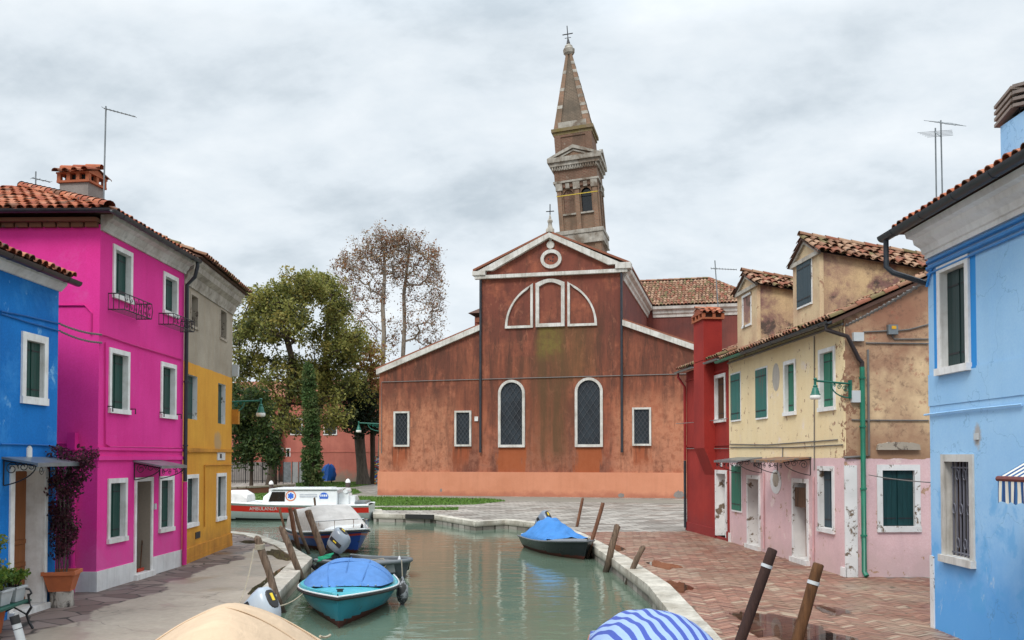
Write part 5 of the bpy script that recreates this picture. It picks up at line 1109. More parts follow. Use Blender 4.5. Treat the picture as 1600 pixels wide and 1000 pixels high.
addpart('tympanum', M['tower'], lambda m: (m.ext([(-3.3, ze1), (3.3, ze1), (0, zp-.2)], -3.4, 3.3), m.rings([[(x, -3.3, ze1), (x, 3.3, ze1), (x, 0, zp-.2)] for x in (-3.3, 3.4)])))
addpart('drum', M['tower_red'], lambda m: (tb(m, 5.2, 5.2, ze1, Zl(203)), [tb(m, .9, .16, ze1, Zl(203), cx=x, cy=-2.66) for x in (-2.2, 2.2)], tb(m, 5.3, .14, Zl(208.5), Zl(203), cy=-2.66)))
addpart('drum_ledge', M['tower_moss'], lambda m: (tb(m, 5.5, 5.5, Zl(205), Zl(200)), tb(m, 5.95, 5.95, Zl(200), Zl(195))))
z0s, z1s = Zl(195), Zl(78)
def spire(m):
    r0, r1 = 2.62, .38
    m.rings([[(sx*r, sy*r, z) for sx, sy in ((-1,-1),(1,-1),(1,1),(-1,1))] for r, z in ((r0-.1, z0s), (r1-.05, z1s))])
def ribs(m, c, k0=0, k1=26, pr=0):
    r0, r1 = 2.66, .42; N = 26; sx, sy = c; A = []
    for k in (k0, k1):
        f = k/N; r = r0+(r1-r0)*f+pr; w = .95+(.36-.95)*f+pr; z = z0s+(z1s-z0s)*f; A.append([(sx*r, sy*r, z), (sx*(r-w), sy*r, z), (sx*(r-w), sy*(r-w), z), (sx*r, sy*(r-w), z)])
    m.rings(A)
addpart('spire', M['spire'], spire); 
for c in ((-1,-1),(1,-1),(1,1),(-1,1)): addpart('spire_rib', M['tower'], lambda m: ribs(m, c))
for c in ((-1,-1),(1,-1),(1,1)):
    for k in range(26):
        if k % 3 == 1 and (c[0] > 0 or k % 2) and 2 < k < 23: addpart('quoin', M['tower_stone'], lambda m: ribs(m, c, k, k+1.1, .025))
addpart('spire_base', M['tower_stone'], lambda m: tb(m, 4.0, .3, z0s, z0s+.8, cy=-2.5))
addpart('spire_cap', M['tower_stone'], lambda m: (m.lathe([(.55,0),(.8,.25),(.85,.75),(.6,.95),(.55,1.2),(.2,1.45)], (0,0,z1s-.1), 8)))
addpart('cross', M['iron'], lambda m: (m.tube([(0,0,z1s+1.2),(0,0,Zl(33))], .07, 5), m.tube([(-.75,0,Zl(46)),(.75,0,Zl(46))], .07, 5), m.tube([(0,0,z1s+1.4),(0,0,z1s+2.2)], [.28,.05], 6), m.tube([(-.45,0,Zl(52)),(.45,0,Zl(52))], .04, 5)))
TW.rotation_euler = (0, lean, R(-13)); TW.scale = (.87, .87, 1)
# ------------------------------------------------------------------ boats
def place(root, x, y, rz, z=WZ, rx=0, ry=0): root.location = (x, y, z); root.rotation_euler = (rx, ry, rz); return root
class Hull:
    def __init__(s, L, B, fb, zk=-.22, ws=.82, rake=.5, mid=.5, pw=2.3, flare=1.0, ex=.8):
        s.ex = ex
        s.L, s.B, s.fb, s.zk, s.ws, s.rake, s.mid, s.pw, s.flare = L, B, fb, zk, ws, rake, mid, pw, flare
    def hb(s, t):
        if t < s.mid: return s.B/2*(s.ws+(1-s.ws)*math.sin(PI/2*t/s.mid))
        return s.B/2*max(0, 1-((t-s.mid)/(1-s.mid))**s.pw)**s.ex
    def sheer(s, t): f0, f1, f2 = s.fb; return f0*(1-t)*(1-2*t)+4*f1*t*(1-t)+f2*t*(2*t-1)
    def pt(s, t, x, z):                            # x in -1..1 of the half beam
        return (x*s.hb(t), -s.L/2+s.L*t+s.rake*max(0, z+.1)*t**4, z)
    def ring(s, t, n=18):
        zs, zk = s.sheer(t), s.zk*(1 if t < .7 else max(-.2, 1-((t-.7)/.3)**2*1.0)); out = []
        for j in range(-n, n+1):
            q = abs(j)/n; x = q**(.5+.35*max(0, t-.5)*2*s.flare); z = zk+(zs-zk)*q**1.7; out.append(s.pt(t, math.copysign(x, j) if j else 0, z))
        return out
def boat_hull(root, h, mats, wl=.05, stripe=None, name='hull', n=22):
    mb = MB(); rs = [h.ring(1-(1-k/n)**1.25) for k in range(n+1)]
    ids = [[mb.P(p) for p in r] for r in rs]; m = len(rs[0])
    for a, b, ra, rb in zip(ids[:-1], ids[1:], rs[:-1], rs[1:]):
        for k in range(m-1):
            z = (ra[k][2]+ra[k+1][2]+rb[k][2]+rb[k+1][2])/4; mi = 1 if z < wl else 0
            if stripe and mi == 0:
                zz = h.sheer(.5)
                fr = (k+.5-(m-1)/2)/((m-1)/2)
                if stripe[0] < abs(fr) < stripe[1]: mi = 2
            mb.f.append([a[k], a[k+1], b[k+1], b[k]]); mb.m.append(mi)
    mb.f.append(ids[0]); mb.m.append(0)
    return mb.build(name, mats, root, smooth=R(40))
def sheer_line(h, sx, dz=0, dx=0, t0=0, t1=1, n=24):
    out = []
    for k in range(n+1):
        t = t0+(t1-t0)*(1-(1-k/n)**1.25); p = h.pt(t, sx, h.sheer(t)); out.append((p[0]+sx*dx, p[1]+(dx if t > .995 else 0), p[2]+dz))
    return out
def rub_rail(root, h, r, mat, dz=0, name='rub_rail', t1=1):
    mb = MB(); L = sheer_line(h, -1, dz, .01, 0, t1)+sheer_line(h, 1, dz, .01, 0, t1)[::-1][1:]; mb.tube(L, r, 6); return mb.build(name, mat, root, smooth=R(60))
def surf(h, t0, t1, fn, n=20, m=12, edge=1.0, skirt=0):
    """sheet spanning the sheer from t0 to t1; fn(t,x) gives the height above the sheer"""
    rs = []
    for i in range(n+1):
        t = t0+(t1-t0)*i/n; r = []
        for j in range(-m, m+1):
            x = j/m; p = h.pt(t, x*edge, h.sheer(t)); r.append((p[0], p[1], p[2]+fn(t, x)))
        if skirt:
            a = h.pt(t, -edge*1.015, h.sheer(t)); b = h.pt(t, edge*1.015, h.sheer(t)); w = .012*math.sin(t*70)
            r = [(a[0]-w, a[1], a[2]-skirt)]+r+[(b[0]+w, b[1], b[2]-skirt)]
        rs.append(r)
    return rs
def outboard(root, at_, tilt, cowl, s=1.0, rz=0, leg='iron'):
    Mx = Matrix.Translation(Vector(at_)) @ Matrix.Rotation(rz, 4, 'Z') @ Matrix.Rotation(tilt, 4, 'X') @ Matrix.Scale(s, 4)
    mb = MB(Mx)
    def ring(cx, rx, ry, z, n=14, ex=2.6): return [(math.copysign(abs(math.cos(2*PI*k/n))**(2/ex), math.cos(2*PI*k/n))*rx, cx+math.copysign(abs(math.sin(2*PI*k/n))**(2/ex), math.sin(2*PI*k/n))*ry, z) for k in range(n)]
    mb.rings([ring(-.02,.13,.17,.10), ring(-.02,.155,.215,.13), ring(-.02,.165,.24,.24), ring(-.03,.165,.26,.38), ring(-.05,.15,.25,.50), ring(-.07,.11,.20,.57), ring(-.08,.05,.10,.60)], 0)
    mb.rings([ring(-.02,.135,.18,.04), ring(-.02,.135,.18,.10)], 1)
    for sg in (-1, 1): mb.rings([[(sg*.150, y, z), (sg*.171, y, z)] for y, z in ((-.25,.28),(.2,.28),(.1,.40),(-.24,.42))], 1, closed=False, cap=False) if 0 else mb.box(min(sg*.155, sg*.169), max(sg*.155, sg*.169), -.2, .14, .27, .36, 1); mb.box(min(sg*.160, sg*.171), max(sg*.160, sg*.171), -.10, .0, .30, .33, 2)
    mb.rings([ring(-.03,.05,.10,.04), ring(-.03,.045,.085,-.35), ring(-.03,.03,.10,-.55)], 1)
    mb.rings([ring(-.075,.115,.17,.53), ring(-.09,.07,.12,.605)], 1); mb.box(-.02,.02,-.16,-.06,.60,.612,2); mb.box(-.10,.10,-.20,.08,-.40,-.385,1); mb.tube([(0,.12,-.58),(0,-.22,-.58)], [.03,.055], 8, 1)
    for k in range(3): a = 2*PI*k/3; mb.rings([[(.03*math.cos(a), -.24, -.58+.03*math.sin(a)), (.12*math.cos(a-.4), -.25, -.58+.12*math.sin(a-.4)), (.13*math.cos(a+.3), -.22, -.58+.13*math.sin(a+.3))], [(.03*math.cos(a), -.25, -.58+.03*math.sin(a)), (.12*math.cos(a-.4), -.26, -.58+.12*math.sin(a-.4)), (.13*math.cos(a+.3), -.23, -.58+.13*math.sin(a+.3))]], 1)
    mb.box(-.09,.09,.10,.22,-.12,.06,1); mb.tube([(0,.18,.06),(.02,.5,.10)], .018, 6, 1)
    return mb.build('outboard_motor', [cowl, M[leg], M['yellow']], root, smooth=R(40))
M['yellow'] = paint('yellow_mark', (.75,.55,.03), .4, .05)
M['antifoul'] = worn('red_brown_antifouling', (.10,.032,.022), (.045,.04,.03), .58, 3)
M['cowl_grey'] = paint('silver_grey_cowl', (.25,.29,.33), .25, .06); M['cowl_pale'] = paint('pale_grey_cowl', (.36,.41,.46), .25, .05); M['cowl_dark'] = paint('slate_cowl', (.16,.20,.26), .3, .06)
M['rubber'] = paint('black_rubber', (.02,.02,.02), .6, .2); M['steel'] = paint('stainless_steel', (.5,.5,.5), .2, .1, 1.0)
def cloth(nm, c, sc_=3, b=.5, rough=.85):
    t = NT(nm); p = t.pos(True); n1 = t.noise(p, sc_, 6, .6, .6); n2 = t.noise(p, 60, 2); n3 = t.noise(t.map(p, (1,.35,1)), 5, 4, .6, 1.0)
    col = t.mix(t.rng(n1, .3, .7), sh(c, .82), sh(c, 1.08)); return t.bsdf(col, rough, t.bump(t.math('ADD', t.math('MULTIPLY', n2, .03), t.math('ADD', n1, n3)), b, .03), spec=.3)
M['blue_cloth'] = cloth('blue_boat_cover', (.085,.21,.47)); M['blue_cloth2'] = cloth('bright_blue_tarp', (.05,.20,.50)); M['grey_cloth'] = cloth('grey_canvas', (.52,.49,.46)); M['beige_cloth'] = cloth('beige_canvas', (.56,.41,.275), 2, .5); M['tarp'] = cloth('blue_tarpaulin', (.01,.09,.36), 4, .9, .5)
M['white_cloth'] = cloth('white_canvas', (.62,.60,.58))
WH = white_hull()
def wrink(t, x, a=.012, f=1): return a*(math.sin(23*t*f+5*x)+.6*math.sin(41*t*f-9*x+1)+.5*mnoise.noise(Vector((t*9, x*4, f)))*2)

# --- turquoise boat with a blue cockpit cover
def turquoise():
    r = thing('motor_boat', 'turquoise open motor boat with a domed blue cockpit cover, bow towards the viewer', 'boat')
    h = Hull(4.1, 2.0, (.42,.46,.60), -.16, .86, .4, .38, 1.75, 1, .98)
    tq = worn('turquoise_gelcoat', (.012,.235,.31), (.03,.16,.20), .60, 3, .3); tqd = paint('turquoise_deck', (.055,.38,.44), .3, .10)
    boat_hull(r, h, [tq, M['antifoul']], .13)
    mb = MB(); mb.rings(surf(h, .02, .995, lambda t, x: .055*(1-abs(x)**3)-.01, 24, 8, .985), closed=False, cap=False)
    mb.rings([[(p[0]*f, p[1], p[2]+dz) for p in sheer_line(h, 1, 0, 0, .02, .96)] for f, dz in ((1.0,0),(.97,.05),(.86,.055))], closed=False, cap=False); mb.build('deck', tqd, r, smooth=R(50))
    rub_rail(r, h, .028, M['rubber'], -.05); rub_rail(r, h, .017, WH, -.005, 'rail_trim')
    hh = lambda t: .43*(min(1, max(0, t-.02)/.2)**.6)*min(1, max(0, (.66-t)/.24))**.62
    mb = MB(); mb.rings(surf(h, .03, .66, lambda t, x: .055+hh(t)*max(0, 1-abs(x)**2.1)**.8+wrink(t, x, .012)*(1-x*x), 40, 16, .90), closed=False, cap=False); cv = mb.build('cockpit_cover', M['blue_cloth'], r, smooth=R(70)); mb = MB()
    for xx in (-.45, 0, .45): mb.tube([Vector(h.pt(t, xx*.9, h.sheer(t)))+Vector((0, 0, .063+hh(t)*max(0, 1-abs(xx)**2.1)**.8)) for t in [.06+.6*q/16 for q in range(17)]], .008, 4)
    mb.tube([Vector(h.pt(.43, x*.9, h.sheer(.43)))+Vector((0, 0, .060+hh(.43)*max(0, 1-abs(x)**2.1)**.8)) for x in [-1+q/10 for q in range(21)]], .010, 4); mb.build('seam', M['blue_cloth'], cv)
    mb = MB()
    for k in range(9): 
        x = -.86+1.72*k/8; p = h.pt(.66, x*.9, h.sheer(.66)); mb.lathe([(.022,0),(.022,.012),(.008,.016)], (p[0], p[1]-.02, p[2]+.062), 8)
    mb.build('press_stud', M['steel'], cv)
    p = h.pt(.9, 0, h.sheer(.9)); mb = MB(); mb.box(-.05,.05,p[1]-.04,p[1]+.04,p[2]+.045,p[2]+.085); mb.box(-.07,.07,p[1]-.012,p[1]+.012,p[2]+.085,p[2]+.10); mb.build('cleat', M['iron'], r)
    outboard(r, (-.12, -2.1, .42), R(-62), M['cowl_pale'], .72, R(20))
    return place(r, -3.28, 18.35, PI+R(6)), h
TQ, hT = turquoise()
def fender(label, loc, L, rad, m, group=None):
    mb = MB(); mb.lathe([(.01,.30*L+.12),(.035,.30*L+.06),(rad*.6,.27*L),(rad,.15*L),(rad*1.02,-.2*L),(rad*.8,-.38*L),(rad*.35,-.5*L),(.05,-.56*L)], (0,0,0), 12); mb.tube([(0,0,.3*L+.1),(-.02,0,.3*L+.45)], .012, 5, 1)
    o = mb.build('fender', [m, M['rope']], None, smooth=R(60)); o.location = loc; return tag(o, label, 'fender', group)
M['fender_grey'] = worn('dirty_fender', (.30,.31,.32), (.06,.06,.06), .5, 6)
fender('dirty grey fender hanging at the stern quarter of the turquoise boat', (-2.25, 18.9, -.02), .55, .12, M['fender_grey'])

# --- grey dinghy with a tilted outboard
def dinghy():
    r = thing('dinghy', 'small dark grey open dinghy with fat gunwale and tilted silver outboard', 'boat')
    h = Hull(2.4, 1.45, (.36,.36,.44), -.12, .92, .25, .55, 3.0)
    gm = paint('grey_plastic_hull', (.075,.085,.095), .5, .15); boat_hull(r, h, [gm, gm], 0)
    rub_rail(r, h, .055, paint('grey_gunwale', (.13,.145,.155), .5, .12), 0, 'gunwale')
    mb = MB(); mb.rings(surf(h, .04, .93, lambda t, x: -.26+.24*max(0, abs(x)-.8)/.2, 16, 10, .96), closed=False, cap=False); mb.build('inner_floor', paint('grey_inside', (.22,.235,.24), .6, .12), r, smooth=R(50))
    mb = MB(); 
    for t in (.18, .52): p = h.pt(t, 0, h.sheer(t)); w = h.hb(t)*.93; mb.box(-w, w, p[1]-.12, p[1]+.12, p[2]-.13, p[2]-.09)
    mb.build('thwart', paint('grey_thwart', (.27,.285,.29), .5, .1), r)
    outboard(r, (0, -1.26, .50), R(-40), M['cowl_grey'], 1.12, R(15))
    mb = MB(); mb.tube([h.pt(.86,.9,h.sheer(.86)+.05), h.pt(.8,.5,h.sheer(.8)+.09), h.pt(.7,.8,h.sheer(.7)+.06), h.pt(.66,1.06,.12), h.pt(.72,1.1,-.02), h.pt(.85,1.1,.1), h.pt(.9,1.02,h.sheer(.9)+.02)], .014, 5); mb.build('mooring_line', M['rope'], r)
    return place(r, -3.72, 23.75, R(-122)), h
dinghy()
fender('small white fender at the bow of the grey dinghy', (-2.83, 23.1, .02), .32, .07, WH)

# --- blue and white boat with a grey canvas
def bluewhite():
    r = thing('cabin_boat', 'navy blue boat with white deck, red stripe and a grey canvas tent over its windscreen', 'boat')
    h = Hull(4.6, 2.05, (.55,.58,.82), -.25, .85, .6)
    nb = worn('navy_gelcoat', (.018,.065,.32), (.03,.06,.18), .62, 3, .3); rd_ = paint('red_stripe', (.42,.03,.03), .3, .1)
    boat_hull(r, h, [nb, M['antifoul'], rd_], .12, (.86,.885))
    rub_rail(r, h, .03, WH, -.02); rub_rail(r, h, .022, M['rubber'], -.09)
    mb = MB(); mb.rings(surf(h, .02, .995, lambda t, x: .13*(1-abs(x)**3)*min(1, max(0, (t-.4)*4))+.02, 24, 8, .985), closed=False, cap=False); mb.build('deck', WH, r, smooth=R(50))
    def hgt(t):
        if t < .5: return .62+.20*(t-.02)/.48
        return .82*max(0, 1-(t-.5)/.29)**.8
    mb = MB(); mb.rings(surf(h, .02, .79, lambda t, x: .04+hgt(t)*max(0, 1-abs(x)**5)**.6+wrink(t, x, .014), 26, 14, .97, .03), closed=False, cap=False)
    mb.rings([surf(h, .02, .03, lambda t, x: .04+hgt(.02)*max(0, 1-abs(x)**5)**.6, 1, 14, .97)[0], surf(h, .02, .03, lambda t, x: -.02, 1, 14, .97)[0]], closed=False, cap=False)
    mb.build('canvas_cover', M['grey_cloth'], r, smooth=R(60))
    mb = MB(); L = lambda sx, dz: [(p[0]*.92, p[1]-.03, p[2]+dz) for p in sheer_line(h, sx, 0, 0, .62, .985, 12)]
    for sx in (-1, 1):
        P = L(sx, .30); P[0] = (P[0][0], P[0][1]-.1, P[0][2]-.26); mb.tube(P, .014, 6)
        for k in (3, 7, 11): q = L(sx, 0.02)[k]; mb.tube([q, P[k]], .011, 5)
    mb.tube([L(-1,.30)[-1], L(1,.30)[-1]], .014, 6); mb.build('bow_rail', M['steel'], r, smooth=R(60))
    return place(r, -6.12, 31.0, PI+R(31)), h
bluewhite()

# --- beige covered boat in the foreground
def beige():
    r = thing('covered_boat', 'boat under a beige canvas cover with a pale grey outboard, nearest on the left', 'boat')
    h = Hull(5.6, 2.85, (.44,.42,.55), -.2, .85, .5); boat_hull(r, h, [WH, M['antifoul']], .06); rub_rail(r, h, .03, M['rubber'], -.06)
    hg = lambda t: .16+.90*math.sin(PI*min(1, max(0, (t-.02)/.96)))**.7
    mb = MB(); mb.rings(surf(h, .03, .97, lambda t, x: .03+hg(t)*max(0, 1-abs(x)**1.5)+wrink(t, x, .010)*(1.1-abs(x))-.035*abs(math.sin(t*PI*4.35+.3))**.7+.02*mnoise.noise(Vector((t*5, x*3, 7)))+.012*mnoise.ridged_multi_fractal(Vector((t*4+x, x*1.5, 3)), 1, 2, 3, 1, 2), 50, 20, 1.03, .10), closed=False, cap=False)
    cv = mb.build('canvas_cover', M['beige_cloth'], r, smooth=R(70))
    mb = MB()
    for tt in (.27, .5, .73):
        P = surf(h, tt, tt+.001, lambda t, x: .043+hg(t)*max(0, 1-abs(x)**1.5)-.02, 1, 20, 1.035, .10)[0]; mb.tube(P, .010, 4)
    mb.build('seam', M['beige_cloth'], cv)
    mb = MB(); mb.tube([(p[0], p[1], p[2]-.12) for p in sheer_line(h, 1, 0, .03, .05, .95)], .012, 5); mb.build('cover_cord', M['rope'], cv)
    outboard(r, (.16, -2.9, .78), R(-58), M['cowl_pale'], 1.05, R(52))
    return place(r, -2.92, 9.35, PI+R(9)), h
beige()

# --- white boat with the striped cover
def striped():
    r = thing('motor_boat', 'white motor boat under a blue and white striped cover at the brick quay', 'boat')
    h = Hull(4.6, 1.8, (.34,.36,.46), -.16, .86, .5); boat_hull(r, h, [WH, M['antifoul']], .06); rub_rail(r, h, .026, paint('orange_brown_rail', (.45,.17,.09), .5, .2), -.04)
    mb = MB(); mb.rings(surf(h, .02, .995, lambda t, x: .06*(1-abs(x)**3), 24, 8, .985), closed=False, cap=False); mb.build('deck', WH, r, smooth=R(50))
    t = NT('striped_cover_cloth'); p = t.pos(True); q = t.xyz(t.map(p, (1,1,1), (0,0,R(-14)))); s_ = t.math('FRACT', t.math('ADD', t.math('MULTIPLY', q[0], 6.4), t.math('MULTIPLY', t.noise(p, 2, 3), .25)))
    col = t.mix(t.math('GREATER_THAN', s_, .56), (.27,.37,.58), (.045,.075,.32)); ms = t.bsdf(t.mix(.15, col, t.mix(t.noise(p, 5, 5), (.2,.2,.2), (.8,.8,.8)), 'OVERLAY'), .85, t.bump(t.noise(p, 4, 5, .6, .8), .5, .04))
    hg = lambda t: .56*max(0, math.sin(PI*min(1, max(0, (t-.02)/.72))))**.8
    mb = MB(); mb.rings(surf(h, .03, .73, lambda t, x: .06+hg(t)*max(0, 1-abs(x)**2.4)**.75+wrink(t, x, .016)*(1-x*x)-.02*abs(math.sin(t*PI*4))+.015*mnoise.noise(Vector((t*6, x*4, 2))), 44, 24, 1.0, .05), closed=False, cap=False); mb.build('striped_cover', ms, r, smooth=R(70))
    return place(r, 1.86, 11.75, PI+R(-3)), h
striped()

# --- black boat with blue tarp by the far kerb
def black():
    r = thing('motor_boat', 'black hulled boat with a crumpled bright blue cover and slate outboard', 'boat')
    h = Hull(4.2, 1.65, (.40,.42,.58), -.2, .86, .55); boat_hull(r, h, [paint('black_gelcoat', (.018,.022,.026), .3, .2), M['antifoul']], .10)
    rub_rail(r, h, .03, paint('grey_rail', (.12,.13,.14), .5, .2), -.01)
    mb = MB(); mb.rings(surf(h, .02, .995, lambda t, x: .05*(1-abs(x)**3), 24, 8, .985), closed=False, cap=False); mb.build('deck', paint('grey_deck', (.16,.17,.18), .5, .1), r, smooth=R(50))
    hg = lambda t: .60*max(0, math.sin(PI*min(1, max(0, (t-.02)/.66))**.8))**.9
    mb = MB(); mb.rings(surf(h, .05, .68, lambda t, x: .055+hg(t)*max(0, 1-abs(x)**1.6)**1.0+wrink(t, x, .035, 1.3)*(1-x*x), 30, 14, .93, .02), closed=False, cap=False); mb.build('cockpit_cover', M['blue_cloth2'], r, smooth=R(70))
    mb = MB(); mb.box(-.60, .60, -2.12, -1.86, .36, .46); mb.build('stern_seat', WH, r)
    outboard(r, (-.05, -2.2, .55), R(-50), M['cowl_dark'], 1.2, R(25))
    return place(r, 1.50, 29.25, PI+R(17)), h
black()

# --- ambulance boat
def text(root, s, size, Mx, mat, name, ext=.004, align='CENTER'):
    cu = bpy.data.curves.new(name, 'FONT'); cu.body = s; cu.size = size; cu.extrude = ext; cu.align_x = align; cu.align_y = 'CENTER'; cu.resolution_u = 3
    o = bpy.data.objects.new(name, cu); COL.objects.link(o); dg = bpy.context.evaluated_depsgraph_get(); me = bpy.data.meshes.new_from_object(o.evaluated_get(dg)); bpy.data.objects.remove(o); bpy.data.curves.remove(cu)
    me.transform(Mx); me.materials.clear(); me.materials.append(mat); q = bpy.data.objects.new(name, me); COL.objects.link(q); q.parent = root; return q
def ambulance():
    r = thing('ambulance_boat', 'white ambulance boat with a red band and a low white cabin', 'boat')
    h = Hull(8.3, 2.5, (.74,.76,1.0), -.3, .94, .8, .55, 2.6)
    red = paint('signal_red', (.72,.028,.016), .3, .06); pale = paint('pale_grey_hull', (.46,.52,.51), .3, .06)
    boat_hull(r, h, [pale, M['rubber'], red], .10, (.80,.965), n=26); rub_rail(r, h, .045, WH, .01)
    mb = MB(); mb.rings(surf(h, .01, .995, lambda t, x: .06*(1-abs(x)**3), 24, 8, .985), closed=False, cap=False); mb.build('deck', WH, r, smooth=R(50))
    # cabin
    def sec(y, w0, w1, z1): return [(-w0,y,.76),(-w1,y,z1-.10),(-w1+.10,y,z1),(w1-.10,y,z1),(w1,y,z1-.10),(w0,y,.76)]
    mb = MB(); mb.rings([sec(-2.6,1.02,.92,1.48), sec(.5,1.02,.92,1.48), sec(.95,.98,.85,1.14)]); cb = mb.build('cabin', WH, r, smooth=R(30))
    mb = MB(); mb.box(-.97,.97,-2.75,.62,1.485,1.53); mb.box(-.7,.7,-2.3,.3,1.531,1.57); mb.build('cabin_roof', WH, cb)
    sx = -1                                             # side towards the viewer (boat heads to the left)
    sl_ = math.atan2(.10, .70)
    for s_ in (-1, 1):
        X = lambda z: s_*(1.02-.10*(z-.76)/.70+.008)
        mb = MB(); mb.face([(X(.92),-.12,.92),(X(.92),.66,.92),(X(1.38),.5,1.38),(X(1.38),-.12,1.38)]); mb.build('cabin_window', M['glass'], cb)
    # emblem: orange ring, white disc, blue six armed star
    z0 = 1.18; x0 = -(1.02-.10*(z0-.76)/.70); ey = -.40
    E = Matrix.Translation((x0-.006, ey, z0)) @ Matrix.Rotation(-sl_*-1, 4, 'Y') @ Matrix(((0,0,-1,0),(-1,0,0,0),(0,1,0,0),(0,0,0,1)))
    disc = lambda a, z, n=24: [(a*math.cos(2*PI*k/n), a*math.sin(2*PI*k/n), z) for k in range(n)]
    mb = MB(E); mb.face(disc(.25, .002), 0); mb.face(disc(.20, .006), 1)
    for k in range(3): a = PI*k/3; mb.rings([[( .15*sg*math.sin(a)+.045*q*math.cos(a), .15*sg*math.cos(a)-.045*q*math.sin(a), .010+.001*k) for q in (-1, 1)] for sg in (-1, 1)], 2, closed=False, cap=False)
    orange = paint('orange_ring', (.62,.16,.07), .4, .05); eb = paint('emblem_blue', (.02,.12,.55), .4, .05); mb.build('rescue_emblem', [orange, WH, eb], cb, recalc=False)
    E2 = Matrix.Translation((x0-.006, -1.98, z0-.03)) @ Matrix.Rotation(sl_, 4, 'Y') @ Matrix(((0,0,-1,0),(-1,0,0,0),(0,1,0,0),(0,0,0,1)))
    mb = MB(E2); mb.face([(.22*math.cos(PI*k/12), .22*math.sin(PI*k/12)-.02, .003) for k in range(13)], 0)
    for k in range(4): mb.box(-.17+.09*k, -.11+.09*k, .0, .10, .004, .008, 1)
    mb.box(-.20,.20,-.10,-.03,.002,.006,0); mb.build('crest', [eb, WH], cb)
    gl = paint('grey_lettering', (.35,.38,.44), .5, .05)
    TM = lambda y, z: Matrix.Translation((-(1.02-.10*(z-.76)/.70)-.004, y, z)) @ Matrix.Rotation(sl_, 4, 'Y') @ Matrix(((0,0,-1,0),(-1,0,0,0),(0,1,0,0),(0,0,0,1)))
    mb = MB(TM(-1.25, 1.2))                               # two rows of small illegible lettering
    for row, L_ in ((.05, 14), (-.05, 17)):
        for k in range(L_): mb.box(-.42+k*.84/L_, -.42+k*.84/L_+.034, row-.028, row+.028*random.uniform(.6, 1), .0, .004)
    mb.build('lettering', gl, cb)
    hx = h.pt(.62, -1, .62); tx = text(r, 'AMBULANZA', .225, Matrix.Translation((-1.2, .86, .575)) @ Matrix(((0,0,-1,0),(-1,0,0,0),(0,1,0,0),(0,0,0,1))), WH, 'lettering', .004)
    for v in tx.data.vertices:                           # lay the letters on the curved side of the hull
        t_ = (v.co.y+h.L/2)/h.L; q_ = min(1, max(0, (v.co.z-h.zk)/(h.sheer(t_)-h.zk)))**(1/1.7); v.co.x = -(q_**(.5+.35*max(0, t_-.5)*2)*h.hb(t_)+.010)+(v.co.x+1.2)
    mb = MB(); mb.box(-.55,.55,-3.1,-2.61,.78,1.28); mb.box(-.45,.45,-3.4,-3.101,.78,1.16); mb.build('stern_locker', WH, r)
    mb = MB(); mb.tube([(-.6,-2.95,1.39),(.6,-2.95,1.39)], .11, 10); mb.build('life_raft', WH, r, smooth=R(40))
    mb = MB(); mb.box(-.95,.95,-3.95,-3.45,.76,.90); mb.build('aft_bench', M['zinc'], r)
    mb = MB()                                            # canvas over the helm, forward
    def cs(y, z, w): return [(-w,y,.78),(-w*1.03,y,z-.18),(-w*.8,y,z),(w*.8,y,z),(w*1.03,y,z-.18),(w,y,.78)]
    mb.rings([cs(1.75,1.22,.78), cs(2.1,1.42,.8), cs(2.8,1.42,.76), cs(3.6,1.1,.6)]); mb.build('helm_cover', M['white_cloth'], r, smooth=R(50))
    return place(r, -11.02, 44.95, R(90)+R(1))
ambulance()

# ------------------------------------------------------------------ mooring poles
def woodmat(nm, c, d): 
    t = NT(nm); p = t.pos(); q = t.map(p, (14,14,1.2)); n = t.noise(q, 1.6, 8, .7, .6); z = t.xyz(p)[2]
    col = t.mix(t.rng(n, .35, .65), c, d); col = t.mix(t.rng(t.math('ADD', z, t.rng(t.noise(p, 3, 5), 0, 1, -.25, .25)), -.25, .25, .85, 0), col, (.03,.028,.02)); return t.bsdf(col, .85, t.bump(n, .7, .02), spec=.2)
M['pole_old'] = woodmat('weathered_pole_wood', (.24,.165,.115), (.06,.04,.028)); M['pole_red'] = woodmat('reddish_pole_wood', (.25,.12,.07), (.09,.042,.028))
M['pole_dark'] = woodmat('dark_smooth_pole', (.06,.032,.025), (.035,.02,.017)); M['pole_brown'] = woodmat('brown_smooth_pole', (.14,.065,.028), (.07,.033,.016))
def pole(label, ptop, pbot, Yb, rad, mat='pole_old', zb=None, band=False, topY=None, rough=1.0, yoff=0):
    """ptop/pbot: where its axis shows; the foot stands in the water (or on the quay) at depth Yb"""
    B = gnd(*pbot, WZ) if Yb is None else at(*pbot, Yb); T = at(*ptop, (B.y+yoff) if topY is None else topY); d = (T-B).normalized(); mb = MB()
    lo = B-d*1.2; n = 22; path, rs = [], []
    for k in range(n+1):
        f = k/n; p = lo.lerp(T, f); w = .035*rough; path.append(p+Vector((mnoise.noise(p*1.7), mnoise.noise(p*1.7+Vector((9,9,9))), 0))*w); rs.append(rad*(1.08-.12*f)*(1+.16*rough*mnoise.noise(p*5)))
    path.append(T+d*.012); rs.append(rad*.78); mb.tube(path, rs, 12)
    if band: mb.tube([T-d*.26, T-d*.215], rad*1.06, 16, 1)
    o = mb.build('mooring_pole', [M[mat], M['grey_box']], None, smooth=R(50)); recenter(o, B); return tag(o, label, 'pole', 'mooring poles along the canal')
pole('thick weathered pole leaning over the outboard of the beige boat', (403, 841), (441, 957), None, 0.078)
pole('weathered mooring pole on the quay kerb beside the turquoise boat', (441, 824), (474, 914), None, 0.078)
pole('forked looking weathered pole at the kerb corner with a green cord round it', (481, 798), (512, 886), None, 0.095)
pole('thin splintered stake rising behind the corner pole', (491, 778), (497, 838), None, 0.045)
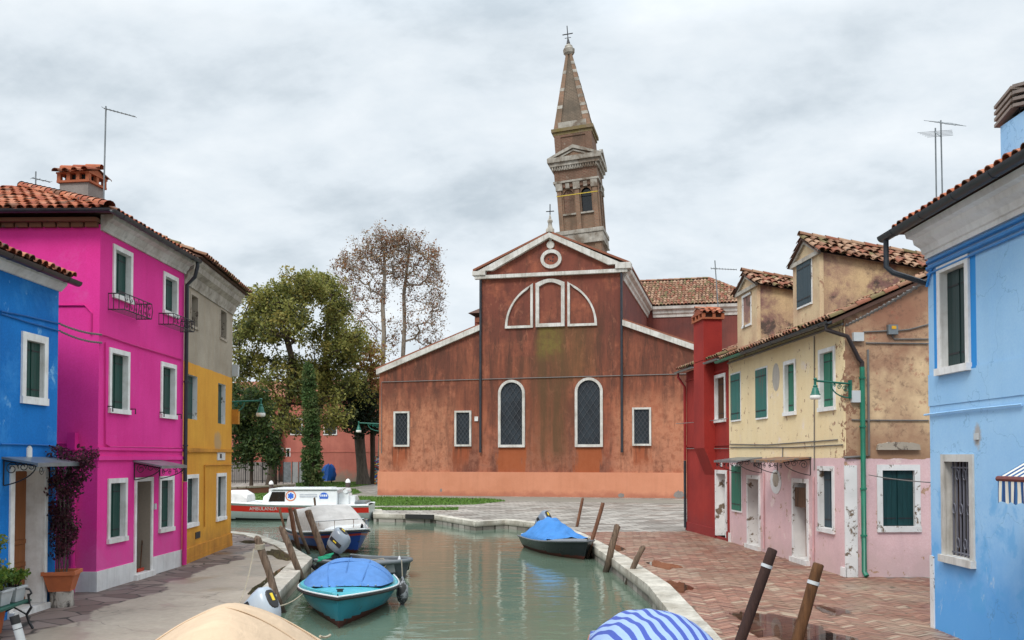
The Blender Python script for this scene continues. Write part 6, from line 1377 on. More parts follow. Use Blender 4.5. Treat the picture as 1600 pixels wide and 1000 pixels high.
pole('reddish pole standing close to the navy boat\'s stern', (453, 794), (467, 862), None, 0.075, 'pole_red')
pole('dark leaning pole in front of the navy boat, beside the reddish one', (459, 796), (482, 866), None, 0.058)
pole('thinnest pole of the left bank, furthest left by the navy boat', (437, 794), (446, 834), None, 0.05, 'pole_red')
pole('slim reddish pole behind the black boat, left of a pair', (910, 779), (899, 836), None, 0.058, 'pole_red', rough=.4)
pole('slim reddish pole crossing the bow of the black boat', (942, 786), (917, 872), None, 0.06, 'pole_red', rough=.4)
pole('weathered stump of a pole beside the right kerb, nearer the black boat', (965, 822), (947, 894), None, 0.085)
pole('short weathered pole against the right kerb, furthest from the black boat', (1004, 855), (979, 913), None, 0.068)
pole('tall dark smooth pole with a white band by the striped boat', (1207, 859), (1150, 1020), 12.7, 0.075, 'pole_dark', band=True, rough=.15)
pole('tall brown smooth pole with a white band near the frame edge', (1279, 882), (1240, 1020), 11.6, 0.072, 'pole_brown', band=True, rough=.15)

def rope(label, pts, r=.012, cat='rope', mat='rope', name='mooring_rope'):
    mb = MB(); mb.tube(pts, r, 5); o = mb.build(name, M[mat], None, smooth=R(60)); recenter(o, pts[0]); return tag(o, label, cat)
a = at(406, 857, gnd(441, 957, WZ).y); rope('pale rope hanging from the thick pole down to the quay pavement', cable_pts(a+Vector((-.1,-.05,0)), gnd(366, 950), .25), .012)
mb = MB()
for k in range(5): mb.tube([(a.x+.088*math.cos(2*PI*q/14), a.y+.088*math.sin(2*PI*q/14), a.z+.02*k+.012*math.sin(2*PI*q/14)) for q in range(15)], .013, 5)
o = mb.build('rope_coil', M['rope'], None); recenter(o, a); tag(o, 'rope turns wound round the thick leaning pole', 'rope')
c = at(513, 872, 22.6); M['green_rope'] = paint('green_rope', (.01,.24,.13), .8, .1); mb = MB()
for k in range(6): mb.tube([(c.x-.25+.35*q/10+.02*math.sin(q+k), c.y+.04*k-.1, c.z-.07+.11*q/10+.015*k) for q in range(11)], .014, 5)
o = mb.build('cord', M['green_rope'], None); recenter(o, c); tag(o, 'green cord tied round the corner pole', 'rope')
rope('mooring line from the turquoise boat to its quay', cable_pts((-4.0, 17.6, .1), (-4.5, 16.6, .06), .12), .013)
rope('mooring line between the black boat\'s bow and the slim poles', cable_pts((2.2, 27.6, .25), (2.35, 27.9, .35), .1), .012)
rope('white rope end at the bow of the beige boat\'s cover', cable_pts(at(500, 994, 10.2), at(516, 992, 10.4), .02), .016)

P_ = [gnd(634, 805.5), gnd(678, 806.5)]; mb = MB(); mb.bar(P_[0]+Vector((0,-.06,-.03)), P_[1]+Vector((0,-.06,-.03)), .10, .20); o = mb.build('kerb_fender', M['rubber'], None); recenter(o, P_[0]); tag(o, 'black rubber strip along the far kerb edge', 'fender')
# white and dark channel posts on the far bank
M['post_dark'] = paint('dark_post', (.09,.065,.055), .8, .3)
for px, yb, yt, Y_, lab in ((543.5, 792, 748, 46.6, 'taller banded channel post with white collar beside the ambulance boat\'s stern'), (423.5, 792, 751, 48.9, 'banded channel post with white collar behind the ambulance boat\'s cabin')):
    B_ = at(px, yb, Y_); T_ = at(px, yt, Y_); H_ = T_.z; mb = MB(); r = .12
    mb.lathe([(r,-1.5),(r,H_-.75)], (0,0,0), 12, 1); mb.lathe([(r*1.03,H_-.75),(r*1.03,H_-.45)], (0,0,0), 12, 0); mb.lathe([(r,H_-.45),(r,H_-.2)], (0,0,0), 12, 1); mb.lathe([(r*1.05,H_-.2),(r*1.02,H_-.13),(r*.7,H_-.05),(r*.2,H_)], (0,0,0), 12, 0)
    o = mb.build('channel_post', [M['white'], M['post_dark']], None, smooth=R(40)); o.location = (B_.x, Y_, 0); tag(o, lab, 'post', 'banded posts at the far bank')
# ------------------------------------------------------------------ trees and shrubs
def leafmats(nm, cs):
    out = []
    for i, c in enumerate(cs):
        t = NT(nm); p = t.pos(); col = t.mix(t.rng(t.noise(p, .8, 4, .6), .3, .7), sh(c, .7), sh(c, 1.25)); b = t.n('ShaderNodeBsdfPrincipled', {'Base Color': col, 'Roughness': .6, 'Specular IOR Level': .25})
        tl = t.n('ShaderNodeBsdfTranslucent', {'Color': col}); mx_ = t.n('ShaderNodeMixShader', {0: .38}); t.t.links.new(b.outputs[0], mx_.inputs[1]); t.t.links.new(tl.outputs[0], mx_.inputs[2]); t.t.links.new(mx_.outputs[0], t.out.inputs[0]); out.append(t.mat)
    return out
def bark(nm, c, d): t = NT(nm); p = t.map(t.pos(), (3,3,.6)); n = t.noise(p, 2, 7, .7); return t.bsdf(t.mix(t.rng(n, .35, .65), c, d), .9, t.bump(n, .6, .05), spec=.2)
M['bark_brown'] = bark('brown_bark', (.085,.062,.045), (.045,.035,.027)); M['bark_pale'] = bark('pale_plane_bark', (.36,.31,.25), (.18,.15,.12)); M['bark_grey'] = bark('grey_bark', (.14,.115,.095), (.07,.06,.05))
def leaf_mesh(name, centers, spread, per, size, mats, parent, wts, flat=.0, sag=0, asp=.6, twigs=None):
    C = np.asarray(centers, float); n = len(C)*per; idx = np.repeat(np.arange(len(C)), per); S = np.asarray(spread, float)
    if S.ndim == 1: S = np.repeat(S[:, None], 3, 1)
    d = rng.normal(size=(n, 3)); d /= np.linalg.norm(d, axis=1)[:, None]; rad = rng.random(n)**.5
    P = C[idx]+d*rad[:, None]*S[idx]
    a = rng.normal(size=(n, 3)); a[:, 2] -= sag; a /= np.linalg.norm(a, axis=1)[:, None]; b = np.cross(a, rng.normal(size=(n, 3))); b /= np.linalg.norm(b, axis=1)[:, None]
    s = size*(.55+.8*rng.random(n))[:, None]; q = s*asp
    V = np.stack([P-a*s, P+b*q*.9, P+a*s, P-b*q*.9], 1).reshape(-1, 3)-np.array(wloc(parent))
    me = bpy.data.meshes.new(name); me.vertices.add(n*4); me.vertices.foreach_set('co', V.ravel()); me.loops.add(n*4); me.loops.foreach_set('vertex_index', np.arange(n*4)); me.polygons.add(n); me.polygons.foreach_set('loop_start', np.arange(0, n*4, 4))
    for m in mats: me.materials.append(m)
    cm = rng.choice(len(mats), size=len(C), p=np.array(wts)/sum(wts)); m_ = cm[idx]; r_ = rng.random(n) < .45; m_[r_] = rng.choice(len(mats), size=r_.sum(), p=np.array(wts)/sum(wts)); me.polygons.foreach_set('material_index', m_.astype(np.int32)); me.update(calc_edges=True)
    o = bpy.data.objects.new(name, me); COL.objects.link(o); o.parent = parent; return o
def tree(name, label, base, trunk, r0, clumps, mats, wts, barkm, size, per, csp, group=None, attach=.35, expo=.46, twig=2, tmin=.02, asp=.6, sag=0):
    """trunk: path; clumps: [(centre, radii, count)]; limbs grow by joining each clump to the nearest wood"""
    root = thing(name, label, 'tree', base, group); nodes = []; par = []
    tp = [Vector(p) for p in trunk]
    for i in range(len(tp)-1):
        k = max(1, int((tp[i+1]-tp[i]).length/.8))
        for j in range(k): nodes.append(tp[i].lerp(tp[i+1], j/k)); par.append(len(nodes)-2)
    nodes.append(tp[-1]); par.append(len(nodes)-2); nt = len(nodes); first = int(nt*attach); cs = []
    for c, rr, n in clumps:
        for _ in range(n):
            d = Vector((random.gauss(0,1), random.gauss(0,1), random.gauss(0,1))).normalized()*random.random()**.42; cs.append(Vector(c)+Vector((d.x*rr[0], d.y*rr[1], d.z*rr[2])))
    top = tp[-1]; cs.sort(key=lambda p: min((p-n).length for n in nodes[first:nt]))
    for p in cs:
        best, bd = None, 1e9
        for i in range(first, len(nodes)):
            q = nodes[i]; d = (p-q).length; d += max(0, (q.z-p.z))*1.1+(.15*d if i < nt else 0)
            if d < bd: best, bd = i, d
        q = nodes[best]; L = (p-q).length; k = max(1, int(L/.9)); prev = best
        for j in range(1, k+1):
            f = j/k; m = q.lerp(p, f)+Vector((random.gauss(0,.07), random.gauss(0,.07), .10*L*math.sin(PI*f)))*(1 if j < k else 0)*min(1, L/2); nodes.append(m); par.append(prev); prev = len(nodes)-1
    cnt = [0]*len(nodes)
    kids = [0]*len(nodes)
    for i in range(len(nodes)): 
        if par[i] >= 0: kids[par[i]] += 1
    for i in range(len(nodes)-1, -1, -1):
        if kids[i] == 0: cnt[i] += 1
        if par[i] >= 0: cnt[par[i]] += cnt[i]
    tot = max(1, cnt[0]); rad = [max(tmin, r0*(c/tot)**expo) for c in cnt]; mb = MB()
    for i in range(len(nodes)):
        if par[i] < 0 or i < nt: continue
        a, b = nodes[par[i]], nodes[i]
        if (b-a).length > 1e-3: mb.tube([a, b], [min(rad[par[i]], rad[i]*1.35), rad[i]], 5, cap=False)
    pr = [rad[i] for i in range(nt)]; pr[0] = r0*1.5; pr[1] = r0*1.12; mt = MB(); mt.tube(nodes[:nt], pr, 10); mt.build('trunk', barkm, root, smooth=R(60))
    for p in cs:                                       # twigs in each clump
        for _ in range(twig):
            d = Vector((random.gauss(0,1), random.gauss(0,1), random.gauss(.3,1))).normalized()*csp*random.uniform(.5, 1.1); mb.tube([p, p+d*.5+Vector((0,0,.05)), p+d], [tmin, tmin*.7, tmin*.4], 3, cap=False)
    mb.build('limbs', barkm, root, smooth=R(60))
    leaf_mesh('crown', [tuple(c) for c in cs], [csp*random.uniform(.6, 1.3) for _ in cs], per, size, mats, root, wts, asp=asp, sag=sag)
    return root
GT = leafmats('green_leaf', [(.26,.255,.065), (.18,.195,.05), (.33,.30,.08), (.075,.09,.03), (.32,.26,.065)])
BT = leafmats('brown_leaf', [(.26,.11,.045), (.17,.08,.04), (.34,.19,.065), (.19,.14,.06)])
DT = leafmats('dark_leaf', [(.018,.034,.014), (.03,.05,.017), (.012,.022,.011)])
ST = leafmats('shrub_leaf', [(.05,.085,.022), (.03,.055,.018), (.085,.11,.028)])
IT = leafmats('ivy_leaf', [(.10,.17,.05), (.065,.115,.038), (.17,.20,.07)])
A = lambda px, py, Y: tuple(at(px, py, Y))
def cl(px, py, Y, rx, ry, n, dep=3.0): k = Y/FPX; return (A(px, py, Y), (rx*k, dep, ry*k), n)
G0 = lambda px, Y: (at(px, 700, Y).x, Y, 0.0)
tree('broadleaf_tree', 'large spreading olive green tree left of the church, behind the yellow house', G0(424, 84), [G0(424,84), A(428,715,84), A(434,680,84), A(440,655,84), A(450,630,84), A(456,600,84), A(462,560,84)], .40,
     [cl(425,470,84,52,30,34,4), cl(470,450,83,40,20,24,3.5), cl(388,515,84,34,36,26,4), cl(445,505,82,55,40,36,4), cl(385,580,84,34,40,22,4), cl(445,575,84,60,34,22,4), cl(400,640,83,44,30,20,3), cl(470,605,84,46,34,20,3), cl(440,650,82,50,26,14,2.5), cl(520,640,83,40,30,12,2.5)], GT, (4,4,2.5,3,1.2), M['bark_brown'], .15, 135, 1.1, twig=3, attach=.3)
tree('broadleaf_tree', 'darker green tree with tall slim trunk just left of the plane trees', G0(491, 88), [G0(491,88), A(492,700,88), A(499,640,88), A(507,570,88), A(512,500,88)], .34,
     [cl(510,448,88,24,18,20,2.5), cl(522,482,88,34,30,20,3), cl(525,540,87,46,40,34,3.5), cl(545,540,88,30,36,16,3), cl(500,590,87,40,34,16,3), cl(540,600,88,36,34,18,3)], [GT[1], GT[4], GT[0], GT[3]], (3,1.5,3,1.6), M['bark_brown'], .15, 135, 1.05, twig=3, attach=.3)
PLn = 'plane trees left of the church'
tree('plane_tree', 'tall half bare plane tree with thin brown leaves, left of a pair', G0(592, 97), [G0(592,97), A(597,640,97), A(598,570,97), A(600,520,97), A(598,480,97), A(601,430,97), A(600,385,97)], .25,
     [cl(596,376,97,31,20,38,2.5), cl(565,402,97,36,26,42,3), cl(600,425,97,43,33,42,3), cl(545,425,97,25,29,30,3), cl(570,465,97,47,29,38,3), cl(612,395,97,25,33,28,3), cl(562,505,97,40,20,18,3), cl(600,530,97,27,33,15,2.5)], BT, (4,4,2,1.5), M['bark_pale'], .125, 20, 1.0, PLn, twig=7, attach=.3, tmin=.019, expo=.50)
tree('plane_tree', 'tall half bare plane tree with brown leaves, right of a pair beside the church roof', G0(630, 99), [G0(630,99), A(630,620,99), A(629,570,99), A(632,510,99), A(631,460,99), A(636,420,99), A(640,380,99)], .23,
     [cl(643,382,99,27,22,35,2.5), cl(668,408,99,25,31,38,3), cl(650,435,99,40,35,40,3), cl(680,455,99,16,44,30,3), cl(655,500,99,38,33,32,3), cl(674,535,99,22,31,20,2.5), cl(626,400,99,20,29,20,2.5)], BT, (4,4,2,1.5), M['bark_pale'], .125, 20, 1.0, PLn, twig=7, attach=.3, tmin=.019, expo=.50)
tree('autumn_tree', 'russet autumn tree below the plane trees, against the church corner', G0(583, 93), [G0(583,93), A(582,660,93), A(580,600,93), A(580,560,93)], .26,
     [cl(575,560,93,24,34,14,2.5), cl(590,600,93,18,34,13,2), cl(560,600,93,20,30,9,2.2), cl(582,640,93,14,20,7,2)], [BT[2], BT[0], GT[4], GT[2]], (3,2,2.5,2), M['bark_brown'], .17, 95, 1.05, twig=3)
tree('evergreen_tree', 'dark evergreen with a thick grey trunk in front of the pink building, nearest the church', G0(566, 92), [G0(568,92), A(565,725,92), A(562,690,92), A(560,650,92), A(556,620,92)], .52,
     [cl(548,635,92,34,28,20,2.6), cl(562,660,91.5,34,18,14,2.4), cl(540,610,92,30,24,12,2.6), cl(575,640,92,22,28,9,2.4)], DT, (3,2,2), M['bark_grey'], .19, 100, 1.05, twig=2, attach=.45)
tree('small_tree', 'bushy small tree by the iron fence, next to the yellow house', G0(393, 72), [G0(393,72), A(393,735,72), A(395,700,72)], .13,
     [cl(390,662,72,32,30,30,1.6), cl(412,682,72,24,30,24,1.4), cl(376,710,72,22,24,14,1.4), cl(395,628,72,32,24,18,1.6), cl(424,708,72,14,22,12,1.2), cl(370,640,72,22,40,14,1.5)], ST, (3,3,2), M['bark_brown'], .14, 90, .75, twig=2, attach=.3)
# ivy covered column of a tree
ic = G0(488, 79); rt = thing('ivy_clad_tree', 'slender ivy covered conical tree standing on the lawn', 'tree', ic)
mb = MB(); mb.tube([ic, A(487,690,79), A(483,620,79), A(482,590,79)], [.28,.22,.14,.05], 8); mb.build('trunk', M['bark_brown'], rt, smooth=R(60))
cs, sp = [], []
for k in range(70):
    f = k/69; py = 755-(755-572)*f; w = (18.5-6*f-8.5*f**5)*(1+.12*math.sin(9*f)); k_ = 79/FPX
    for _ in range(3): a = random.uniform(0, 2*PI); c = at(489-7*f, py, 79); cs.append((c.x+math.cos(a)*w*k_*.6, c.y+math.sin(a)*w*k_*.6, c.z)); sp.append(.38)
leaf_mesh('ivy', cs, sp, 70, .11, IT, rt, (3,3,1.6))

# ------------------------------------------------------------------ pink building and fences behind the trees
M['rose_wall'] = plaster('rose_plaster', (.50,.17,.125), (.40,.125,.095), .5, .2, damp=((.24,.20,.16), 1.6, .9), bump=.1)
KB = Fac(gnd(430,752.5), gnd(585,753.5)); PB = thing('pink_building', 'dull pink two storey building half hidden behind the trees', 'building', KB.A)
KB.A = KB.A; zt = KB.uz(500, 622)[1]; u0 = KB.uz(463, 700)[0]
holes = []
for r in ((454,473,653,680), (506,527,653,680)): holes.append(window(PB, KB, KB.rect(*r), .12, .05, .15, 'dark', 'iron', 'marble', .04))
for r in ((435,443,700,715), (447,454,700,715)): holes.append(window(PB, KB, KB.rect(*r), .10, .04, .15, 'dark', 'iron', 'white', .0))
mb = MB(KB.M); grid_wall(mb, -8, KB.L+2, 0, zt, holes); mb.face([(-8,0,0),(-8,-12,0),(-8,-12,zt),(-8,0,zt)]); mb.face([(KB.L+2,0,0),(KB.L+2,-12,0),(KB.L+2,-12,zt),(KB.L+2,0,zt)]); mb.build('wall', M['rose_wall'], PB)
mb = MB(KB.M); mb.rings([[(x, .6, zt), (x, -6, zt+2.4), (x, -6, zt+2.55), (x, .6, zt+.15)] for x in (-8.5, KB.L+2.5)]); mb.rings([[(x, -12.6, zt), (x, -6, zt+2.4), (x, -6, zt+2.55), (x, -12.6, zt+.15)] for x in (-8.5, KB.L+2.5)]); mb.build('roof', TILES_OLD[2], PB)
mb = MB(KB.M); u, z = KB.uz(500, 706); mb.box(-8, KB.L+2, -.004, .05, z-.06, z+.06); mb.build('string_course', M['rose_wall'], PB)
pipe(PB, [KB.pt(KB.uz(437,700)[0]-1.6, .1, zt), KB.pt(KB.uz(437,700)[0]-1.6, .1, 0)], .08, 'wood_dk'); 
# second wing nearer on the left, mostly behind shrubs
W2 = Fac((at(345,700,101).x, 101), (at(436,700,102).x, 102)); PW = thing('pink_annexe', 'pink side wing behind the small bushy tree and iron fence', 'building', W2.A)
zt2 = W2.uz(420, 630)[1]; hs = [window(PW, W2, W2.rect(417,424.5,650,670), .1, .04, .15, 'dark', 'iron', 'white', 0)]
mb = MB(W2.M); grid_wall(mb, -6, W2.L, 0, zt2, hs); mb.face([(W2.L,0,0),(W2.L,-8,0),(W2.L,-8,zt2),(W2.L,0,zt2)]); mb.build('wall', M['rose_wall'], PW)
mb = MB(W2.M); mb.rings([[(x, .5, zt2), (x, -5, zt2+1.9), (x, -5, zt2+2.05), (x, .5, zt2+.15)] for x in (-6.3, W2.L+.3)]); mb.build('roof', TILES_OLD[2], PW)
mb = MB(W2.M); mb.box(-6, W2.L-1, 1.2, 1.4, 0, 2.2); mb.build('grey_base', M['grey_stucco'], PW)
# iron fence
fa, fb = gnd(330, 755.5), gnd(436, 754.5); FN = Fac(fa, fb); fr = thing('iron_fence', 'black iron bar fence behind the brick wall', 'fence', FN.A); zf = FN.uz(400, 724)[1]
mb = MB(FN.M); 
for z in (.25, zf-.2): mb.box(0, FN.L, -.02, .02, z-.025, z+.025)
mb.build('rail', M['iron'], fr); mb = MB(FN.M); n = int(FN.L/.22)
for k in range(n): mb.tube([(FN.L*(k+.5)/n, .03, .02), (FN.L*(k+.5)/n, .03, zf)], .018, 4)
mb.build('bars', M['iron'], fr)
for k in range(5): mb = MB(FN.M); u = FN.L*k/4; mb.box(u-.05, u+.05, -.05, .02, 0, zf+.1); mb.build('fence_post', M['iron'], fr)
M['grey_panel'] = worn('grey_sheet_panel', (.42,.42,.42), (.25,.25,.25), .6, 2)
for k, (p0, p1) in enumerate(((442.5, 455), (456.5, 466), (467, 478))):
    F_ = Fac(gnd(p0, 755.5), gnd(p1, 755.5)); o = thing('fence_panel', ('dark grey gate panel at the left of the pale panels', 'pale grey sheet panel between two dark posts', 'pale grey sheet panel half hidden by the ivy clad tree')[k], 'fence', F_.A, 'grey panels beside the iron fence')
    zz = F_.uz(p0, 722)[1]; mb = MB(F_.M)
    for j in range(6): mb.box(.03+(F_.L-.06)*j/6, .03+(F_.L-.06)*(j+1)/6-.01, -.02, .02+.01*(j % 2), .1, zz)
    mb.build('sheet', M['grey_panel'] if k else M['zinc'], o); mb = MB(F_.M); mb.box(-.03, .03, -.05, .05, 0, zz+.06); mb.build('fence_post', M['iron'], o)
M['lowbrick'] = (lambda t: t.bsdf(t.mix(.5, t.n('ShaderNodeTexBrick', {'Vector': t.map(t.pos(), (1,1,1), (R(90),0,0)), 'Color1': (.30,.09,.05), 'Color2': (.22,.07,.04), 'Mortar': (.2,.15,.12), 'Scale': 1.0, 'Brick Width': .25, 'Row Height': .07, 'Mortar Size': .01}).outputs[0], t.mix(t.noise(t.pos(), 3, 5), (.16,.05,.03), (.34,.12,.07))), .85))(NT('brick_wall_red'))
F_ = Fac(gnd(330, 776), gnd(460, 768)); o = thing('brick_wall', 'low red brick wall with pale coping behind the ambulance boat', 'wall', F_.A); zz = F_.uz(458, 757)[1]
mb = MB(F_.M); mb.box(0, F_.L, -.3, 0, 0, zz-.1); mb.build('brickwork', M['lowbrick'], o); mb = MB(F_.M); mb.box(-.05, F_.L+.05, -.36, .06, zz-.099, zz+.03); mb.build('coping', M['old_stone'], o)
# blue tarpaulin bundle
bp = gnd(511.5, 754.8); o = thing('covered_cart', 'cart bundled under a bright blue tarpaulin on the lawn', 'cart', bp); mb = MB(); k_ = bp.y/FPX; rs = []
for f, wx, z in ((0, 10, .25), (.1, 11.3, .3), (.4, 11.5, .9), (.7, 10, 1.5), (.9, 7, 1.85), (1, 3, 1.98)):
    rs.append([(bp.x+(2*f)*k_*1.5+wx*k_*math.cos(2*PI*q/22)*(1+.30*mnoise.noise(Vector((q*.9, f*4, 1)))), bp.y+.8*math.sin(2*PI*q/22)*(1-.5*f)*(1+.1*math.sin(q*3)), z*(1+.16*mnoise.noise(Vector((q*.8, f*2, 3))))) for q in range(22)])
mb.rings(rs); mb.build('tarpaulin', M['tarp'], o, smooth=R(50)); mb = MB()
for x in (-.5, .5): mb.tube([(bp.x+x-.05, bp.y-.3, .2), (bp.x+x+.05, bp.y-.3, .2)], .2, 12)
mb.build('wheels', M['rubber'], o)
# mosaic pillar by the church corner
mp = gnd(588.8, 757); o = thing('mosaic_pillar', 'narrow post of multicoloured tiles at the church corner', 'pillar', mp); hz_ = at(588.8, 713, mp.y).z; mb = MB(Matrix.Translation(mp))
for k in range(26):
    for j in range(3): mb.box(-.2+.135*j, -.075+.135*j, -.15, .15-.01*(j == 1), hz_*k/26, hz_*(k+.9)/26, random.randrange(6))
mc = [paint('mosaic_'+n, c, .3, .1) for n, c in (('red',(.4,.03,.03)),('blue',(.03,.10,.4)),('yellow',(.6,.42,.05)),('black',(.03,.03,.03)),('white',(.6,.6,.58)),('teal',(.03,.25,.25)))]
mb.build('tiles', mc, o)

# ------------------------------------------------------------------ street lamps on brackets (one built, then copied)
def wall_lamp():
    r = thing('wall_lamp', 'green wall lamp on a scrolled arm', 'lamp')       # arm along +X, wall at x=0, z=0 at the arm
    mb = MB(); mb.tube([(0,0,0),(1.12,0,.05),(1.15,0,.06)], .028, 8); mb.box(-.02,.03,-.05,.05,-.40,.10); mb.tube([(.02,0,-.38)]+[(.02+.62*math.sin(PI/2*k/8), 0, -.38+.36*(1-math.cos(PI/2*k/8))) for k in range(1, 9)], .02, 6)
    for c, r0, a, sg in (((.16,0,-.14), .10, 0, 1), ((.36,0,-.09), .075, PI, -1), ((.52,0,-.05), .045, 0, 1)): scroll(mb, c, r0, 1.5, a, sg, (1,0,0), (0,0,1), .013)
    mb.tube([(1.15,0,.06),(1.15,0,-.06)], .03, 8); mb.lathe([(.03,.13),(.055,.10),(.03,.05)], (1.15,0,0), 8); mb.build('arm', M['lampgreen'], r, smooth=R(50))
    mb = MB(); mb.lathe([(.025,-.05),(.06,-.08),(.065,-.10),(.05,-.12),(.08,-.15),(.09,-.22),(.105,-.24),(.105,-.28),(.13,-.31),(.14,-.33)], (1.15,0,0), 16); mb.build('lamp_head', M['lampgreen'], r, smooth=R(50))
    mb = MB(); mb.lathe([(.13,-.33),(.145,-.37),(.142,-.42),(.115,-.45),(.04,-.455)], (1.15,0,0), 16); mb.build('shade', M['lampglass'], r, smooth=R(60))
    return r
lamp0 = wall_lamp(); lamp0['label'] = 'green wall lamp with scrolled bracket on the corner of the cream house'; lamp0['group'] = 'green bracket lamps'
p = SF.pt(.12, .03, SF.uz(1334, 600)[1]); tgt = at(1272, 592, 20.35); dirv = Vector((tgt.x-p.x, tgt.y-p.y)); lamp0.location = p; lamp0.rotation_euler.z = math.atan2(dirv.y, dirv.x); k_ = dirv.length/1.15*.97; lamp0.scale = (k_, k_, k_)
l2 = copy_tree(lamp0); p = FY.pt(FY.L+.01, -.25, FY.uz(361, 628)[1]); l2.location = p; l2.rotation_euler.z = R(4); l2.scale = (.98,)*3; l2['label'] = 'green wall lamp sticking out from the yellow house corner, before the trees'
l3 = copy_tree(lamp0); p = KF.pt(-.02, -.2, KF.uz(592, 662)[1]); l3.location = p; l3.rotation_euler.z = math.atan2(-KF.U.y, -KF.U.x)+R(6); l3.scale = (1.38,)*3; l3['label'] = 'green wall lamp on the left corner of the church'

# ------------------------------------------------------------------ antennas
def antenna(label, foot, top, boom, elems, rad=.02, group='television aerials on the roofs'):
    r = thing('tv_antenna', label, 'antenna', foot, group); foot, top = Vector(foot), Vector(top); mb = MB(); mb.tube([foot, top], rad, 6); mb.build('mast', M['zinc'], r)
    for (z, dx, dy, dz, n, el, back) in boom:
        mb = MB(); c = Vector((top.x, top.y, z)); d = Vector((dx, dy, dz)); L = d.length; d = d/L; s_ = d.cross(Vector((0,0,1))).normalized(); mb.tube([c-d*back, c+d*L], .016, 5)
        for k in range(n): q = c-d*back*.9+d*(L+back*.9)*(k/(n-1)); e_ = el*(1-.35*k/n); mb.tube([q-s_*e_, q+s_*e_], .006, 4)
        mb.build('boom', M['zinc'], r)
T = at(165.5, 166, 21); antenna('tall mast aerial on the magenta house roof beside its chimney', (T.x-.03, T.y, 8.3), T, [(T.z-.06, .74, -.15, -.24, 9, .10, .05)], 0)
T = at(56, 268, 25); antenna('small aerial peeping over the magenta house ridge', (T.x, T.y, 8.7), T, [(T.z-.2, .25, .3, .0, 4, .15, .1), (T.z-.55, .3, -.2, 0, 3, .25, .2)], 0)
T = at(1117, 407, 33.5); antenna('leaning aerial on the red house roof', (T.x+.25, T.y, 5.9), T, [(T.z-.30, .75, -.2, -.08, 10, .22, .15)], 0)
T = at(1470, 188, 22.5); antenna('taller of two aerials above the pale blue eaves', (T.x+.03, T.y, 7.0), T, [(T.z-.05, .12, -.5, -.25, 5, .42, .1)], 0)
T = at(1461.5, 200, 22.5); antenna('shorter of two aerials above the pale blue eaves', (T.x+.10, T.y+.2, 7.0), T, [(T.z-.1, -.12, -.5, -.28, 5, .40, .1)], 0)

# ------------------------------------------------------------------ free hanging cables
def cable(label, a, b, sag, r=.014, twist=False):
    P = cable_pts(a, b, sag, 24); mb = MB(); mb.tube(P, r, 5)
    if twist: mb.tube([p+Vector((0, r*1.5*math.cos(k*1.7), r*1.5*math.sin(k*1.7))) for k, p in enumerate(cable_pts(a, b, sag, 70))], r*.7, 4)
    o = mb.build('cable', M['cable'], None); recenter(o, P[0]); return tag(o, label, 'cable', 'cables strung between houses')
cable('upper twisted cable between the cobalt and magenta houses', FB.pt(FB.L-.02, .03, FB.uz(92, 506)[1]), FP.pt(.03, .03, FP.uz(158, 523)[1]), .04, .015, True)
cable('lower twisted cable between the cobalt and magenta houses', FB.pt(FB.L-.02, .03, FB.uz(92, 517)[1]), FP.pt(.05, .03, FP.uz(160, 536)[1]), .05, .015, True)
cable('diagonal cable rising from the cream house eave to the pale blue house', SF.pt(.0, .1, SF.uz(1315, 510)[1]), FR.pt(FR.L+.02, -.03, FR.uz(1447, 437)[1]), .03, .022, True)
cable('thin line slanting across the green double shutters of the cream house', SF.pt(SF.uz(1355,743)[0], .08, SF.uz(1355, 742)[1]), FR.pt(FR.L+.02, -.03, FR.uz(1452, 754)[1]), .02, .010)
cable('thin line stretched in front of the red house', at(1056, 662, 34), SF.pt(0,0,0)*0+Vector(FC.pt(FC.L, .05, FC.uz(1139, 654)[1])), .02, .012)

# ------------------------------------------------------------------ bench, planters, pots by the blue house
bx, by = -7.95, 13.85
def bench():
    r = thing('garden_bench', 'green slatted bench with curly iron legs before the blue house', 'bench', (0,0,0)); Lb = 1.55
    iron = M['iron']; slat = paint('bench_green', (.01,.085,.06), .45, .3)
    for k in range(4): mb = MB(); mb.box(-Lb/2, Lb/2, -.02+.105*k, .07+.105*k, .42, .45); mb.build('seat_slat', slat, r)
    for k in range(3): mb = MB(); mb.rings([[(x, -.05-.03*k, .55+.11*k), (x, -.02-.03*k, .56+.11*k), (x, -.045-.03*k, .64+.11*k), (x, -.075-.03*k, .63+.11*k)] for x in (-Lb/2, Lb/2)]); mb.build('back_slat', slat, r)
    for x in (-Lb/2+.12, Lb/2-.12):
        mb = MB(); mb.tube([(x,-.14,.90),(x,-.06,.60),(x,-.02,.41),(x,-.06,.25),(x,-.13,.0)], .022, 6); mb.tube([(x,-.02,.41),(x,.40,.41),(x,.43,.34),(x,.36,.22),(x,.40,.10),(x,.46,.0)], .022, 6); mb.tube([(x,-.05,.62),(x,.2,.66),(x,.40,.62),(x,.43,.56),(x,.38,.52)], .018, 6); mb.tube([(x,.40,.41),(x,.38,.55)], .018, 6); mb.tube([(x,-.06,.22),(x,.17,.34),(x,.37,.22)], .014, 5); mb.build('leg', iron, r, smooth=R(60))
    r.location = (bx, by, 0); r.rotation_euler.z = R(-84); return r
bench()
PL = leafmats('planter_leaf', [(.16,.24,.035), (.08,.15,.028), (.24,.27,.05), (.36,.30,.08)])
M['planter'] = paint('grey_planter', (.42,.44,.45), .7, .15)
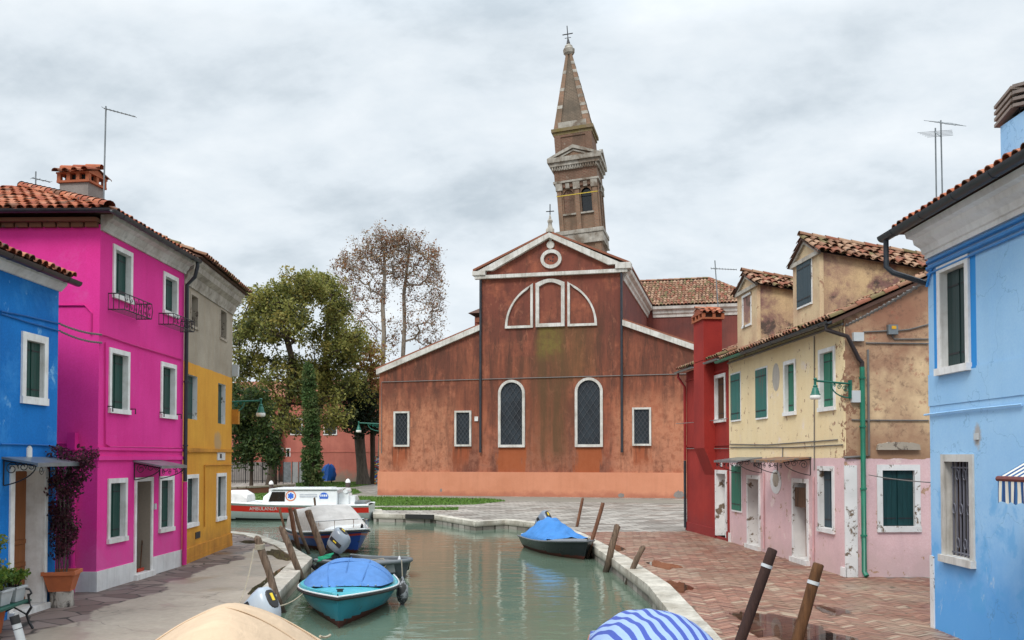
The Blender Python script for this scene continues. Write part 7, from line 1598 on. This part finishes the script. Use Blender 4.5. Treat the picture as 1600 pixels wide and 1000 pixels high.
for k, (dy, w, lab) in enumerate(((.56,.34,'small grey square planter of leafy plants at the far end of the bench'), (.16,.36,'grey planter of leafy plants in the middle of the bench seat'), (-.36,.55,'long grey planter of leafy plants at the near end of the bench'))):
    x0, y0 = bx+.12, by+dy; r = thing('planter', lab, 'planter', (x0, y0, .455), 'planters on the green bench'); mb = MB(Matrix.Translation((x0, y0, .455)))
    sq = lambda a, b, z: [(-a,-b,z),(a,-b,z),(a,b,z),(-a,b,z)]
    mb.rings([sq(.12,w/2-.05,0), sq(.155,w/2-.02,.20), sq(.17,w/2-.01,.205), sq(.17,w/2-.01,.235), sq(.14,w/2-.03,.235), sq(.13,w/2-.04,.18)]); mb.build('trough', M['planter'], r)
    cs = [(x0+random.uniform(-.12,.12), y0+random.uniform(-w/2,w/2)*.95, .455+.30+random.uniform(0,.14)) for _ in range(20)]; leaf_mesh('foliage', cs, [.10]*20, 34, .034, PL, r, (4,3,2,.25), asp=.7)
    mb = MB()
    for c in cs: mb.tube([(x0+(c[0]-x0)*.4, y0+(c[1]-y0)*.6, .62), c], .005, 3)
    mb.build('stems', M['bark_brown'], r)
x0, y0 = -8.02, 14.15; r = thing('potted_plant', 'leafy yellow green pot plant cut by the left frame edge', 'plant', (x0, y0, 0)); mb = MB(Matrix.Translation((x0, y0, 0))); mb.lathe([(.16,0),(.22,.38),(.24,.38),(.24,.44),(.20,.44),(.19,.36)], (0,0,0), 16); mb.build('pot', M['terracotta'], r, smooth=R(40))
cs = [(x0+random.gauss(0,.14), y0+random.gauss(0,.16), random.uniform(.75,1.45)) for _ in range(34)]; leaf_mesh('foliage', cs, [.12]*34, 24, .036, PL, r, (3,3,2.5,.9)); mb = MB()
for c in cs: mb.tube([(x0, y0, .4), ((x0+c[0])/2+.02, (y0+c[1])/2, c[2]*.6+.1), c], .005, 3)
mb.build('stems', M['bark_brown'], r)
# orange pot on a log with the dark purple shrub
px_, py_ = at(97, 900, 16.75).x, 16.75
mb = MB(); mb.lathe([(.21,0),(.215,.03),(.20,.15),(.205,.27),(.19,.285),(.02,.287)], (0,0,0), 18); t = NT('birch_log'); p = t.pos(True); n = t.noise(t.map(p, (1,1,.5)), 6, 6, .7, .8); lm = t.bsdf(t.mix(t.rng(n, .42, .55), (.06,.05,.045), (.42,.38,.33)), .9, t.bump(n, .5, .02))
o = mb.build('log_stump', lm, None, smooth=R(45)); o.location = (px_, py_, 0); tag(o, 'sawn log stump with patchy bark under the orange pot', 'log')
r = thing('potted_shrub', 'tall purple leaved climber in an orange terracotta pot on a log', 'plant', (px_, py_, .288)); mb = MB(Matrix.Translation((px_, py_, .288)) @ Matrix.Rotation(R(12), 4, 'Z')); s_ = lambda a, z: [(-a,-a,z),(a,-a,z),(a,a,z),(-a,a,z)]
mb.rings([s_(.185,0), s_(.185,.02), s_(.255,.29), s_(.285,.295), s_(.285,.36), s_(.25,.36), s_(.24,.28)]); mb.build('pot', M['terracotta'], r)
mb = MB(Matrix.Translation((px_, py_, .288))); mb.box(-.2,.2,-.2,.2,.25,.30); mb.build('soil', M['turf'], r)
VT = leafmats('purple_leaf', [(.085,.022,.036), (.045,.016,.024), (.13,.035,.05), (.07,.045,.03)])
cs = []; stems = MB()
for k in range(120):
    f = random.random(); z = .80+1.95*f; w = .12+.22*min(1, f*1.6); ang_ = random.uniform(0, 2*PI); cs.append((px_-.02+math.cos(ang_)*w*random.random()**.5*(1.0+.25*(f > .7))+.08*f, py_+math.sin(ang_)*w*.75*random.random()**.5, z+.12))
for k in range(14): cs.append((px_+.28+random.uniform(0,.30), py_-.1+random.uniform(-.15,.1), 2.55+random.uniform(-.22,.28)))
for j in range(7):
    a = 2*PI*j/7; P = [(px_+.05*math.cos(a)*(1+f*2)+.03*math.sin(5*f+j), py_+.05*math.sin(a)*(1+f*2)+.03*math.cos(4*f+j), .55+2.0*f) for f in [q/9 for q in range(10)]]; stems.tube(P, .011, 4)
for c in cs: stems.tube([(px_+random.gauss(0,.06), py_+random.gauss(0,.06), c[2]-.28), c], .0045, 3)
stems.build('stems', M['bark_grey'], r); leaf_mesh('foliage', cs, [.14]*len(cs), 34, .032, VT, r, (4,4,1.6,1.2))
# small standpipe / bollard at the lower left
b0 = at(36, 1012, 13.1); b0.z = 0
q0 = gnd(36, 1012); t0 = at(22, 962, q0.y); mb = MB(); d = (t0-q0).normalized(); mb.tube([q0, t0-d*.12], .06, 14, 0); mb.tube([t0-d*.12, t0], .064, 14, 1); mb.tube([t0-d*.20, t0-d*.19], .0615, 14, 1)
o = mb.build('leaning_post', [M['grey_box'], M['rubber']], None, smooth=R(40)); recenter(o, q0); tag(o, 'leaning grey tube post with black cap by the bench', 'post')
# broom in the magenta doorway
a_, _ = FP.uz(218, 890); mb = MB(); q0_ = FP.uz(219, 889, -.12); q1_ = FP.uz(226, 795, -.26); P0 = FP.pt(q0_[0], -.12, .17); P1 = FP.pt(q1_[0], -.26, q1_[1]); mb.tube([P0, P1], .016, 6, 0); mb.bar(P0-FP.U*.16, P0+FP.U*.16, .05, .05, 1); mb.bar(P0-FP.U*.15-Vector((0,0,.03)), P0+FP.U*.15-Vector((0,0,.03)), .04, .05, 1)
o = mb.build('broom', [M['wood_dk'], paint('red_broom', (.45,.04,.02), .6, .1)], None); recenter(o, P0); tag(o, 'broom with red head leaning in the magenta house doorway', 'broom')
